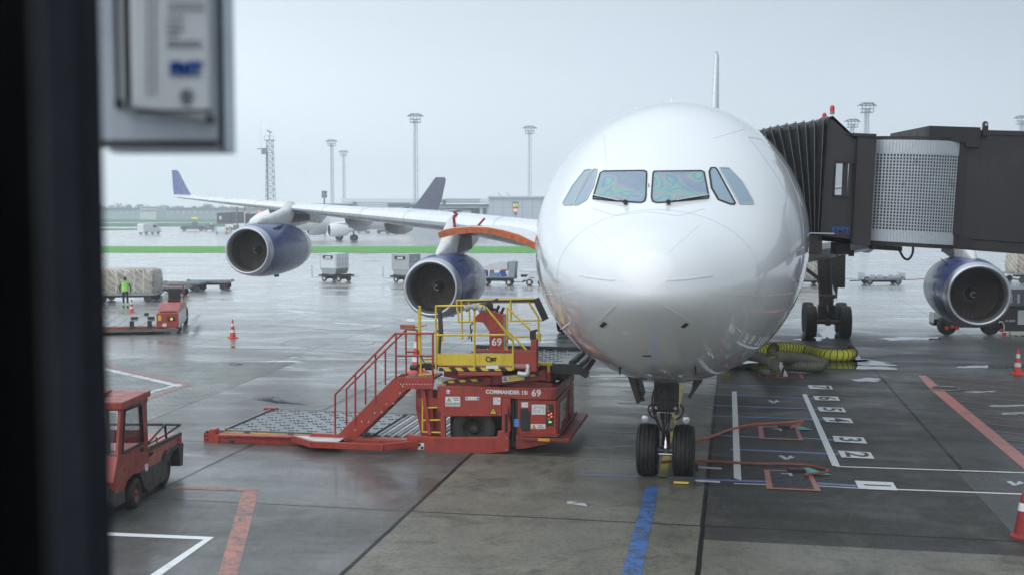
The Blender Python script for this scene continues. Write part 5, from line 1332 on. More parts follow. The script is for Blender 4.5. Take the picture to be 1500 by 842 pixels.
rails('handrail', [[(507.5,622,ys2),(507.5,569,ys2),(595.5,482,ys2),(611,483,ys2),(612,548,ys2)], [(535.5,592,ys2),(535.5,540,ys2)], [(564.5,563,ys2),(564.5,511,ys2)], [(594.5,483,ys2),(595,548,ys2)], [(595,515,ys2),(611,515,ys2)]], .022, 'loader_red', LD)
rails('handrail', [[(634,488,yS),(646,482,yS+.4)]], .022, 'loader_red', LD)
m_ = MB(); face(m_, [(616,569),(622,569),(632,637),(627,637)], .0, .06); face(m_, [(622,571),(634,571),(634,637),(626,637)], .12, .1); face(m_, [(612,582),(652,583),(652,595),(612,595)], .1, .06); m_.build('platform_leg', 'loader_red', LD, bevel=.006)
rails('ladder', [[(619,572,.05),(619,632,.05),(648,633,.05),(648,555,.05)], [(619,597,.05),(648,596,.05)], [(619,615,.05),(648,614.5,.05)]], .022, 'rail_yellow', LD)
# foot platform
m_ = MB(); q = [on(a, b, 0) for a, b in ((427,645),(457,651),(594,653),(606,645))]
zf = on(470, 656, -.5).z
yF = -.62
pa, pb, pc_, pd = on(428, 646, -.02), on(457, 661, yF), on(562, 661, yF), on(612, 653, -.12)
hh = .12
ol = [Vector((pa.x, -.02, .17)), Vector((pb.x, yF, .17)), Vector((pc_.x, yF, .17)), Vector((pd.x, -.10, .17))]
for p, q in zip(ol, ol[1:]): m_.bar(p, q, .07, .15)
m_.box((pa.x+.05, -.10, .10), (pd.x, -.03, .22)); fp = m_.build('step_frame', 'loader_red', LD, bevel=.01)
m_ = MB(); m_.prism([Vector((pa.x+.10, -.07, .246)), Vector((pb.x+.04, yF+.04, .246)), Vector((on(494, 660, yF).x, yF+.04, .246)), Vector((on(494, 660, yF).x, -.07, .246))], (0, 0, -.02)); m_.build('tread_plate', 'tread_metal', fp)
# broom and small cone standing on the loader
br = thing('broom', 'red bristled broom head lying up on the stair handrail of the cargo loader', 'broom', loc=L.m @ on(597, 483, ys2), rz=YAW)
m_ = MB(); m_.cbox((0, 0, .035), (.34, .10, .03)); m_.build('broom_head', 'wood', br, bevel=.005)
m_ = MB()
for i in range(15):
    for j in range(3): m_.cyl((-.16+i*.023, -.03+j*.03, .05), (-.16+i*.023+random.uniform(-.008, .008), -.035+j*.035, .125), .011, .014, 6)
m_.build('bristles', 'bristle', br)
m_ = MB(); m_.cyl((0, 0, .03), (.2, 1.0, .02), .012); m_.build('broom_handle', 'wood', br)

for pts_ in ([(650,600,.2),(658,590,.25),(668,600,.3),(684,597,.3)], ):
    pass
m_ = MB()
for k in range(4):
    a = on(700+k*9, 548, .35); m_.tube(smooth_path([a, a+Vector((.12, -.05, -.10)), a+Vector((.30, 0, -.16+.02*k)), a+Vector((.55, .05, -.08))], 5), .014, 6)
for k in range(3):
    a = on(744, 590+k*3, .0); m_.tube(smooth_path([a+Vector((0, .0, .0)), a+Vector((.02, -.05, -.15)), a+Vector((.06, -.02, -.35)), a+Vector((.04, 0, -.55))], 5), .010, 6)
m_.build('hydraulic_hose', 'seal_black', LD)
m_ = MB(); m_.tube(smooth_path([on(617,520,yP), on(622,531,yP-.05), on(633,536,yP), on(641,533,yP)], 6), .012, 6); m_.tube(smooth_path([on(747,512,yP), on(741,505,yP-.02), on(745,495,yP), on(751,500,yP)], 6), .009, 6); m_.build('control_cable', 'seal_black', LD)
m_ = MB()
for px_ in (652, 690, 733): p = on(px_, 607, -.004); m_.cyl((p.x, -.008, p.z), (p.x, 0, p.z), .014, n=8)
for px_ in (655, 705, 760, 808): p = on(px_, 568.8, -.004); m_.cyl((p.x, -.010, p.z), (p.x, 0, p.z), .012, n=8)
m_.build('bolt', 'gear_grey', body)
m_ = MB(); p = on(796, 583.5, -.006); m_.box((on(648,583,0).x, -.004, on(650,567.5,0).z), (xR-.02, .0, on(650,567,0).z)); m_.build('edge_wear', 'loader_red_dull', body)
# ================================================================== JET BRIDGE
BY = 25.3; B = Fr((9.0, BY, 0), 0.0)
JB = thing('jet_bridge', 'dark boarding bridge with pleated black canopy and pale lattice drum, docked at the cabin door', 'boarding bridge', B)
def bo(px, py, y=0.0): return B.on(px, py, y)
def bface(m_, pxs, y, d, mi=0): return m_.prism([bo(a, b, y) for a, b in pxs], (0, d, 0), mi)
DW = 2.9
# canopy pleats
tx = [1112,1121,1131,1142,1155,1168,1180,1193,1206,1214]; tyy = [190.5,188.5,186,183.5,181,179,177.5,176,173,171]
bx = [1164,1168,1172,1176,1180,1184,1188.5,1193,1198,1202]; byy = [346]*10
m_ = MB(); rib = MB(); N = 10; prof = []
for i in range(N*2-1):
    u = i/2; k = int(u); f_ = u-k; k2 = min(k+1, N-1)
    t_ = bo(lerp(tx[k], tx[k2], f_), lerp(tyy[k], tyy[k2], f_)+(3.2 if i % 2 else 0)); b_ = bo(lerp(bx[k], bx[k2], f_), 346)
    vy = .10 if i % 2 else 0.0; dz = -.07 if i % 2 else 0
    n_ = [b_+Vector((0, vy, 0)), t_*.5+b_*.5+Vector((0, vy, 0)), t_+Vector((0, vy, -.12)), t_+Vector((0, .12+vy, dz*.4)), t_+Vector((0, DW-.12-vy, dz*.4)), Vector((t_.x, DW-vy, t_.z-.12)), Vector((b_.x, DW-vy, b_.z))]
    prof.append(n_)
    if i % 2 == 0:
        rib.tube([n_[0]+Vector((0, -.012, 0)), n_[2]+Vector((0, -.012, 0)), n_[3]+Vector((0, -.01, .02))], .0045, 6)
        rib.cbox(n_[3]+Vector((0, .05, .0)), (.03, .12, .03))
m_.rings(prof, closed=False); cn = m_.build('canopy', 'bellows_black', JB); rib.build('canopy_rib', 'gear_grey', cn)
m_ = MB(); q0, q1 = bo(1160, 345), bo(1205, 345); m_.box((q0.x+.1, .02, q0.z-.42), (q1.x, DW, q0.z-.02)); m_.build('canopy_floor', 'bridge_dark', JB)
m_ = MB(); m_.bar(bo(1183, 341.5, -.05), bo(1222, 342.5, -.05), .03, .03); m_.build('tie_rod', 'lattice_metal', JB)
# cab with a real window opening through it
W4 = [(1223.5,238),(1253.5,238.5),(1250,288.5),(1221,287.5)]
m_ = MB()
for q in ([(1213,172),(1220,170),(1247,195.5),(1258,199),(1255,238.5),(1223.5,238),(1209,238)], [(1204,287),(1221,287.5),(1250,288.5),(1252,289),(1249,357.5),(1201,352)], [(1209,238),(1223.5,238),(1221,287.5),(1204,287)], [(1253.5,238.5),(1255,238.5),(1252,289),(1250,288.5)]):
    bface(m_, q, 0, .08)
# far wall, roof, floor
for q in ([(1213,185),(1258,199),(1255,226),(1210,226)], [(1204,302),(1252,302),(1249,345),(1204,345)]): m_.prism([Vector((bo(a, b).x, DW-.05, bo(a, b).z)) for a, b in q], (0, .06, 0))
a, b = bo(1215, 176), bo(1258, 199); m_.prism([a, bo(1220,170), bo(1247,195.5), b, b-Vector((0, 0, .08)), bo(1247,195.5)-Vector((0, 0, .08)), bo(1220,170)-Vector((0, 0, .08))], (0, DW, 0))
a, b = bo(1201, 352), bo(1249, 357.5); m_.prism([a, b, b+Vector((0, 0, .1)), a+Vector((0, 0, .1))], (0, DW, 0))
cab = m_.build('cab', 'bridge_dark', JB)
m_ = MB()
for p, q in zip(W4, W4[1:]+W4[:1]): m_.bar(bo(*p, -.01), bo(*q, -.01), .035, .05)
m_.bar(bo(1238.5, 238, .12), bo(1236.5, 288, .12), .10, .08); m_.bar(bo(1247, 238, .12), bo(1245, 288, .12), .05, .05)
wf = m_.build('cab_window_frame', 'bridge_trim', JB)
m_ = MB(); m_.prism([bo(*p, .04) for p in W4], (0, .01, 0)); m_.build('cab_window_glass', 'cab_pane', wf)
m_ = MB(); bface(m_, [(1250,195),(1284.4,196.5),(1284,201.5),(1250,200)], -.14, .5); bface(m_, [(1258,200),(1284,201.5),(1275,361),(1247,358.5)], -.10, .6); m_.bar(bo(1257.5,200,-.11), bo(1249,357,-.11), .02, .02); m_.build('cab_post', 'bridge_dark', JB, bevel=.01)
m_ = MB(); m_.bar(bo(1214.5,172,-.02), bo(1201.5,352,-.02), .035, .05); p = bo(1243.5, 196.5, -.03); m_.cyl(p, p+Vector((0, -.02, 0)), .035); m_.build('cab_edge', 'bridge_trim', JB)
m_ = MB(); p = bo(1232, 337.8, -.006); m_.text('FMT', .155, Matrix.Translation((p.x, -.006, p.z)) @ Matrix.Rotation(R(1.5), 4, 'Y') @ Matrix.Rotation(PI/2, 4, 'X'), bold=.002, sx=1.35)
for q in (((1219.5,332.7),(1245,333.2)), ((1219,342.6),(1244.6,343.2)), ((1219.5,332.7),(1219,342.6)), ((1245,333.2),(1244.6,343.2))): m_.bar(bo(*q[0], -.006), bo(*q[1], -.006), .010, .012)
m_.build('lettering', 'logo_blue', JB)
for a, b in ((1219, 168), (1207.5, 178)):
    p = bo(a, b, .05 if a > 1215 else 2.0); m_ = MB(); m_.cyl(p, p+Vector((0, 0, .06)), .05); m_.build('beacon_base', 'gear_grey', JB)
    m_ = MB(); m_.lathe([(.06, .05), (.15, .05), (.185, .035), (.195, .005)], p, 'z', 14, cap=True); m_.build('beacon', 'beacon_red', JB, smooth=True)
# lattice drum: vertical slats and cross bars bowed towards the apron
TL, TR, BL_, BR_ = bo(1284, 205, .2), bo(1407, 208, .0), bo(1275, 352.5, .2), bo(1396, 359.5, .0)
def dr_(u, v):  # u across, v down
    p = (TL*(1-u)+TR*u)*(1-v)+(BL_*(1-u)+BR_*u)*v
    return p+Vector((0, -.30*4*u*(1-u)*.8, 0))
NU, NV = 28, 24; v0, v1 = .135, .885
m_ = MB()
def patch(u0, u1, va, vb, off=0.0, th=.012):
    r0 = [dr_(u0, va), dr_(u1, va), dr_(u1, vb), dr_(u0, vb)]
    r0 = [p+Vector((0, off, 0)) for p in r0]; m_.rings([r0, [p+Vector((0, th, 0)) for p in r0]])
for i in range(NU*1):
    a = i/NU
    patch(a, a+.93/NU, 0, v0); patch(a, a+.93/NU, v1, 1)
    patch(a, a+.38/NU, v0, v1)
for j in range(NV+1):
    v = lerp(v0, v1, j/NV); h_ = (v1-v0)/NV*.17
    for i in range(NU//2): patch(i*2/NU, (i*2+2)/NU, v-h_, v+h_, .014)
m_.build('lattice_curtain', 'lattice_metal', JB)
m_ = MB(); rg = [[dr_(u, -.01)+Vector((0, .12, 0)), dr_(u, 1.01)+Vector((0, .12, 0))] for u in [k/12 for k in range(13)]]; m_.rings(rg, closed=False)
m_.build('drum_wall', 'lattice_inside', JB)
m_ = MB(); m_.rings([[dr_(u, -.035), dr_(u, .0), dr_(u, .0)+Vector((0, DW*.8, 0)), dr_(u, -.035)+Vector((0, DW*.8, 0))] for u in [k/12 for k in range(13)]]); m_.build('drum_rim', 'bridge_trim', JB); m_ = MB(); m_.rings([[dr_(u, 1.0), dr_(u, 1.04), dr_(u, 1.04)+Vector((0, DW*.8, 0)), dr_(u, 1.0)+Vector((0, DW*.8, 0))] for u in [k/12 for k in range(13)]])
m_.build('drum_rim', 'bridge_trim', JB)
# tunnel to the right
m_ = MB(); bface(m_, [(1406,208),(1436,204),(1436,190.5),(1900,203),(1900,402),(1436,368),(1422,365.5),(1395,362)], .0, DW); tn = m_.build('tunnel', 'bridge_dark', JB, bevel=.015)
m_ = MB(); bface(m_, [(1361.4,184.5),(1436.8,187),(1435.2,216.5),(1414,216),(1414,209),(1361.4,205.4)], -.08, DW*.9); bface(m_, [(1441,180),(1444,177.5),(1448,180),(1448,200),(1440,200)], -.1, .08)
bface(m_, [(1436,196),(1900,209),(1900,211),(1436,198)], -.02, .03); bface(m_, [(1404,345),(1422,347.5),(1422,366),(1402,363.5)], -.05, .1); bface(m_, [(1422,349),(1900,381),(1900,384),(1422,351)], -.03, .05); bface(m_, [(1407,208),(1419,209),(1408,345),(1396,345)], -.03, .05)
m_.build('tunnel_trim', 'bridge_trim', JB, bevel=.008)
m_ = MB(); p = bo(1444.5, 183, -.11); m_.cyl(p, p+Vector((0, -.02, 0)), .03); m_.build('lifting_eye', 'lattice_metal', JB)
m_ = MB(); m_.tube(smooth_path([bo(*q, .1) for q in ((1314,361),(1318,368),(1323,377),(1329,380.5),(1334,377),(1337,370),(1337.5,361))], 6), .026, 8)
for k in range(14): p = bo(1276+k*3.2, 360+k*.2, .1); m_.cbox(p+Vector((0, 0, -.03)), (.02, .3, .1))
m_.build('cable_loop', 'bridge_trim', JB)
m_ = MB(); m_.cbox(bo(1231, 364, .8), (.3, .5, .26)); m_.tube(smooth_path([bo(*q, .7) for q in ((1224,366),(1226,374),(1231,376),(1236,372),(1238,366))], 5), .014, 6); m_.cbox(bo(1247, 371, 1.0), (.10, .1, .14)); m_.build('drive_box', 'bridge_trim', JB)
m_ = MB(); p = bo(1760, 400, 1.4); m_.cyl((p.x, 1.4, 0), (p.x, 1.4, p.z), .35); m_.build('support_column', 'bridge_dark', JB)
# ================================================================== small things on the apron
def cone(px, py, h, label, red='cone_red', group=None, loc=None, nm='traffic_cone', lean=0):
    g_ = G(px, py) if loc is None else loc; t_ = thing(nm, label, 'cone', loc=(g_.x, g_.y, g_.z if loc is not None else 0), rz=random.uniform(0, 1), group=group)
    m_ = MB(); s_ = h*.26; rg = [[Vector((s_*k*a, s_*k*b, z)) for a, b in ((-1, -.6), (-.6, -1), (.6, -1), (1, -.6), (1, .6), (.6, 1), (-.6, 1), (-1, .6))] for z, k in ((0, 1), (h*.03, 1), (h*.06, .75))]; m_.rings(rg); m_.build('base', red, t_)
    m_ = MB(); r0, r1 = h*.165, h*.035; R_ = lambda z: lerp(r0, r1, (z-.05)/.95)
    m_.lathe([(h*z, R_(z)) for z in (.05, 1.0)]+[(h*1.0, .001)], (0, 0, 0), 'z', 20); cb = m_.build('cone_body', red, t_, smooth=True, angle=60)
    for z0, z1 in ((.30, .46), (.64, .80)): m_ = MB(); m_.lathe([(h*z, R_(z)+.004) for z in (z0, z1)], (0, 0, 0), 'z', 20); m_.build('reflective_band', 'cone_white', cb, smooth=True)
    return t_
cone(341, 494.5, .80, 'red and white cone alone on the open wet apron, mirrored in a puddle', group='traffic cones')
cone(193, 457.5, .72, 'red and white cone beside the hi-vis worker near the flat red transporter', group='traffic cones')
cone(1490.5, 547.5, .86, 'red and white cone on the hatched area at the right edge', group='traffic cones')
cone(611, 546, 1.35, 'red cone seen behind the stair handrail of the red cargo loader', group='traffic cones')
def big_cone():
    g_ = G(1499, 786); t_ = thing('traffic_cone', 'large dark red cone with one white band at the lower right, cut by the frame', 'cone', loc=(g_.x, g_.y, 0), rz=.5, group='traffic cones')
    h = .74
    m_ = MB(); rg = [[Vector((h*.31*k*math.cos(a+PI/8), h*.31*k*math.sin(a+PI/8), z)) for a in [PI/4*q for q in range(8)]] for z, k in ((0, 1), (h*.035, 1), (h*.09, .68))]; m_.rings(rg); m_.build('base', 'cone_dark', t_)
    m_ = MB(); m_.lathe([(h*.06, .155), (h*.97, .05), (h*.99, .048), (h*1.02, .035), (h*1.02, .001)], (0, 0, 0), 'z', 24); cb = m_.build('cone_body', 'cone_dark', t_, smooth=True, angle=60)
    m_ = MB(); m_.lathe([(h*.62, .102), (h*.80, .079)], (0, 0, 0), 'z', 24); m_.build('reflective_band', 'cone_white', cb, smooth=True)
big_cone()
# hoses
def hose(name, label, pts, r, mt, ringm=None, step=.16, rib_=0.0, cat='hose', rr_=.014, group=None):
    pts = smooth_path(pts, 14); acc = 0
    o0 = Vector((pts[0].x, pts[0].y, 0)); pts = [p-o0 for p in pts]
    t_ = thing(name, label, cat, loc=tuple(o0), group=group)
    # resample
    L_ = [0]
    for a, b in zip(pts, pts[1:]): L_.append(L_[-1]+(b-a).length)
    tot = L_[-1]; st = .045 if rib_ else .08; n = int(tot/st); rs = []
    j = 0
    for k in range(n+1):
        s_ = tot*k/n
        while j < len(L_)-2 and L_[j+1] < s_: j += 1
        rs.append(pts[j].lerp(pts[j+1], (s_-L_[j])/max(1e-6, L_[j+1]-L_[j])))
    m_ = MB(); m_.tube(rs, (lambda i: r*(1+rib_*(1 if i % 3 else -1.6))) if rib_ else (lambda i: r*(1+.02*math.sin(i*1.7))), 18)
    b_ = m_.build('hose_skin', mt, t_, smooth=True, angle=80)
    if ringm:
        m_ = MB(); k = 1; every = max(1, int(step/st))
        while k < len(rs)-1:
            d_ = (rs[k+1]-rs[k-1]).normalized(); q = d_.to_track_quat('Z', 'Y'); c = rs[k]; rg = [c+q @ Vector((r*1.03*math.cos(a), r*1.03*math.sin(a), .03*math.sin(a))) for a in [2*PI*x/20 for x in range(21)]]
            m_.tube(rg, rr_, 5); k += every
        m_.build('hose_wire', ringm, b_)
    return t_
hz = .21
hose('air_hose', 'bright yellow air hose with black wire coil lying on the wet apron', [G(1062,526,hz+.1), G(1095,517,hz+.1), G(1120,512,hz+.15), G(1148,509,hz+.15), G(1180,513,hz), G(1212,519.5,hz), G(1238,520,hz), G(1247,517,hz), G(1243,513.5,hz)], .215, 'hose_yellow', 'hose_ring', .19)
hose('air_hose', 'grey corrugated air hose bulging between the open pit and the fuselage', [G(1064,520,.3), G(1085,518,.3), G(1105,521,.35), G(1122,526,.45), G(1134,532,.5)], .175, 'hose_grey', 'hose_ridge', .09, rib_=.02, rr_=.012)
hose('air_hose', 'grey corrugated air hose lying right of the open pit in front of the yellow one', [G(1134,523,.62), G(1146,522,.58), G(1165,524,.48), G(1185,527.5,.34), G(1202,531,.24), G(1209,532.5,.22)], .185, 'hose_grey', 'hose_ridge', .09, rib_=.02, rr_=.012)
hose('air_hose', 'grey hose bend lying lowest under the corrugated hose', [G(1150,535,.2), G(1170,536.5,.2), G(1190,537,.2), G(1203,536,.2)], .165, 'hose_grey', 'hose_ridge', .09, rib_=.02, rr_=.012)
pp = G(1135, 551)
hose('air_hose', 'olive hose rising out of the open orange-edged pit', [pp+Vector((.03, 0, -.15)), pp+Vector((0, 0, .2)), pp+Vector((-.05, .1, .55)), pp+Vector((-.02, .35, .82)), pp+Vector((.2, .9, .85))], .15, 'hose_olive', 'hose_ring', .10)
t_ = thing('pit_flap', 'grey metal pit flap propped open beside the olive hose', 'pit cover', loc=tuple(G(1149, 551.5)))
m_ = MB(); m_.prism([(-.05, 0, 0), (.12, 0, 0), (-.12, .5, .66), (-.27, .5, .66)], (0, -.03, .02)); m_.build('flap_plate', 'gear_grey', t_)
m_ = MB(); m_.bar((-.10, -.05, 0), (.0, .1, .3), .05); m_.bar((.05, .1, 0), (-.02, .3, .4), .05); m_.build('flap_brace', 'black_steel', t_)
for k, (o4, i4) in enumerate(PITS):
    c = sum((G(*p) for p in i4), Vector())/4
    lab = ['square dark pit cover in an orange frame, nearest the number 1 box', 'square dark pit cover in an orange frame, between number boxes 2 and 4', 'open pit in an orange frame under the corrugated hoses'][k]
    t_ = thing('pit_cover', lab, 'pit cover', loc=(c.x, c.y, 0), group='apron pit covers')
    m_ = MB(); q = [G(*p)-c for p in i4]; m_.prism([Vector((p.x, p.y, .004)) for p in q], (0, 0, .02)); m_.build('lid_or_pit_shade', 'pit_lid' if k < 2 else 'duct_dark', t_)  # open pit: a dark plate is painted in place of its shaded depth
    if k < 2:
        m_ = MB()
        e1, e2 = q[1]-q[0], q[3]-q[0]
        for a in range(1, 14): m_.bar(q[0]+e1*a/14+Vector((0, 0, .026)), q[3]+(q[2]-q[3])*a/14+Vector((0, 0, .026)), .012, .006)
        for a in range(1, 12): m_.bar(q[0]+e2*a/12+Vector((0, 0, .027)), q[1]+(q[2]-q[1])*a/12+Vector((0, 0, .027)), .012, .006)
        m_.build('lid_grid', 'seal_black', t_)
        m_ = MB(); cc = q[0]*.45+q[1]*.35+q[2]*.1+q[3]*.1; m_.cbox(cc+Vector((.0, 0, .03)), (.22, .05, .006)); m_.cbox(cc+Vector((.05, -.12, .03)), (.06, .18, .006)); m_.build('lid_mark', 'paint_white_worn', t_)
        m_ = MB(); cc = q[1]*.8+q[0]*.2; m_.cbox(cc+Vector((-.05, .0, .05)), (.34, .22, .05)); m_.build('outlet_box', 'black_steel', t_)
def cable(label, pts, mt, r=.030):
    p0 = G(*pts[0][:2]); t_ = thing('ground_cable', label, 'cable', loc=(p0.x, p0.y, 0)); m_ = MB()
    m_.tube([p-Vector((p0.x, p0.y, 0)) for p in smooth_path([G(a, b, .035+(c[0] if c else 0)) for a, b, *c in pts], 10)], r, 8); m_.build('cable_sheath', mt, t_, smooth=True)
cable('orange-red cable arching from nose wheels to the far pit cover', [(968,652),(990,648),(1015,644),(1040,639.5),(1065,630),(1095,622,.05),(1125,619.5,.08),(1155,618,.12),(1173,616,.15),(1176,616.5,.12),(1170,621,.06),(1158,626,.02)], 'cable_red')
cable('brown-red cable running from nose wheels and looping to the near pit cover', [(968,676),(990,674.5),(1015,674),(1060,676),(1110,678.5),(1150,679),(1180,680.5),(1202,684.5),(1212,688.5),(1207,691.5),(1193,693,.02),(1178,695,.03)], 'cable_brown')
# chocks
def chock(loc, label):
    t_ = thing('wheel_chock', label, 'wheel chock', loc=loc, rz=YAW, group='nose wheel chocks')
    m_ = MB(); m_.prism([(-.26, -.1, 0), (-.26, .1, 0), (-.26, .03, .15), (-.26, -.03, .15)], (.52, 0, 0)); m_.build('wedge', 'seal_black', t_, bevel=.01)
    m_ = MB(); m_.prism([(-.17, -.098, .02), (.12, -.098, .02), (.14, -.085, .055), (-.17, -.085, .055)], (0, -.01, 0)); m_.build('yellow_mark', 'label_yellow', t_)
    m_ = MB(); m_.bar((.26, -.03, .08), (.75, -.03, .07), .03); m_.build('handle', 'lattice_metal', t_)
q = A.m @ Vector((pR.x, -.62, 0)); chock(tuple(q), 'black wheel chock with yellow mark in front of the right nose wheel')
q = A.m @ Vector((pR.x+.02, .62, 0)); chock(tuple(q), 'black wheel chock behind the right nose wheel, handle sticking out')
# manholes
for px_, py_, lb_ in ((345, 533, 'small dark drain cover on the pavers at the left'), (1385, 569, 'round metal manhole cover beside the wide salmon line')):
    g_ = G(px_, py_); t_ = thing('manhole_cover', lb_, 'manhole cover', loc=(g_.x, g_.y, 0)); m_ = MB(); rm_ = .20 if px_ < 500 else .36; m_.cyl((0, 0, .003), (0, 0, .016), rm_, n=28); m_.build('cover', 'manhole', t_)
    m_ = MB(); m_.tor((0, 0, .016), rm_*1.15, .02, 'z', 28, 6); m_.build('ring', 'gear_grey', t_)
# ================================================================== red tug, left foreground
g0 = G(203, 743); T = Fr((g0.x+.0, g0.y, 0), 0.0)
TG = thing('tow_tractor', 'red tow tractor with glazed cab and black cargo rails, half hidden at the left', 'tow tractor', T)
TWD = 1.55
def tx_(px, py, x=0.0): return T.onx(px, py, x)
def tf(m_, pxs, x, d, mi=0): return m_.prism([tx_(a, b, x) for a, b in pxs], (d, 0, 0), mi)
m_ = MB()
side = [(177.5,597),(215,580.5),(217.5,659),(217.7,686),(205,692),(197,694),(187,703),(180,722),(168,726),(166,706),(172,662)]
win = [(182.7,600.6),(206.4,591.6),(209.8,647),(179.3,662.7)]
# cab side wall as a frame round the glass
tf(m_, [(177.5,597),(215,580.5),(206.4,591.6),(182.7,600.6)], 0, -.06); tf(m_, [(215,580.5),(217.6,662),(209.8,647),(206.4,591.6)], 0, -.06); tf(m_, [(217.6,662),(173,668),(179.3,662.7),(209.8,647)], 0, -.06); tf(m_, [(177.5,597),(182.7,600.6),(179.3,662.7),(173,668)], 0, -.06)
tf(m_, [(173,668),(217.6,662),(217.7,686),(205,692),(196,694),(187,703),(182,718),(168,726),(166,706)], 0, -TWD)
bd_ = m_.build('cab_side', 'tug_red', TG, bevel=.012)
f0 = tx_(177.5, 597); f1 = tx_(173, 668); r0 = tx_(215, 580.5)
m_ = MB(); m_.bar((-TWD+.03, f0.y, f0.z), (-TWD+.03, f1.y, f1.z), .08); m_.bar((-TWD+.03, r0.y, r0.z), (-TWD+.03, r0.y, f1.z), .08); m_.box((-TWD, r0.y-.05, 1.1), (0, r0.y, 1.35)); m_.bar((0, f0.y, f0.z), (-TWD, f0.y, f0.z), .09); m_.bar((0, r0.y, r0.z-.05), (-TWD, r0.y, r0.z-.05), .1); m_.bar((-.75, r0.y, r0.z), (-.75, r0.y, 1.3), .05); m_.build('cab_pillar', 'tug_red', TG)
m_ = MB(); m_.prism([(0.06, f0.y-.1, f0.z-.02), (.06, r0.y+.06, r0.z-.0), (.06, r0.y+.06, r0.z+.12), (.06, f0.y-.1, f0.z+.12)], (-TWD-.12, 0, 0)); m_.cbox((-.8, (f0.y+r0.y)/2, f0.z+.15), (.6, .6, .05)); m_.build('cab_roof', 'tug_red', TG, bevel=.02)
m_ = MB(); m_.prism([tx_(*p, -.02) for p in win], (-.01, 0, 0)); wn_ = m_.build('side_glass', 'cab_pane', TG)
m_ = MB()
for p, q in zip(win, win[1:]+win[:1]): m_.bar(tx_(*p, .005), tx_(*q, .005), .04, .03)
m_.build('glass_seal', 'seal_black', wn_)
m_ = MB(); m_.prism([(-.1, f0.y+.02, f0.z-.08), (-TWD+.1, f0.y+.02, f0.z-.08), (-TWD+.1, f1.y+.05, f1.z), (-.1, f1.y+.05, f1.z)], (0, .01, 0)); m_.build('windscreen', 'cab_pane', TG)
m_ = MB(); m_.box((-1.0, f1.y+.5, .8), (-.5, f1.y+1.0, 1.0)); m_.box((-1.0, f1.y+.95, 1.0), (-.5, f1.y+1.08, 1.5)); m_.tor((-.75, f1.y+.32, 1.2), .18, .015, 'y', 20, 6); m_.build('seat', 'black_steel', TG)
m_ = MB(); tf(m_, [(217.7,659.3),(266.3,634.5),(267,650),(258,652),(250,656),(245,663),(243,673),(217.7,686)], -.02, -TWD+.04); m_.build('rear_body', 'tug_pink', TG, bevel=.015)
m_ = MB(); tf(m_, [(205,691),(243,672),(246,697.7),(219,719.5),(211,712)], .01, -TWD-.02); m_.build('skirt', 'tug_dark', TG, bevel=.01); m_ = MB(); tf(m_, [(262,648),(269,648),(268,681),(264,682)], .03, -TWD-.06); m_.build('rear_bumper', 'tug_dark', TG, bevel=.01); m_ = MB(); tf(m_, [(160,712),(172,722),(183,716),(183,735),(170,742),(158,735)], .02, -TWD-.04); m_.build('front_bumper', 'tug_dark', TG, bevel=.01); m_ = MB(); tf(m_, [(217,655),(266,632),(267,637),(217,662)], .0, -.06); m_.build('bed_edge', 'tug_dark', TG, bevel=.01); m_ = MB(); tf(m_, [(246,662),(252,654),(262,649),(267,650),(262,654),(254,660),(247,676),(244,674)], .03, -.3); m_.build('wheel_arch', 'tug_dark', TG, bevel=.01)
for x in (-.04, -TWD+.06):
    m_ = MB()
    pts = [tx_(218,647,x), tx_(241.5,621,x), tx_(264,621.5,x), tx_(247,633,x)] if x > -.1 else [Vector((x, *tx_(q[0], q[1], -.04)[1:])) for q in ((218,647), (241.5,621), (264,621.5), (247,633))]
    for p, q in zip(pts, pts[1:]): m_.cyl(p, q, .022, n=8)
    for q0_, q1_, r_ in (((241.5,621), (244,645), .025), ((218,650), (246,634), .018), ((229,640), (230,650), .015)):
        a_, b_ = tx_(*q0_, -.04), tx_(*q1_, -.04); a_.x = x; b_.x = x; m_.cyl(a_, b_, r_, n=8)
    m_.build('cargo_rail', 'black_steel', TG, smooth=True, angle=50)
m_ = MB()
p1_, p2_ = tx_(241.5,621,0), tx_(264,621.5,0)
for p in (p1_, p2_): m_ = MB(); m_.cyl((-.04, p.y, p.z), (-TWD+.06, p.y, p.z), .022, n=8); m_.build('cross_rail', 'black_steel', TG, smooth=True, angle=50)
m_ = MB(); p = tx_(258, 634, 0); m_.box((-TWD+.08, tx_(220,660,0).y, p.z-.25), (-.08, p.y, p.z-.22)); m_.build('load_bed', 'dolly_metal', TG)
m_ = MB(); p = tx_(208.5, 657.5, .01); m_.cbox(p, (.03, .12, .06)); p = tx_(221.5, 664, .01); m_.cbox(p, (.03, .16, .06)); m_.build('door_handle', 'seal_black', TG)
m_ = MB(); p = tx_(214.5, 684, .01); m_.cbox(p, (.03, .12, .12)); m_.build('side_marker', 'label_white', TG)
m_ = MB()
for a in (260.5, 263): p = tx_(a, 643, .02); m_.cyl(p, p+Vector((.02, 0, 0)), .04)
m_.build('rear_lamp', 'beacon_red', TG)
gR = T.g(243, 712)
for x in (-.12, -TWD+.12):
    wheel((x, 0.0, .28), .285, .22, TG, 'wheel', 'tyre_worn', 'rim_red', 'x', 3, 28); wheel((x, gR.y+.1, .37), .37, .24, TG, 'wheel', 'tyre_worn', 'rim_red', 'x', 3, 28)
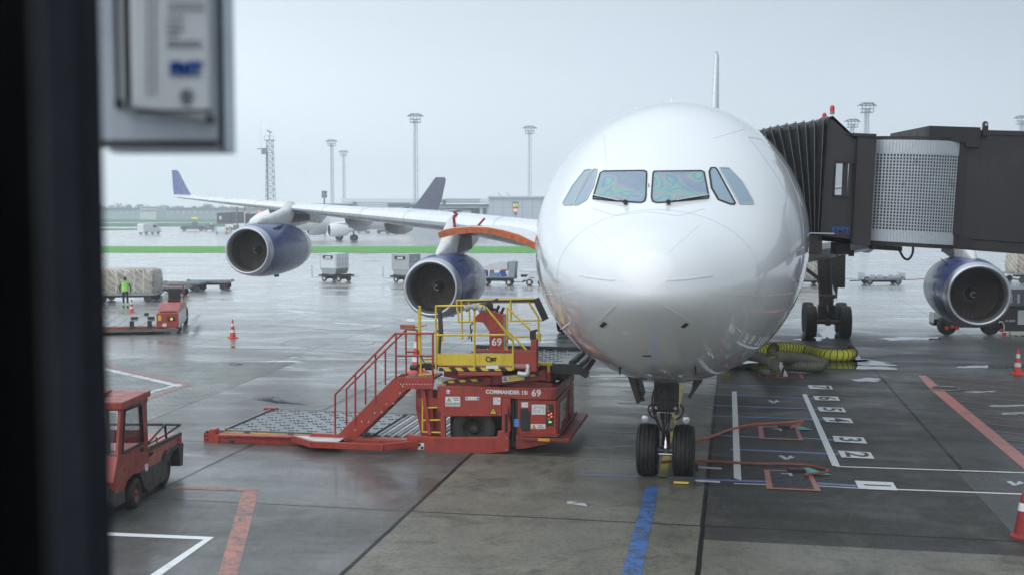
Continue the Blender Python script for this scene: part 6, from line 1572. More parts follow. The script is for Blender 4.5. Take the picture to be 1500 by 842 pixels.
# ================================================================== red pallet transporter "48"
g0 = G(262, 489); Q = Fr((g0.x, g0.y, 0), R(11)); TP = thing('pallet_transporter', 'low flat red transporter numbered 48 with a lit amber lamp', 'transporter', Q)
qo = lambda a, b, y=0: Q.on(a, b, y)
zt = qo(200, 478).z; xl_ = qo(120, 480).x
m_ = MB(); m_.box((xl_, .0, .12), (-.9, 6.0, zt)); m_.build('load_bed', 'loader_red_dull', TP, bevel=.02)
m_ = MB(); m_.box((xl_+.1, .1, zt), (-.95, 5.9, zt+.012))
for k in range(9): m_.box((xl_+.1+k*.55, .3, zt+.012), (xl_+.3+k*.55, 5.7, zt+.03))
m_.build('bed_plate', 'roller_metal', TP)
for a in (193, 219):
    p = qo(a, 476)
    for c_, d_ in (((p.x, .05, zt+.1), (.16, .3, .3)), ((p.x, 5.6, zt+.06), (.2, .2, .14)), ((p.x-.3, 3.4, zt+.08), (.3, .2, .12))): m_ = MB(); m_.cbox(c_, d_); m_.build('pallet_stop', 'black_steel', TP)
m_ = MB(); m_.box((xl_, -.03, .14), (0, 0, zt-.1)); m_.build('front_beam', 'hose_grey', TP)
m_ = MB(); m_.box((-.95, .0, .3), (0, 2.0, .95)); m_.box((-.85, 1.6, .3), (0, 3.4, 1.28)); m_.prism([(-.95, .3, .95), (-.95, 1.6, 1.28), (-.95, 1.6, .95)], (.95, 0, 0)); m_.box((-.85, 3.2, .3), (0, 4.3, 1.2)); cbn = m_.build('driver_cab', 'loader_red', TP, bevel=.03)
m_ = MB(); m_.box((-.8, .15, .955), (-.1, .55, 1.02)); m_.build('cowl', 'loader_red_dull', cbn)
m_ = MB(); m_.box((-.68, 2.6, 1.28), (-.12, 2.8, 1.86)); m_.box((-.68, 2.2, 1.3), (-.12, 2.7, 1.38)); m_.build('seat', 'seal_black', TP, bevel=.03)
m_ = MB(); m_.bar((-.04, 3.3, 1.2), (-.04, 3.3, 1.95), .06); m_.bar((-.04, 3.3, 1.95), (-.7, 3.3, 1.95), .05); m_.build('roll_bar', 'loader_red', TP)
m_ = MB(); m_.box((.0, .05, .3), (.03, 3.4, .92)); m_.build('side_panel', 'label_white', TP)
for z_, y_ in ((.42, -.01), (1.16, 1.58), (1.02, 1.0)):
    m_ = MB(); m_.text('48', .2, Matrix.Translation((-.62 if z_ < .5 else -.42, y_, z_)) @ Matrix.Rotation(PI/2 if z_ != 1.02 else 0, 4, 'X'), bold=.01); m_.build('lettering', 'text_white', cbn)
m_ = MB(); m_.box((-.48, -.015, .60), (-.14, .0, .78)); lb_ = m_.build('lamp_housing', 'seal_black', cbn); m_ = MB(); m_.cyl((-.30, -.04, .69), (-.30, -.015, .69), .06); m_.build('amber_lamp', 'sign_yellow', lb_)
m_ = MB(); m_.box((-.88, -.01, .62), (-.75, 0, .85)); m_.build('label_plate', 'label_yellow', cbn)
for y_ in (1.2, 4.8): wheel((-.15+.05, y_, .42), .42, .22, TP, 'wheel', 'tyre_worn', 'gear_dark', 'x', 3, 24)
# ================================================================== carts, dollies, pallets
def cart_wheel(c, r, par, rim='rim_white'):
    return wheel(c, r, r*.55, par, 'wheel', 'tyre_worn', rim, 'x', 2, 20)
def flat_dolly(parent, L_=3.2, W_=1.6, z=.55, wr=.22, deck='dolly_metal', rollers=True, rim='rim_white'):
    """long axis = local x, wheels turn about y"""
    m_ = MB(); m_.box((-L_/2, -W_/2, z-.12), (L_/2, -W_/2+.08, z)); m_.box((-L_/2, W_/2-.08, z-.12), (L_/2, W_/2, z)); m_.box((-L_/2, -W_/2, z-.12), (-L_/2+.08, W_/2, z)); m_.box((L_/2-.08, -W_/2, z-.12), (L_/2, W_/2, z)); m_.box((-L_/2+.1, -W_/2+.1, z-.10), (L_/2-.1, W_/2-.1, z-.05))
    for s_ in (-1, 1): m_.box((s_*L_/2-.06, -.3, z), (s_*L_/2+.06, .3, z+.08))
    fr_ = m_.build('dolly_frame', deck, parent)
    if rollers:
        m_ = MB()
        for k in range(11): x = -L_/2+.25+k*(L_-.5)/10; m_.cyl((x, -W_/2+.1, z-.02), (x, W_/2-.1, z-.02), .04, n=8)
        m_.build('roller', 'roller_metal', parent)
    m_ = MB(); m_.box((-L_/2+.3, -.2, z-.3), (L_/2-.3, .2, z-.12)); m_.cyl((-L_/2+.45, -W_/2+.1, wr), (-L_/2+.45, W_/2-.1, wr), .05); m_.cyl((L_/2-.45, -W_/2+.1, wr), (L_/2-.45, W_/2-.1, wr), .05); m_.bar((-L_/2, 0, z-.2), (-L_/2-.85, 0, .25), .07); m_.build('axle', 'black_steel', parent)
    for sx in (-1, 1):
        for sy in (-1, 1):
            m_ = MB(); r = wr; m_.lathe(tyre_prof(r, r*.5, 2), (sx*(L_/2-.45), sy*(W_/2-.15), r), 'y', 20); wo = m_.build('wheel', 'tyre_worn', parent, smooth=True)
            m_ = MB(); m_.lathe([(-r*.2, r*.5), (-r*.24, .01)], (sx*(L_/2-.45), sy*(W_/2-.15), r), 'y', 16); m_.build('rim', rim, wo)
    return fr_
def put(px, py, rz, name, label, cat, group=None):
    g_ = G(px, py); return thing(name, label, cat, loc=(g_.x, g_.y, 0), rz=rz, group=group)
# container carts
def container_cart(px, py, rz, lab_d, lab_c, white):
    d_ = put(px, py, rz, 'container_dolly', lab_d, 'dolly', 'container dollies')
    flat_dolly(d_, 2.3, 1.5, .52, .23, 'black_steel', False)
    m_ = MB(); m_.bar((-2.0, -.5, .28), (-1.1, -.3, .3), .06); m_.bar((-2.0, -.5, .25), (-2.02, -.5, 1.25), .05); m_.build('drawbar', 'lattice_metal', d_); m_ = MB(); m_.bar((1.1, .3, .35), (1.75, .5, .4), .07); m_.build('tow_hitch', 'lattice_metal', d_)
    c_ = thing('cargo_container', lab_c, 'container', loc=(d_.location.x, d_.location.y, .53), rz=rz, group='air cargo containers')
    b_ = 'container_white' if white else 'container_grey'
    x0, x1, y0, y1, z0, zc, z1 = -.98, .62, -.76, .76, .05, .48, 1.63
    xs = -.70
    m_ = MB(); m_.prism([(x0, y0, zc), (x0, y0, z1), (x1, y0, z1), (x1, y0, zc)], (0, y1-y0, 0))
    bx_ = m_.build('container_shell', b_, c_, bevel=.02)
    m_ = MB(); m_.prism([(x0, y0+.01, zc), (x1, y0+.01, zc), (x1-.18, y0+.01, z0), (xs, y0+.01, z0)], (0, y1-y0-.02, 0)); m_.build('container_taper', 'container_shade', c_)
    m_ = MB()
    for x in (x0+.02, x1-.14, x1-.02): m_.box((x-.02, y0-.015, zc), (x+.02, y0, z1))
    for z in (zc+.02, z1-.03): m_.box((x0, y0-.015, z-.02), (x1, y0, z+.02))
    m_.build('edge_rail', 'lattice_metal', c_)
    m_ = MB(); m_.box((x0+.28, y0-.02, 1.22), (x1-.35, y0-.003, 1.48)); sg = m_.build('sign_plate', 'ink_black', bx_)
    m_ = MB(); m_.text('viatnlk', .20, Matrix.Translation(((x0+x1)/2-.03, y0-.026, 1.34)) @ Matrix.Rotation(PI/2, 4, 'X'), bold=.014); m_.build('lettering', 'text_white', sg)
    m_ = MB()
    for k in range(7): m_.box((x0+.3+k*.13, y0-.008, 1.10), (x0+.39+k*.13, y0-.002, 1.15))
    m_.build('small_print', 'ink_grey', bx_)
    # fabric door side with bars
    m_ = MB()
    for y in (-.4, 0, .4): m_.box((x1, y-.02, zc), (x1+.02, y+.02, z1))
    for z in (.8, 1.2): m_.box((x1, y0, z-.02), (x1+.018, y1, z+.02))
    m_.build('door_bar', 'lattice_metal', c_)
    if not white:
        m_ = MB(); m_.box((x1+.003, y0+.1, 1.0), (x1+.012, y1-.05, z1-.04)); m_.build('door_curtain', 'canvas_blue_grey', c_)
container_cart(493, 412, R(-30), 'dolly with a tall drawbar handle under the white cargo container', 'white tapered air cargo container with a black sign plate', True)
container_cart(598, 413.5, R(-30), 'dolly under the grey cargo container beside the inner engine', 'grey tapered air cargo container with a black sign plate and blue-grey curtain', False)
# baggage cart with bags
bc = put(730, 418, R(-8), 'baggage_cart', 'baggage cart with pale canvas cover rolled up over blue and orange bags', 'baggage cart')
flat_dolly(bc, 2.6, 1.4, .62, .25, 'black_steel', False)
m_ = MB(); m_.prism([(-1.35, -.74, 1.12), (.78, -.74, 1.18), (.78, -.74, 1.75), (.4, -.74, 1.82), (-.4, -.74, 1.62), (-1.35, -.74, 1.30)], (0, 1.48, 0)); m_.build('canopy_cover', 'canvas_grey', bc, bevel=.03)
m_ = MB(); m_.prism([(.80, -.72, .62), (1.28, -.72, .62), (1.36, -.72, 1.72), (1.12, -.72, 1.82), (.85, -.72, 1.62)], (0, 1.44, 0)); m_.build('end_panel', 'canvas_blue_grey', bc, bevel=.03)
m_ = MB(); m_.box((-1.3, -.7, .60), (1.3, .7, .64)); m_.build('cart_floor', 'container_white', bc)
cols = ['bag_blue', 'bag_blue', 'bag_navy', 'bag_blue', 'bag_orange', 'bag_blue', 'bag_navy', 'bag_navy', 'bag_orange']
labs = ['light blue bag lowest at the left end of the baggage cart', 'light blue bag on top at the left end of the baggage cart', 'navy bag standing upright between light blue bags on the cart', 'light blue bag in the middle of the baggage cart', 'small orange bag on top in the middle of the baggage cart', 'light blue bag right of the cart middle, lower row', 'navy bag at the bottom right of the baggage cart', 'navy bag on top at the right of the baggage cart', 'orange bag topmost at the right end of the cart']
bp_ = [(-1.1, .66, .42, .24), (-1.05, .91, .4, .2), (-.74, .66, .18, .42), (-.44, .66, .38, .24), (-.42, .91, .30, .2), (-.06, .66, .34, .26), (.36, .66, .46, .2), (.30, .87, .44, .2), (.42, 1.08, .46, .12)]
for k, (x, z, w_, h_) in enumerate(bp_):
    b_ = thing('travel_bag', labs[k], 'bag', loc=tuple(Matrix.Translation(bc.location) @ Matrix.Rotation(R(-8), 4, 'Z') @ Vector((x+w_/2-.15, -.45, z))), rz=R(-8), group='bags on the baggage cart')
    m_ = MB(); m_.box((-w_/2, -.2, 0), (w_/2, .3, h_)); m_.build('bag_body', cols[k], b_, bevel=.06, bseg=3)
    m_ = MB(); m_.tube(smooth_path([(-.07, -.21, h_*.6), (-.04, -.25, h_*.75), (.04, -.25, h_*.75), (.07, -.21, h_*.6)], 4), .012, 6); m_.build('bag_handle', 'ink_black', b_)
# small white machine towed behind the cart
wt = put(783, 418, R(-4), 'ground_power_unit', 'small white towed power unit with slanting housing beside the fuselage', 'power unit')
m_ = MB(); m_.prism([(-.75, -.55, .45), (-.35, -.55, .85), (.3, -.55, 1.12), (1.3, -.55, 1.12), (1.3, -.55, .35), (-.4, -.55, .3)], (0, 1.1, 0)); m_.box((-1.0, -.55, 1.0), (1.3, .55, 1.14)); m_.build('housing', 'container_white', wt, bevel=.03)
m_ = MB(); m_.box((-.98, -.5, .62), (-.5, .3, .78)); m_.bar((-.9, 0, .25), (-.2, 0, .55), .12); m_.bar((-2.3, 0, .30), (-.9, 0, .22), .04); m_.box((-.35, -.56, .55), (0.0, -.55, .6)); m_.build('tow_gear', 'black_steel', wt)
m_ = MB(); m_.cbox((.45, -.556, .85), (.5, .01, .1)); m_.build('lettering', 'ink_grey', wt)
for x in (-.35, .5):
    for y in (-.5, .5):
        m_ = MB(); m_.lathe(tyre_prof(.25, .14, 2), (x, y, .25), 'y', 20); wo = m_.build('wheel', 'tyre_worn', wt, smooth=True); m_ = MB(); m_.lathe([(-.06, .13), (-.075, .01)], (x, y, .25), 'y', 16); m_.build('rim', 'rim_white', wo)
# pallets of netted cargo on dollies
def net_pallet(px, py, rz, w_, d_, h_, z0, lab, labd, wrap=False):
    dl = put(px, py, rz, 'pallet_dolly', labd, 'dolly', 'pallet dollies'); flat_dolly(dl, w_+.2, d_, z0, .26, 'dolly_metal', False, 'gear_dark')
    p_ = thing('cargo_pallet', lab, 'cargo pallet', loc=(dl.location.x, dl.location.y, z0), rz=rz, group='netted cargo pallets')
    m_ = MB(); n = 14; rg = []
    bm = m_.bm; bmesh.ops.create_grid(bm, x_segments=1, y_segments=1, size=.01); bm.clear()
    secs = []
    for z, k in ((.02, .98), (.15, 1.0), (h_*.45, 1.02), (h_*.8, 1.0), (h_*.95, .97), (h_, .9)):
        ring = []
        for i in range(36):
            a = 2*PI*i/36; c, s_ = math.cos(a), math.sin(a); e = .18
            x = math.copysign(abs(c)**e, c)*w_/2*k; y = math.copysign(abs(s_)**e, s_)*d_/2*k; j = 1+.03*math.sin(i*2.3+z*5)
            ring.append(Vector((x*j, y*j, z+random.uniform(-.02, .02))))
        secs.append(ring)
    m_.rings(secs); m_.build('netted_load', 'netted_cargo', p_, smooth=True, angle=50)
    m_ = MB(); m_.box((-w_/2, -d_/2, 0), (w_/2, d_/2, .03)); m_.build('pallet_base', 'dolly_metal', p_)
    # real net ropes on the near faces
    m_ = MB(); st = .42; k = -8
    for k in range(-10, int(w_/st)+10):
        for sg in (1, -1):
            pts = []
            for q in range(9):
                z = h_*q/8; x = -w_/2+k*st+sg*z*.9
                if -w_/2 <= x <= w_/2: pts.append(Vector((x, -d_/2*1.03-.02, z)))
            if len(pts) > 1: m_.tube(pts, .009, 4)
    for k in range(-6, int(d_/st)+6):
        for sg in (1, -1):
            pts = []
            for q in range(9):
                z = h_*q/8; y = -d_/2+k*st+sg*z*.9
                if -d_/2 <= y <= d_/2: pts.append(Vector((w_/2*1.03+.02, y, z))); 
            if len(pts) > 1: m_.tube(pts, .009, 4)
    m_.build('cargo_net', 'canvas_grey', p_)
    if wrap:
        m_ = MB(); m_.box((w_/2-.75, -d_/2*1.03-.015, .1), (w_/2+.02, -d_/2*1.03, h_*.96)); m_.build('film_wrap', 'container_white', p_)
net_pallet(190, 441, R(4), 3.4, 2.4, 1.40, .55, 'netted pile of tan cargo behind the hi-vis worker', 'dark dolly under the tan netted cargo at the left')
net_pallet(1176, 417, R(0), 2.8, 2.2, 1.45, .5, 'netted cargo pallet seen between the fuselage and the main gear leg', 'dolly with netted cargo, half hidden behind the main gear leg', False)
net_pallet(1520, 414, R(2), 4.1, 2.4, 1.6, .75, 'netted tan cargo pallet at the right edge behind the blue engine', 'dolly carrying cargo at the right edge behind the blue engine', False)
# empty flat dollies
for px_, py_, rz_, lb_, L_ in ((246, 433.5, R(-3), 'empty flat dolly next to the netted cargo, nearest of the empty ones', 2.6), (272, 426.5, R(-3), 'empty flat dolly second in the row behind the red transporter', 2.8), (308, 424, R(2), 'empty flat dolly farthest right of its row under the outer engine', 3.0)):
    d_ = put(px_, py_, rz_, 'flat_dolly', lb_, 'dolly', 'empty flat dollies'); flat_dolly(d_, L_, 1.8, .62, .26, 'dolly_metal', True, 'gear_dark')
d_ = put(1291, 416.5, R(0), 'container_dolly', 'empty pale dolly with four raised roller blocks, left of the right engine', 'dolly', 'container dollies')
flat_dolly(d_, 3.0, 1.5, .48, .25, 'dolly_metal', False, 'gear_grey')
m_ = MB()
for x in (-.85, -.3, .5, 1.0): m_.box((x-.22, -.6, .49), (x+.22, .6, .60)); m_.box((x-.18, -.6, .60), (x+.18, -.55, .74))
for x in (-1.5, 1.5): m_.box((x-.04, -.7, .4), (x+.04, .7, .86))
m_.build('roller_block', 'lattice_metal', d_)
m_ = MB(); m_.bar((1.5, 0, .32), (4.2, 0, .45), .06); m_.build('drawbar', 'cable_brown', d_)
m_ = MB(); m_.bar((-1.5, 0, .35), (-2.9, 0, .42), .07); m_.build('tow_bar', 'steel_pale', d_)
# service truck behind the right engine
g0 = G(1476, 492); S = Fr((g0.x, g0.y+1.0, 0), R(0)); ST = thing('service_truck', 'dark low service truck with hazard-striped bumper behind the right blue engine', 'truck', S)
so = lambda a, b, y=-.9: S.on(a, b, y)
m_ = MB(); p0_, p1_ = so(1376, 480), so(1600, 470); m_.box((p0_.x+.3, -.7, .35), (p1_.x, 1.2, .75)); m_.build('chassis', 'black_steel', ST)
m_ = MB(); a_, b_ = so(1470, 450), so(1600, 488); m_.box((a_.x, -.9, b_.z+.1), (b_.x, 1.2, a_.z)); q = m_.build('equipment_cabinet', 'tug_dark', ST, bevel=.02)
m_ = MB(); a_, b_ = so(1479, 424), so(1600, 449); m_.box((a_.x, -.7, b_.z), (b_.x, 1.2, a_.z)); m_.build('upper_box', 'box_grey', ST, bevel=.02)
m_ = MB(); 
for a in (1481, 1492): p = so(a, 437, -.71); m_.cbox(p, (.10, .02, .4))
m_.build('panel_strip', 'container_white', ST)
m_ = MB(); a_, b_ = so(1491, 454), so(1520, 475); m_.box((a_.x, -.92, b_.z), (b_.x, -.905, a_.z)); m_.build('white_panel', 'container_white', ST)
m_ = MB(); p = so(1479.5, 469.5, -.91); m_.cbox(p, (.50, .01, .16)); npl = m_.build('number_plate', 'text_dark_red', ST); m_ = MB(); m_.text('AF 228 N', .11, Matrix.Translation((p.x, p.y-.012, p.z)) @ Matrix.Rotation(PI/2, 4, 'X'), bold=.004); m_.build('lettering', 'text_white', npl)
m_ = MB(); p = so(1479, 488); m_.box((p.x, -1.0, p.z-.06), (p.x+4, -.85, p.z+.08)); m_.build('bumper_rail', 'label_white', ST)
m_ = MB(); m_.box((p.x, -1.02, p.z-.22), (p.x+4, -.87, p.z-.07)); m_.build('hazard_bumper', 'hazard', ST)
for a, b in ((1471, 489), (1467, 483), (1476, 494), (1387, 480), (1395, 478), (1402, 480)): m_ = MB(); m_.cbox(so(a, b), (.16, .12, .14)); m_.build('marker_lamp', 'cone_red', ST, bevel=.02)
m_ = MB(); m_.tube(smooth_path([so(1463, 472), so(1468, 471), so(1471, 478), so(1470, 484)], 5), .035, 8); m_.build('coiled_hose', 'cone_white', ST)
m_ = MB(); m_.cbox(so(1371, 464, .2), (.4, .5, .5)); m_.cbox(so(1371, 471, .15), (.35, .4, .3), 1); m_.build('cab_corner', ['container_white', 'black_steel'], ST, bevel=.02)
for a in (1385, 1448, 1530): p = so(a, 480, -.3); wheel((p.x, -.45, .42), .42, .3, ST, 'wheel', 'tyre_worn', 'gear_dark', 'y', 3, 24)
# ================================================================== middle distance
def van():
    t_ = put(219, 343.5, R(62), 'delivery_van', 'white panel van crossing the far apron', 'van')
    m_ = MB(); m_.prism([(-2.7, -.95, .4), (-2.75, -.95, 2.2), (-2.5, -.95, 2.4), (1.0, -.95, 2.4), (1.6, -.95, 1.7), (2.5, -.95, 1.3), (2.7, -.95, .9), (2.7, -.95, .4)], (0, 1.9, 0)); b_ = m_.build('body', 'van_white', t_, bevel=.12, bseg=3)
    m_ = MB(); m_.prism([(1.04, -.8, 2.36), (1.04, .8, 2.36), (1.66, .8, 1.68), (1.66, -.8, 1.68)], (.03, 0, .03)); m_.build('windscreen', 'glass_dark', t_)
    for s_ in (-1, 1): m_ = MB(); m_.prism([(.2, s_*.955, 1.5), (.2, s_*.955, 2.1), (.95, s_*.955, 2.1), (1.45, s_*.955, 1.55)], (0, s_*.01, 0)); m_.build('side_window', 'glass_dark', t_)
    m_ = MB(); m_.box((2.69, -.9, .4), (2.76, .9, .65)); m_.box((2.6, -.5, .75), (2.73, .5, .95)); m_.build('bumper', 'seal_black', t_)
    for x in (-1.8, 1.75):
        for y in (-.85, .85):
            m_ = MB(); m_.lathe(tyre_prof(.36, .22, 2), (x, y, .36), 'y', 20); m_.build('wheel', 'tyre', t_, smooth=True)
van()
def gse(px, py, label, kind):
    t_ = put(px, py, 0, 'ground_vehicle', label, 'airport vehicle', 'ground vehicles on the far apron')
    if kind == 0:
        m_ = MB(); m_.prism([(-3.4, -1.2, .4), (-3.0, -1.2, 1.1), (-1.2, -1.2, 1.5), (1.0, -1.2, 1.4), (3.2, -1.2, 1.3), (3.4, -1.2, .4)], (0, 2.4, 0)); m_.build('body', 'far_dark', t_, bevel=.1)
        m_ = MB(); m_.box((-.3, -.6, 1.4), (.9, .6, 2.3)); m_.build('cab', 'box_grey', t_, bevel=.08)
        m_ = MB(); m_.cyl((.2, 0, 2.3), (.2, 0, 3.2), .06); m_.build('mast', 'steel_dark', t_)
        m_ = MB(); m_.box((-.5, -.3, 3.1), (1.1, .3, 3.5)); m_.build('beacon_bar', 'sign_yellow', t_)
        for x in (-2.2, 2.2): m_ = MB(); m_.lathe(tyre_prof(.6, .4, 2), (x, -1.05, .6), 'y', 18); m_.build('wheel', 'tyre', t_, smooth=True)
    elif kind == 1:
        m_ = MB(); m_.box((-1.6, -.8, .6), (1.6, .8, .8)); m_.box((-1.6, -.8, .8), (-1.5, .8, 1.6)); m_.box((1.5, -.8, .8), (1.6, .8, 1.7)); m_.build('frame', 'far_white', t_)
        m_ = MB(); m_.box((.9, -.7, .8), (1.4, .6, 1.5)); m_.build('side_board', 'cone_red', t_)
        for x in (-1.1, 1.1): m_ = MB(); m_.lathe(tyre_prof(.3, .2, 2), (x, -.7, .3), 'y', 14); m_.build('wheel', 'tyre', t_, smooth=True)
    elif kind == 2:
        m_ = MB(); m_.box((-1.4, -.8, .4), (1.4, .8, 1.0)); m_.box((-.2, -.7, 1.0), (.9, .7, 1.7)); m_.build('body', 'far_dark', t_, bevel=.05)
        m_ = MB(); m_.cyl((.3, 0, 1.7), (.3, 0, 1.95), .14); m_.build('beacon', 'sign_orange', t_)
        for x in (-.9, .9): m_ = MB(); m_.lathe(tyre_prof(.35, .25, 2), (x, -.7, .35), 'y', 14); m_.build('wheel', 'tyre', t_, smooth=True)
    else:
        m_ = MB(); m_.box((-3.6, -1.2, .5), (2.0, 1.2, 3.3)); m_.build('cargo_body', 'far_white', t_, bevel=.05)
        m_ = MB(); m_.box((-3.5, -1.25, .8), (-.2, -1.2, 2.1)); m_.build('side_panel', 'rail_yellow', t_)
        m_ = MB(); m_.box((2.0, -1.1, .5), (3.6, 1.1, 2.3)); m_.build('cab', 'far_white', t_, bevel=.1)
        for x in (-2.4, 2.6): m_ = MB(); m_.lathe(tyre_prof(.5, .3, 2), (x, -1.1, .5), 'y', 16); m_.build('wheel', 'tyre', t_, smooth=True)
gse(284, 338.5, 'low grey tug with a yellow beacon bar on the far apron', 0)
gse(326, 343, 'pale open cart with a red board on the far apron', 1)
gse(308, 339, 'small dark tractor left of the far boarding bridge legs', 2)
gse(344, 339.5, 'small dark tractor with orange beacon under the far boarding bridge', 2)
gse(607, 342.5, 'white box truck with yellow side panel beyond the grass strip', 3)
gse(575, 343.5, 'small dark tractor left of the white and yellow truck', 2)
gse(690, 343, 'small dark tractor on the stand before the pale terminal wall', 2)
# cluster of equipment at the foot of the pier
for k, (a, kd) in enumerate(((532, 2), (548, 1), (562, 2), (636, 2), (655, 1), (672, 1))):
    gse(a, 342+(k % 3)*.4, ['dark tractor right of the parked grey-tailed jet', 'open cart right of the parked grey-tailed jet', 'dark tractor before the far pier, left of the truck', 'dark tractor just right of the white and yellow truck', 'open cart behind the wing near the pier foot', 'open cart behind the wing, right of its neighbour'][k], kd)
# far boarding bridge
g0 = G(330, 339); FB = thing('jet_bridge', 'distant dark boarding bridge on tall legs seen below the wing', 'boarding bridge', loc=(g0.x, g0.y, 0))
FO = Fr((g0.x, g0.y, 0), 0); fo = lambda a, b, y=0: FO.on(a, b, y)
def fbox(m_, x0, y0, x1, y1, d0, d1, mi=0):
    a, b = fo(x0, y0), fo(x1, y1); m_.box((a.x, d0, b.z), (b.x, d1, a.z), mi)
m_ = MB(); fbox(m_, 317.5, 312, 329, 328, 0, 4); fbox(m_, 329, 311.5, 338, 328.5, -.3, 4.3); m_.build('cab', 'far_bridge', FB)
m_ = MB(); fbox(m_, 321, 317, 324.5, 322, -.05, .0); m_.build('cab_window', 'far_white', FB)
m_ = MB(); fbox(m_, 338, 311, 362, 327.5, 0, 4); fbox(m_, 362, 313, 470, 327, .3, 3.7); m_.build('tunnel', 'far_bridge', FB)
m_ = MB(); fbox(m_, 346.5, 303, 349, 341, -.6, .0); fbox(m_, 358.5, 303, 360.5, 330, -.6, 0); m_.build('leg', 'steel_dark', FB)
m_ = MB(); fbox(m_, 360, 312, 380, 313, -1, 0); fbox(m_, 378.5, 312, 380, 330, -1, 0); fbox(m_, 359, 312, 360.5, 330, -1, 0); m_.build('service_frame', 'far_white', FB)
m_ = MB(); m_.cbox(fo(359, 311), (.5, .5, .5)); m_.cbox(fo(379.5, 310.5), (.5, .5, .5)); m_.build('beacon', 'led_red', FB)
# ---- second airliner
g0 = G(503, 353); NL = Fr((g0.x, g0.y, 0), R(28))    # local +x = aft
S2 = thing('airliner', 'white airliner with grey-purple tail parked beyond the grass strip', 'aircraft', NL)
m_ = MB(); rg = []
for x, r, z in ((-17, .05, 3.3), (-16.6, .6, 3.35), (-15.5, 1.25, 3.55), (-13.5, 1.8, 3.8), (-11, 1.98, 3.9), (8, 1.98, 3.9), (12, 1.75, 4.1), (15, 1.3, 4.4), (18, .75, 4.75), (20, .25, 4.95)):
    rg.append([Vector((x, r*math.cos(a), z+r*math.sin(a))) for a in [2*PI*k/32 for k in range(32)]])
m_.rings(rg); m_.build('fuselage', 'aircraft_white', S2, smooth=True)
m_ = MB(); rg = []
for k in range(13):
    u = k/12; b = math.sin(PI*u)**.6+.02; rg.append([Vector((-5+u*12, 1.6*b*math.cos(a), 2.6+.9*b*math.sin(a))) for a in [2*PI*q/20 for q in range(20)]])
m_.rings(rg); m_.build('belly_fairing', 'wing_grey', S2, smooth=True)
def aeroX(y, x, z, ch, tc): return [Vector((x+u*ch, y, z+v*ch*tc/.12)) for u, v in AF]
for s_ in (-1, 1):
    m_ = MB(); m_.rings([aeroX(s_*1.5, -3.5, 2.9, 6.2, .13), aeroX(s_*6.4, -.6, 3.45, 3.9, .12), aeroX(s_*16.5, 4.6, 4.5, 1.6, .1)]); m_.build('wing', 'wing_white', S2, smooth=True, angle=40)
    m_ = MB(); c = (-4.6, s_*5.75, 2.0); m_.lathe([(0, .85), (-.1, .98), (.1, 1.05), (1.0, 1.15), (2.2, 1.08), (3.2, .85), (3.2, .7), (3.2, .55), (4.0, .35), (4.6, .08)], c, 'x', 28); en = m_.build('engine', 'aircraft_white', S2, smooth=True, angle=50)
    m_ = MB(); m_.lathe([(0, .84), (.9, .8), (.9, .01)], c, 'x', 24); m_.build('inlet', 'duct_dark', en)
    m_ = MB(); m_.prism([(-3.8, s_*5.65, 2.9), (-1.0, s_*5.65, 3.4), (1.5, s_*5.65, 3.2), (-1.6, s_*5.65, 2.7)], (0, s_*.25, 0)); m_.build('pylon', 'wing_grey', S2)
    m_ = MB(); m_.cyl((.6, s_*3.8, .5), (.6, s_*3.4, 2.9), .16); gg = m_.build('main_gear', 'gear_grey', S2)
    for dy in (-.42, .42): m_ = MB(); m_.lathe(tyre_prof(.58, .42, 3), (.6, s_*3.8+dy, .58), 'y', 24); m_.build('wheel', 'tyre', gg, smooth=True)
    m_ = MB(); m_.rings([aeroX(s_*.4, 15.5, 4.9, 3.2, .1), aeroX(s_*6.2, 18.3, 5.5, 1.4, .1)]); m_.build('tailplane', 'wing_white', S2)
m_ = MB(); m_.rings([[Vector((x+p.y*ch, p.z*ch*.8, z)) for p in aero(0, 0, 0, 1, .1, 0)] for x, z, ch in ((12.4, 5.3, 6.0), (14.6, 7.2, 4.6), (17.6, 11.0, 2.5), (18.0, 11.5, 1.9))]); m_.build('fin', 'tail_purple', S2, smooth=True, angle=50)
m_ = MB(); m_.prism([(11.0, -.1, 5.8), (12.6, -.1, 5.8), (13.6, -.1, 6.4)], (0, .2, 0)); m_.build('dorsal_fin', 'tail_purple', S2)
m_ = MB(); m_.cyl((-12.3, 0, .4), (-12.3, 0, 2.2), .12); gg = m_.build('nose_gear', 'gear_grey', S2); m_ = MB(); m_.lathe(tyre_prof(.4, .25, 2), (-12.3, 0, .4), 'y', 20); m_.build('wheel', 'tyre', gg)
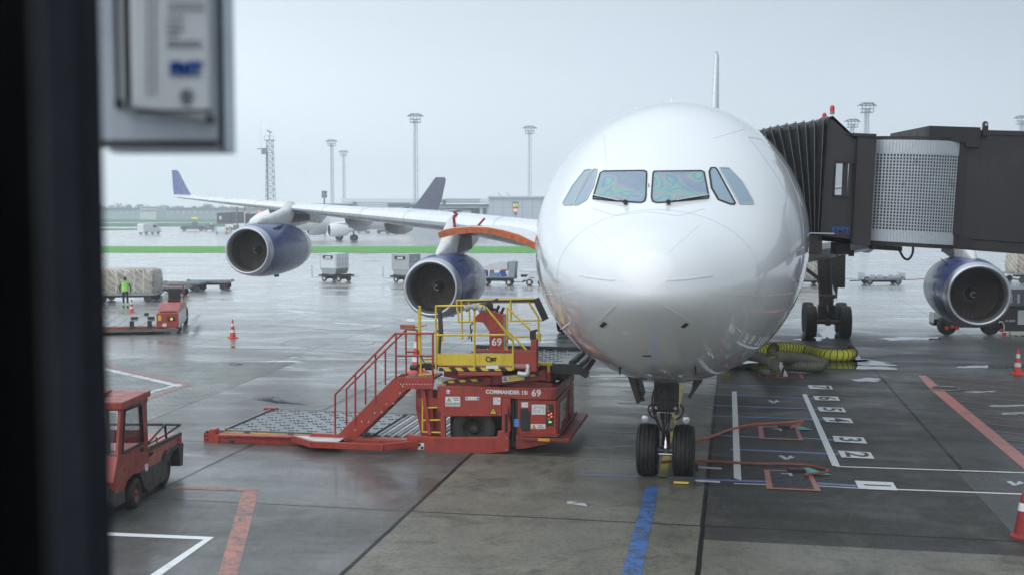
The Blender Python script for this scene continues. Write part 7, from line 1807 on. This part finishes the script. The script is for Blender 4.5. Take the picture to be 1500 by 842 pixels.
# ---- masts
def mast(px, top, H, label, lattice_w=.55, headw=2.6):
    Y = None; lo, hi = 60, 1500
    for _ in range(50):
        mid = (lo+hi)/2
        if P(px, top, mid).z < H: lo = mid
        else: hi = mid
    g_ = P(px, top, lo); t_ = thing('light_mast', label, 'light mast', loc=(g_.x, g_.y, 0), group='floodlight masts')
    m_ = MB(); w_ = lattice_w
    for a, b in ((-1, -1), (1, -1), (1, 1), (-1, 1)): m_.bar((a*w_, b*w_*.8, 0), (a*w_*.75, b*w_*.6, H-1.5), .10 if a < 0 else .14)
    n = 22
    for k in range(n):
        z0, z1 = (H-1.5)*k/n, (H-1.5)*(k+1)/n; s_ = 1 if k % 2 else -1; f_ = lerp(1, .75, k/n)
        m_.bar((-s_*w_*f_, -w_*.8*f_, z0), (s_*w_*f_, -w_*.8*f_, z1), .06); m_.bar((-w_*f_, -w_*.8*f_, z1), (w_*f_, -w_*.8*f_, z1), .06)
    for a in (-.1, .3): m_.box((a-.12, -.15, 0), (a+.12, .15, H-1.5), 0) if a < 0 else None
    m_.build('lattice_shaft', 'steel_pale', t_)
    m_ = MB(); hw = headw/2
    for z in (H-2.2, H-1.4, H-.6): 
        for y in (-hw*.6, hw*.6): m_.bar((-hw, y, z), (hw, y, z), .13)
    for x in (-hw, -hw*.35, hw*.35, hw): m_.bar((x, -hw*.6, H-2.2), (x, -hw*.6, H-.4), .13)
    m_.box((-hw, -hw*.6, H-2.25), (hw, hw*.6, H-2.1)); hd = m_.build('head_frame', 'steel_dark', t_)
    m_ = MB()
    for x in (-hw*.7, -hw*.25, hw*.25, hw*.7): m_.cbox((x, -hw*.7, H-.2), (.5, .7, .35))
    for s_ in (-1, 1): m_.prism([(s_*hw, -.5, H-.1), (s_*(hw+.8), -.5, H-.6), (s_*(hw+.8), -.5, H-.75), (s_*hw, -.5, H-.6)], (0, 1, 0))
    m_.build('floodlight', 'steel_dark', hd)
mast(608.5, 167, 30, 'tallest floodlight mast behind the inner wing, alone in the sky'); mast(486, 205, 30, 'left floodlight mast of the close pair above the outer wing'); mast(503.5, 221, 30, 'right and shorter floodlight mast of the close pair above the outer wing')
mast(776, 185, 30, 'floodlight mast left of the airliner nose, above the pale terminal'); mast(1270, 151, 30, 'tall floodlight mast above the boarding bridge cab'); mast(1248.5, 175, 30, 'short floodlight mast just left of the tall one above the bridge'); mast(1497, 170, 30, 'floodlight mast cut by the right edge above the tunnel')
def radio_tower():
    H = 32; g_ = P(395, 197, 385); H = g_.z; t_ = thing('radio_tower', 'lattice radio tower with antenna platforms at the left above the outer engine', 'radio tower', loc=(g_.x, g_.y, 0))
    m_ = MB(); w0, w1 = 1.5, .95
    for a, b in ((-1, -1), (1, -1), (1, 1), (-1, 1)): m_.bar((a*w0, b*w0, 0), (a*w1, b*w1, H-2), .15)
    n = 14
    for k in range(n):
        z0, z1 = (H-2)*k/n, (H-2)*(k+1)/n; f0, f1 = lerp(w0, w1, k/n), lerp(w0, w1, (k+1)/n)
        for b in (-1, 1): m_.bar((-f0, b*f0, z0), (f1, b*f1, z1), .10); m_.bar((f0, b*f0, z0), (-f1, b*f1, z1), .10); m_.bar((-f1, b*f1, z1), (f1, b*f1, z1), .10)
    m_.box((-1.1, -.4, 0), (-.7, 0, H-5)); m_.build('lattice_shaft', 'steel_dark', t_)
    m_ = MB(); m_.box((-1.5, -1.3, H-2.1), (1.5, 1.3, H-1.9)); 
    for x in (-1.5, 0, 1.5): m_.bar((x, -1.3, H-2), (x, -1.3, H-.6), .1)
    m_.bar((-1.5, -1.3, H-.7), (1.5, -1.3, H-.7), .1); m_.build('platform', 'steel_dark', t_); m_ = MB(); m_.box((-2.6, -1.6, H-6.6), (-.2, -1.2, H-6.4)); m_.box((-2.4, -1.6, H-6.4), (-.4, -1.3, H-4.8)); m_.bar((-3.8, -1.4, H-4.9), (-.6, -1.4, H-4.7), .25); m_.build('platform', 'steel_dark', t_)
    m_ = MB(); m_.bar((0, 0, H-2), (0, 0, H+.6), .2); m_.bar((-.9, 0, H+1.3), (.7, 0, H+.5), .4); m_.bar((-2.6, -1.4, H-6), (-2.6, -1.4, H+4), .06); m_.build('antenna', 'steel_dark', t_)
radio_tower()
# ---- stand sign and pole sign
def stand_sign():
    g_ = P(755, 301, 235); t_ = thing('stand_sign', 'dark stand sign reading B9 in yellow above an orange lamp on the terminal wall', 'sign', loc=(g_.x, g_.y, 0))
    F2 = Fr((g_.x, g_.y, 0), 0); m_ = MB(); a, b = F2.on(751, 296), F2.on(759.5, 305.3); m_.box((a.x, 0, b.z), (b.x, .3, a.z)); a, b = F2.on(753, 305.3), F2.on(757.5, 315); m_.box((a.x, .0, b.z), (b.x, .3, a.z)); m_.box((-.06, .05, 0), (.06, .2, b.z)); m_.build('sign_board', 'far_dark', t_)
    m_ = MB(); c = F2.on(755.2, 301.2); m_.text('B9', .95, Matrix.Translation((c.x, -.02, c.z)) @ Matrix.Rotation(PI/2, 4, 'X'), bold=.03); m_.build('lettering', 'sign_yellow', t_)
    m_ = MB(); c = F2.on(755.2, 308.2); m_.cyl((c.x, -.05, c.z), (c.x, 0, c.z), .30); m_.build('signal_lamp', 'sign_orange', t_)
stand_sign()
g_ = P(475, 303, 250); t_ = thing('stand_sign', 'small dark square sign on a pole above the wing, left of the masts', 'sign', loc=(g_.x, g_.y, 0)); F2 = Fr((g_.x, g_.y, 0), 0); m_ = MB(); a, b = F2.on(471.2, 280), F2.on(478.8, 290); m_.box((a.x, 0, b.z), (b.x, .3, a.z)); m_.build('sign_board', 'far_dark', t_)
m_ = MB(); c = F2.on(475, 285); m_.box((c.x-.05, -.02, b.z), (c.x+.05, 0, a.z)); m_.box((a.x, -.02, c.z-.05), (b.x, 0, c.z+.05)); m_.build('sign_bar', 'steel_pale', t_)
m_ = MB(); m_.box((-.15, .1, 0), (.15, .3, b.z)); m_.build('pole', 'steel_dark', t_)
# ================================================================== terminal pier
def corr():
    t = NT('cladding'); sx = t.add('ShaderNodeSeparateXYZ'); t.link(t.co(), sx.inputs[0])
    a = t.math('LESS_THAN', t.math('FRACT', t.math('DIVIDE', sx.outputs[0], 2.1)), .07); b = t.math('LESS_THAN', t.math('FRACT', t.math('DIVIDE', sx.outputs[2], 1.5)), .06)
    t.set('Base Color', t.mix(t.math('MAXIMUM', a, b), (.48, .53, .60), (.33, .38, .45))); t.set('Roughness', .4); M['cladding'] = t.mat
corr()
def building(name, label, Y, quads, cat='building'):
    """quads: (part, material, px0, py0, px1, py1, depth offset, depth)"""
    c = P((quads[0][2]+quads[0][4])/2, 308, Y); t_ = thing(name, label, cat, loc=(c.x, c.y, 0)); F2 = Fr((c.x, c.y, 0), 0)
    for part, mt, x0, y0, x1, y1, o_, d_ in quads:
        a, b = F2.on(x0, y0, o_), F2.on(x1, y1, o_); z0 = b.z if y1 < 360 else 0.0; m_ = MB(); m_.box((a.x, o_, max(0, z0)), (b.x, o_+d_, a.z)); m_.build(part, mt, t_)
    return t_
building('terminal_pier', 'pale clad terminal pier between the far tail and the airliner nose', 250, [('clad_wall', 'cladding', 716, 290, 900, 400, 0, 20), ('roof', 'far_wall', 714, 287.6, 900, 290, -.5, 21)])
building('terminal_pier', 'glazed lower pier with white frames right of the grey-purple tail', 252, [('wall', 'far_wall', 600, 303, 716, 400, 3, 14), ('roof', 'far_dark', 600, 299.5, 717, 302.5, 0, 16), ('white_fascia', 'far_white', 600, 302.5, 716.5, 305, .5, 2), ('window', 'far_window', 655, 307, 672, 318, 2.5, .4), ('window', 'far_window', 688, 306, 702, 325, 2.5, .4), ('column', 'far_white', 703, 303, 707, 330, 1, 1), ('column', 'far_white', 713, 303, 716, 330, 1, 1), ('upper_duct', 'steel_pale', 652, 291.5, 703, 293.5, 4, 3), ('upper_duct', 'steel_pale', 640, 294.5, 703, 297, 4, 3), ('plant_box', 'steel_dark', 648, 293, 652, 300, 3, 3), ('plant_box', 'far_wall', 676, 309, 690, 326, 1, 1)])
building('concourse', 'long pale concourse roof rising above the wing between masts and tail', 330, [('wall', 'far_wall', 430, 298, 620, 400, 2, 20), ('window', 'far_window', 433, 299.5, 520, 303, 1.6, .4), ('roof', 'far_white', 500, 291, 716, 297, 8, 22), ('plant_box', 'far_dark', 568, 298, 600, 303, 1, 4), ('stair_tower', 'steel_dark', 517, 296, 521, 304, 1, 2)])
for k, a in enumerate((729, 741)):
    g_ = P(a+4, 284, 262); t_ = thing('roof_strut', ['left of two slanting rods on the terminal roof', 'right of two slanting rods on the terminal roof'][k], 'rod', loc=(g_.x, g_.y, P(a, 288, 262).z-.6)); m_ = MB(); m_.bar((-.6, 0, 1.5), (.9, 0, 0), .16); m_.build('rod', 'steel_pale', t_)
building('hangar_row', 'long low grey building with pale doors under the distant trees', 700, [('wall', 'steel_pale', 60, 307.5, 460, 330, 0, 30), ('roof', 'steel_dark', 60, 304.5, 460, 308, -1, 32)]+[('door', 'far_wall', 175+k*8.2, 309.5, 180+k*8.2, 314.5, -.6, .5) for k in range(3)]+[('door', 'far_wall', 232+k*8.6, 309, 237+k*8.6, 314.5, -.6, .5) for k in range(14)])
building('office_block', 'white office block with grey window bands before the distant trees', 660, [('wall', 'far_white', 205, 302.5, 229, 330, 0, 20), ('window', 'steel_dark', 206.5, 304, 227.5, 305.4, -.3, .2), ('window', 'steel_dark', 206.5, 308.2, 227.5, 309.8, -.3, .2)])
# distant trees, each its own
def tree(px, top, Y, label, wpx):
    g_ = P(px, 308, Y); H = P(px, top, Y).z; w_ = wpx/F*Y/2
    t_ = thing('tree', label, 'tree', loc=(g_.x, g_.y, 0), group='trees on the horizon')
    m_ = MB(); m_.cyl((0, 0, 0), (0, 0, H*.55), .5, .25, 8)
    for k in range(4): a = random.uniform(0, 6.3); m_.cyl((0, 0, H*.4), (math.cos(a)*w_*.5, math.sin(a)*w_*.5, H*.75), .2, .08, 6)
    m_.build('trunk', 'bark', t_)
    m_ = MB()
    cl = [(random.gauss(0, .42)*w_, random.gauss(0, .42)*w_, H*random.uniform(.38, .86), random.uniform(.22, .40)*w_) for _ in range(12)]
    for k in range(900):
        c = random.choice(cl); d_ = Vector((random.gauss(0, 1), random.gauss(0, 1), random.gauss(0, 1))).normalized()*c[3]*random.uniform(.6, 1.05)
        p = Vector(c[:3])+Vector((d_.x, d_.y, d_.z*.8)); s_ = random.uniform(.35, .8)*H/18; q = Vector((random.gauss(0, 1), random.gauss(0, 1), random.gauss(0, 1))).normalized(); r_ = q.cross(Vector((0, 0, 1))).normalized()*s_; u_ = q.cross(r_).normalized()*s_
        if p.z > H: continue
        m_.poly([p-r_, p-u_*.6, p+r_, p+u_])
    m_.build('crown', 'leaves_far', t_, fix=False)
xs = [(110, 300, 34), (140, 297.5, 30), (172, 298, 26), (190, 299.5, 22), (213, 298.5, 22), (243, 300, 26), (262, 299.5, 20), (276, 298.6, 18), (292, 300.5, 24), (306, 298.3, 20), (325, 301, 24), (345, 301, 24), (365, 300, 22), (387, 301, 26), (410, 300.5, 24)]
nm_ = ['tree at the far left behind the dark window frame', 'round tree at the left horizon beside the dark frame', 'tree left of the white office block, largest crown', 'small tree just left of the white office block', 'tree whose crown tops the white office block', 'tree just right of the white office block', 'second tree right of the white office block', 'third tree right of the office block, taller', 'low tree left of the winglet base', 'tall tree below the outer wing tip', 'tree below the wing, left of the far bridge', 'tree above the far boarding bridge cab', 'tree above the far bridge legs', 'tree behind the radio tower foot', 'tree right of the radio tower foot']
for (a, b, c), lb_ in zip(xs, nm_): tree(a, b, 780, lb_, c)
# ================================================================== foreground: the window the photo was taken through
def fgbox(name, label, cat, parts_):
    t_ = thing(name, label, cat, loc=(0, 0, 0)); 
    for nm, mt, a, b, bev in parts_: m_ = MB(); m_.box(a, b); m_.build(nm, mt, t_, bevel=bev)
    return t_
x1_ = lambda px, Y: (px-750)/F*Y
fgbox('window_frame', 'near black blurred window post filling the left edge', 'window frame', [('post', 'frame_black', (-.62, .78, 3.2), (x1_(62, .86), .86, 7.5), .004), ('seal', 'seal_black', (-.62, .861, 3.2), (x1_(62, .86)-.004, .875, 7.5), 0)])
fgbox('window_frame', 'slate dark blurred panel beside the black window post at the left', 'window frame', [('panel', 'frame_slate', (-1.05, 1.8, 1.5), (x1_(157, 1.9), 1.9, 9.0), .01)])
cbY = 2.4
CB = thing('control_box', 'blurred grey instrument box with white plate and blue letters hanging top left', 'control box', loc=(0, cbY, 0), group=None)
FC = Fr((0, cbY, 0), 0); fc = lambda a, b, y=0: FC.on(a, b, y)
def crect(m_, x0, y0, x1, y1, o_, d_, mi=0): 
    a, b = fc(x0, y0, o_), fc(x1, y1, o_); m_.box((a.x, o_, b.z), (b.x, o_+d_, a.z), mi)
m_ = MB(); crect(m_, 120, -120, 321, 216, 0, .06); m_.build('housing', 'box_edge', CB, bevel=.006)
m_ = MB(); crect(m_, 325, -120, 332, 223, -.01, .08); crect(m_, 160, 212, 332, 224, .0, .065); m_.build('flange', 'box_edge', CB, bevel=.006)
m_ = MB(); crect(m_, 318, -120, 326, 222, -.014, .02); crect(m_, 150, 206, 318, 213, -.012, .02); m_.build('seal_strip', 'seal_black', CB)
m_ = MB(); a, b = fc(199, -120), fc(312, 176); m_.prism([(fc(199,168).x, -.03, fc(199,160).z), (fc(312,176).x, -.03, fc(312,178).z), (fc(312,0).x, -.03, a.z), (fc(199,0).x, -.03, a.z)], (0, .03, 0)); pl = m_.build('label_plate', 'box_plate', CB, bevel=.006)
m_ = MB()
for x0, x1 in ((172, 182), (187, 196)): crect(m_, x0, -120, x1, 160, -.02, .02)
m_.build('side_ridge', 'box_plate', CB, bevel=.004)
m_ = MB(); crect(m_, 165, -120, 170, 160, -.016, .016); crect(m_, 184, -120, 186, 150, -.02, .02); crect(m_, 200, 161, 308, 165, -.034, .01); crect(m_, 301, 170, 309, 180, -.05, .03); crect(m_, 168, 146, 176, 158, -.04, .03); m_.build('groove', 'seal_black', CB)
m_ = MB(); q = fc(272, 102, -.034); m_.text('FMT', .034, Matrix.Translation((q.x, -.033, q.z)) @ Matrix.Rotation(PI/2, 4, 'X'), bold=.003, depth=.001, sx=1.0); m_.build('lettering', 'logo_blue', pl)
m_ = MB()
random.seed(5)
for (x0, x1, ys) in ((246, 300, (5, 14)), (244, 268, (26, 36, 44)), (244, 262, (52,)), (245, 295, (62, 68))):
    for y in ys:
        x = x0
        while x < x1: w_ = random.uniform(2.5, 6); crect(m_, x, y-1.6, min(x+w_, x1), y+1.6, -.0325, .002); x += w_+2.2
q = fc(272, 140); 
for k in range(4): crect(m_, 262+abs(k-1.2)*2.5, 132+k*6, 284-abs(k-1.2)*2.5, 136+k*6, -.0325, .002)
for x in (216, 226):
    y = -20
    while y < 140: h_ = random.uniform(3, 9); crect(m_, x-1.2, y, x+1.4, y+h_, -.0325, .002); y += h_+2.5
m_.build('small_print', 'smudge', pl)
m_ = MB(); m_.box((-1.3, .02, 5.9), (fc(140, 0).x, .06, 6.1)); m_.build('bracket', 'box_edge', CB)
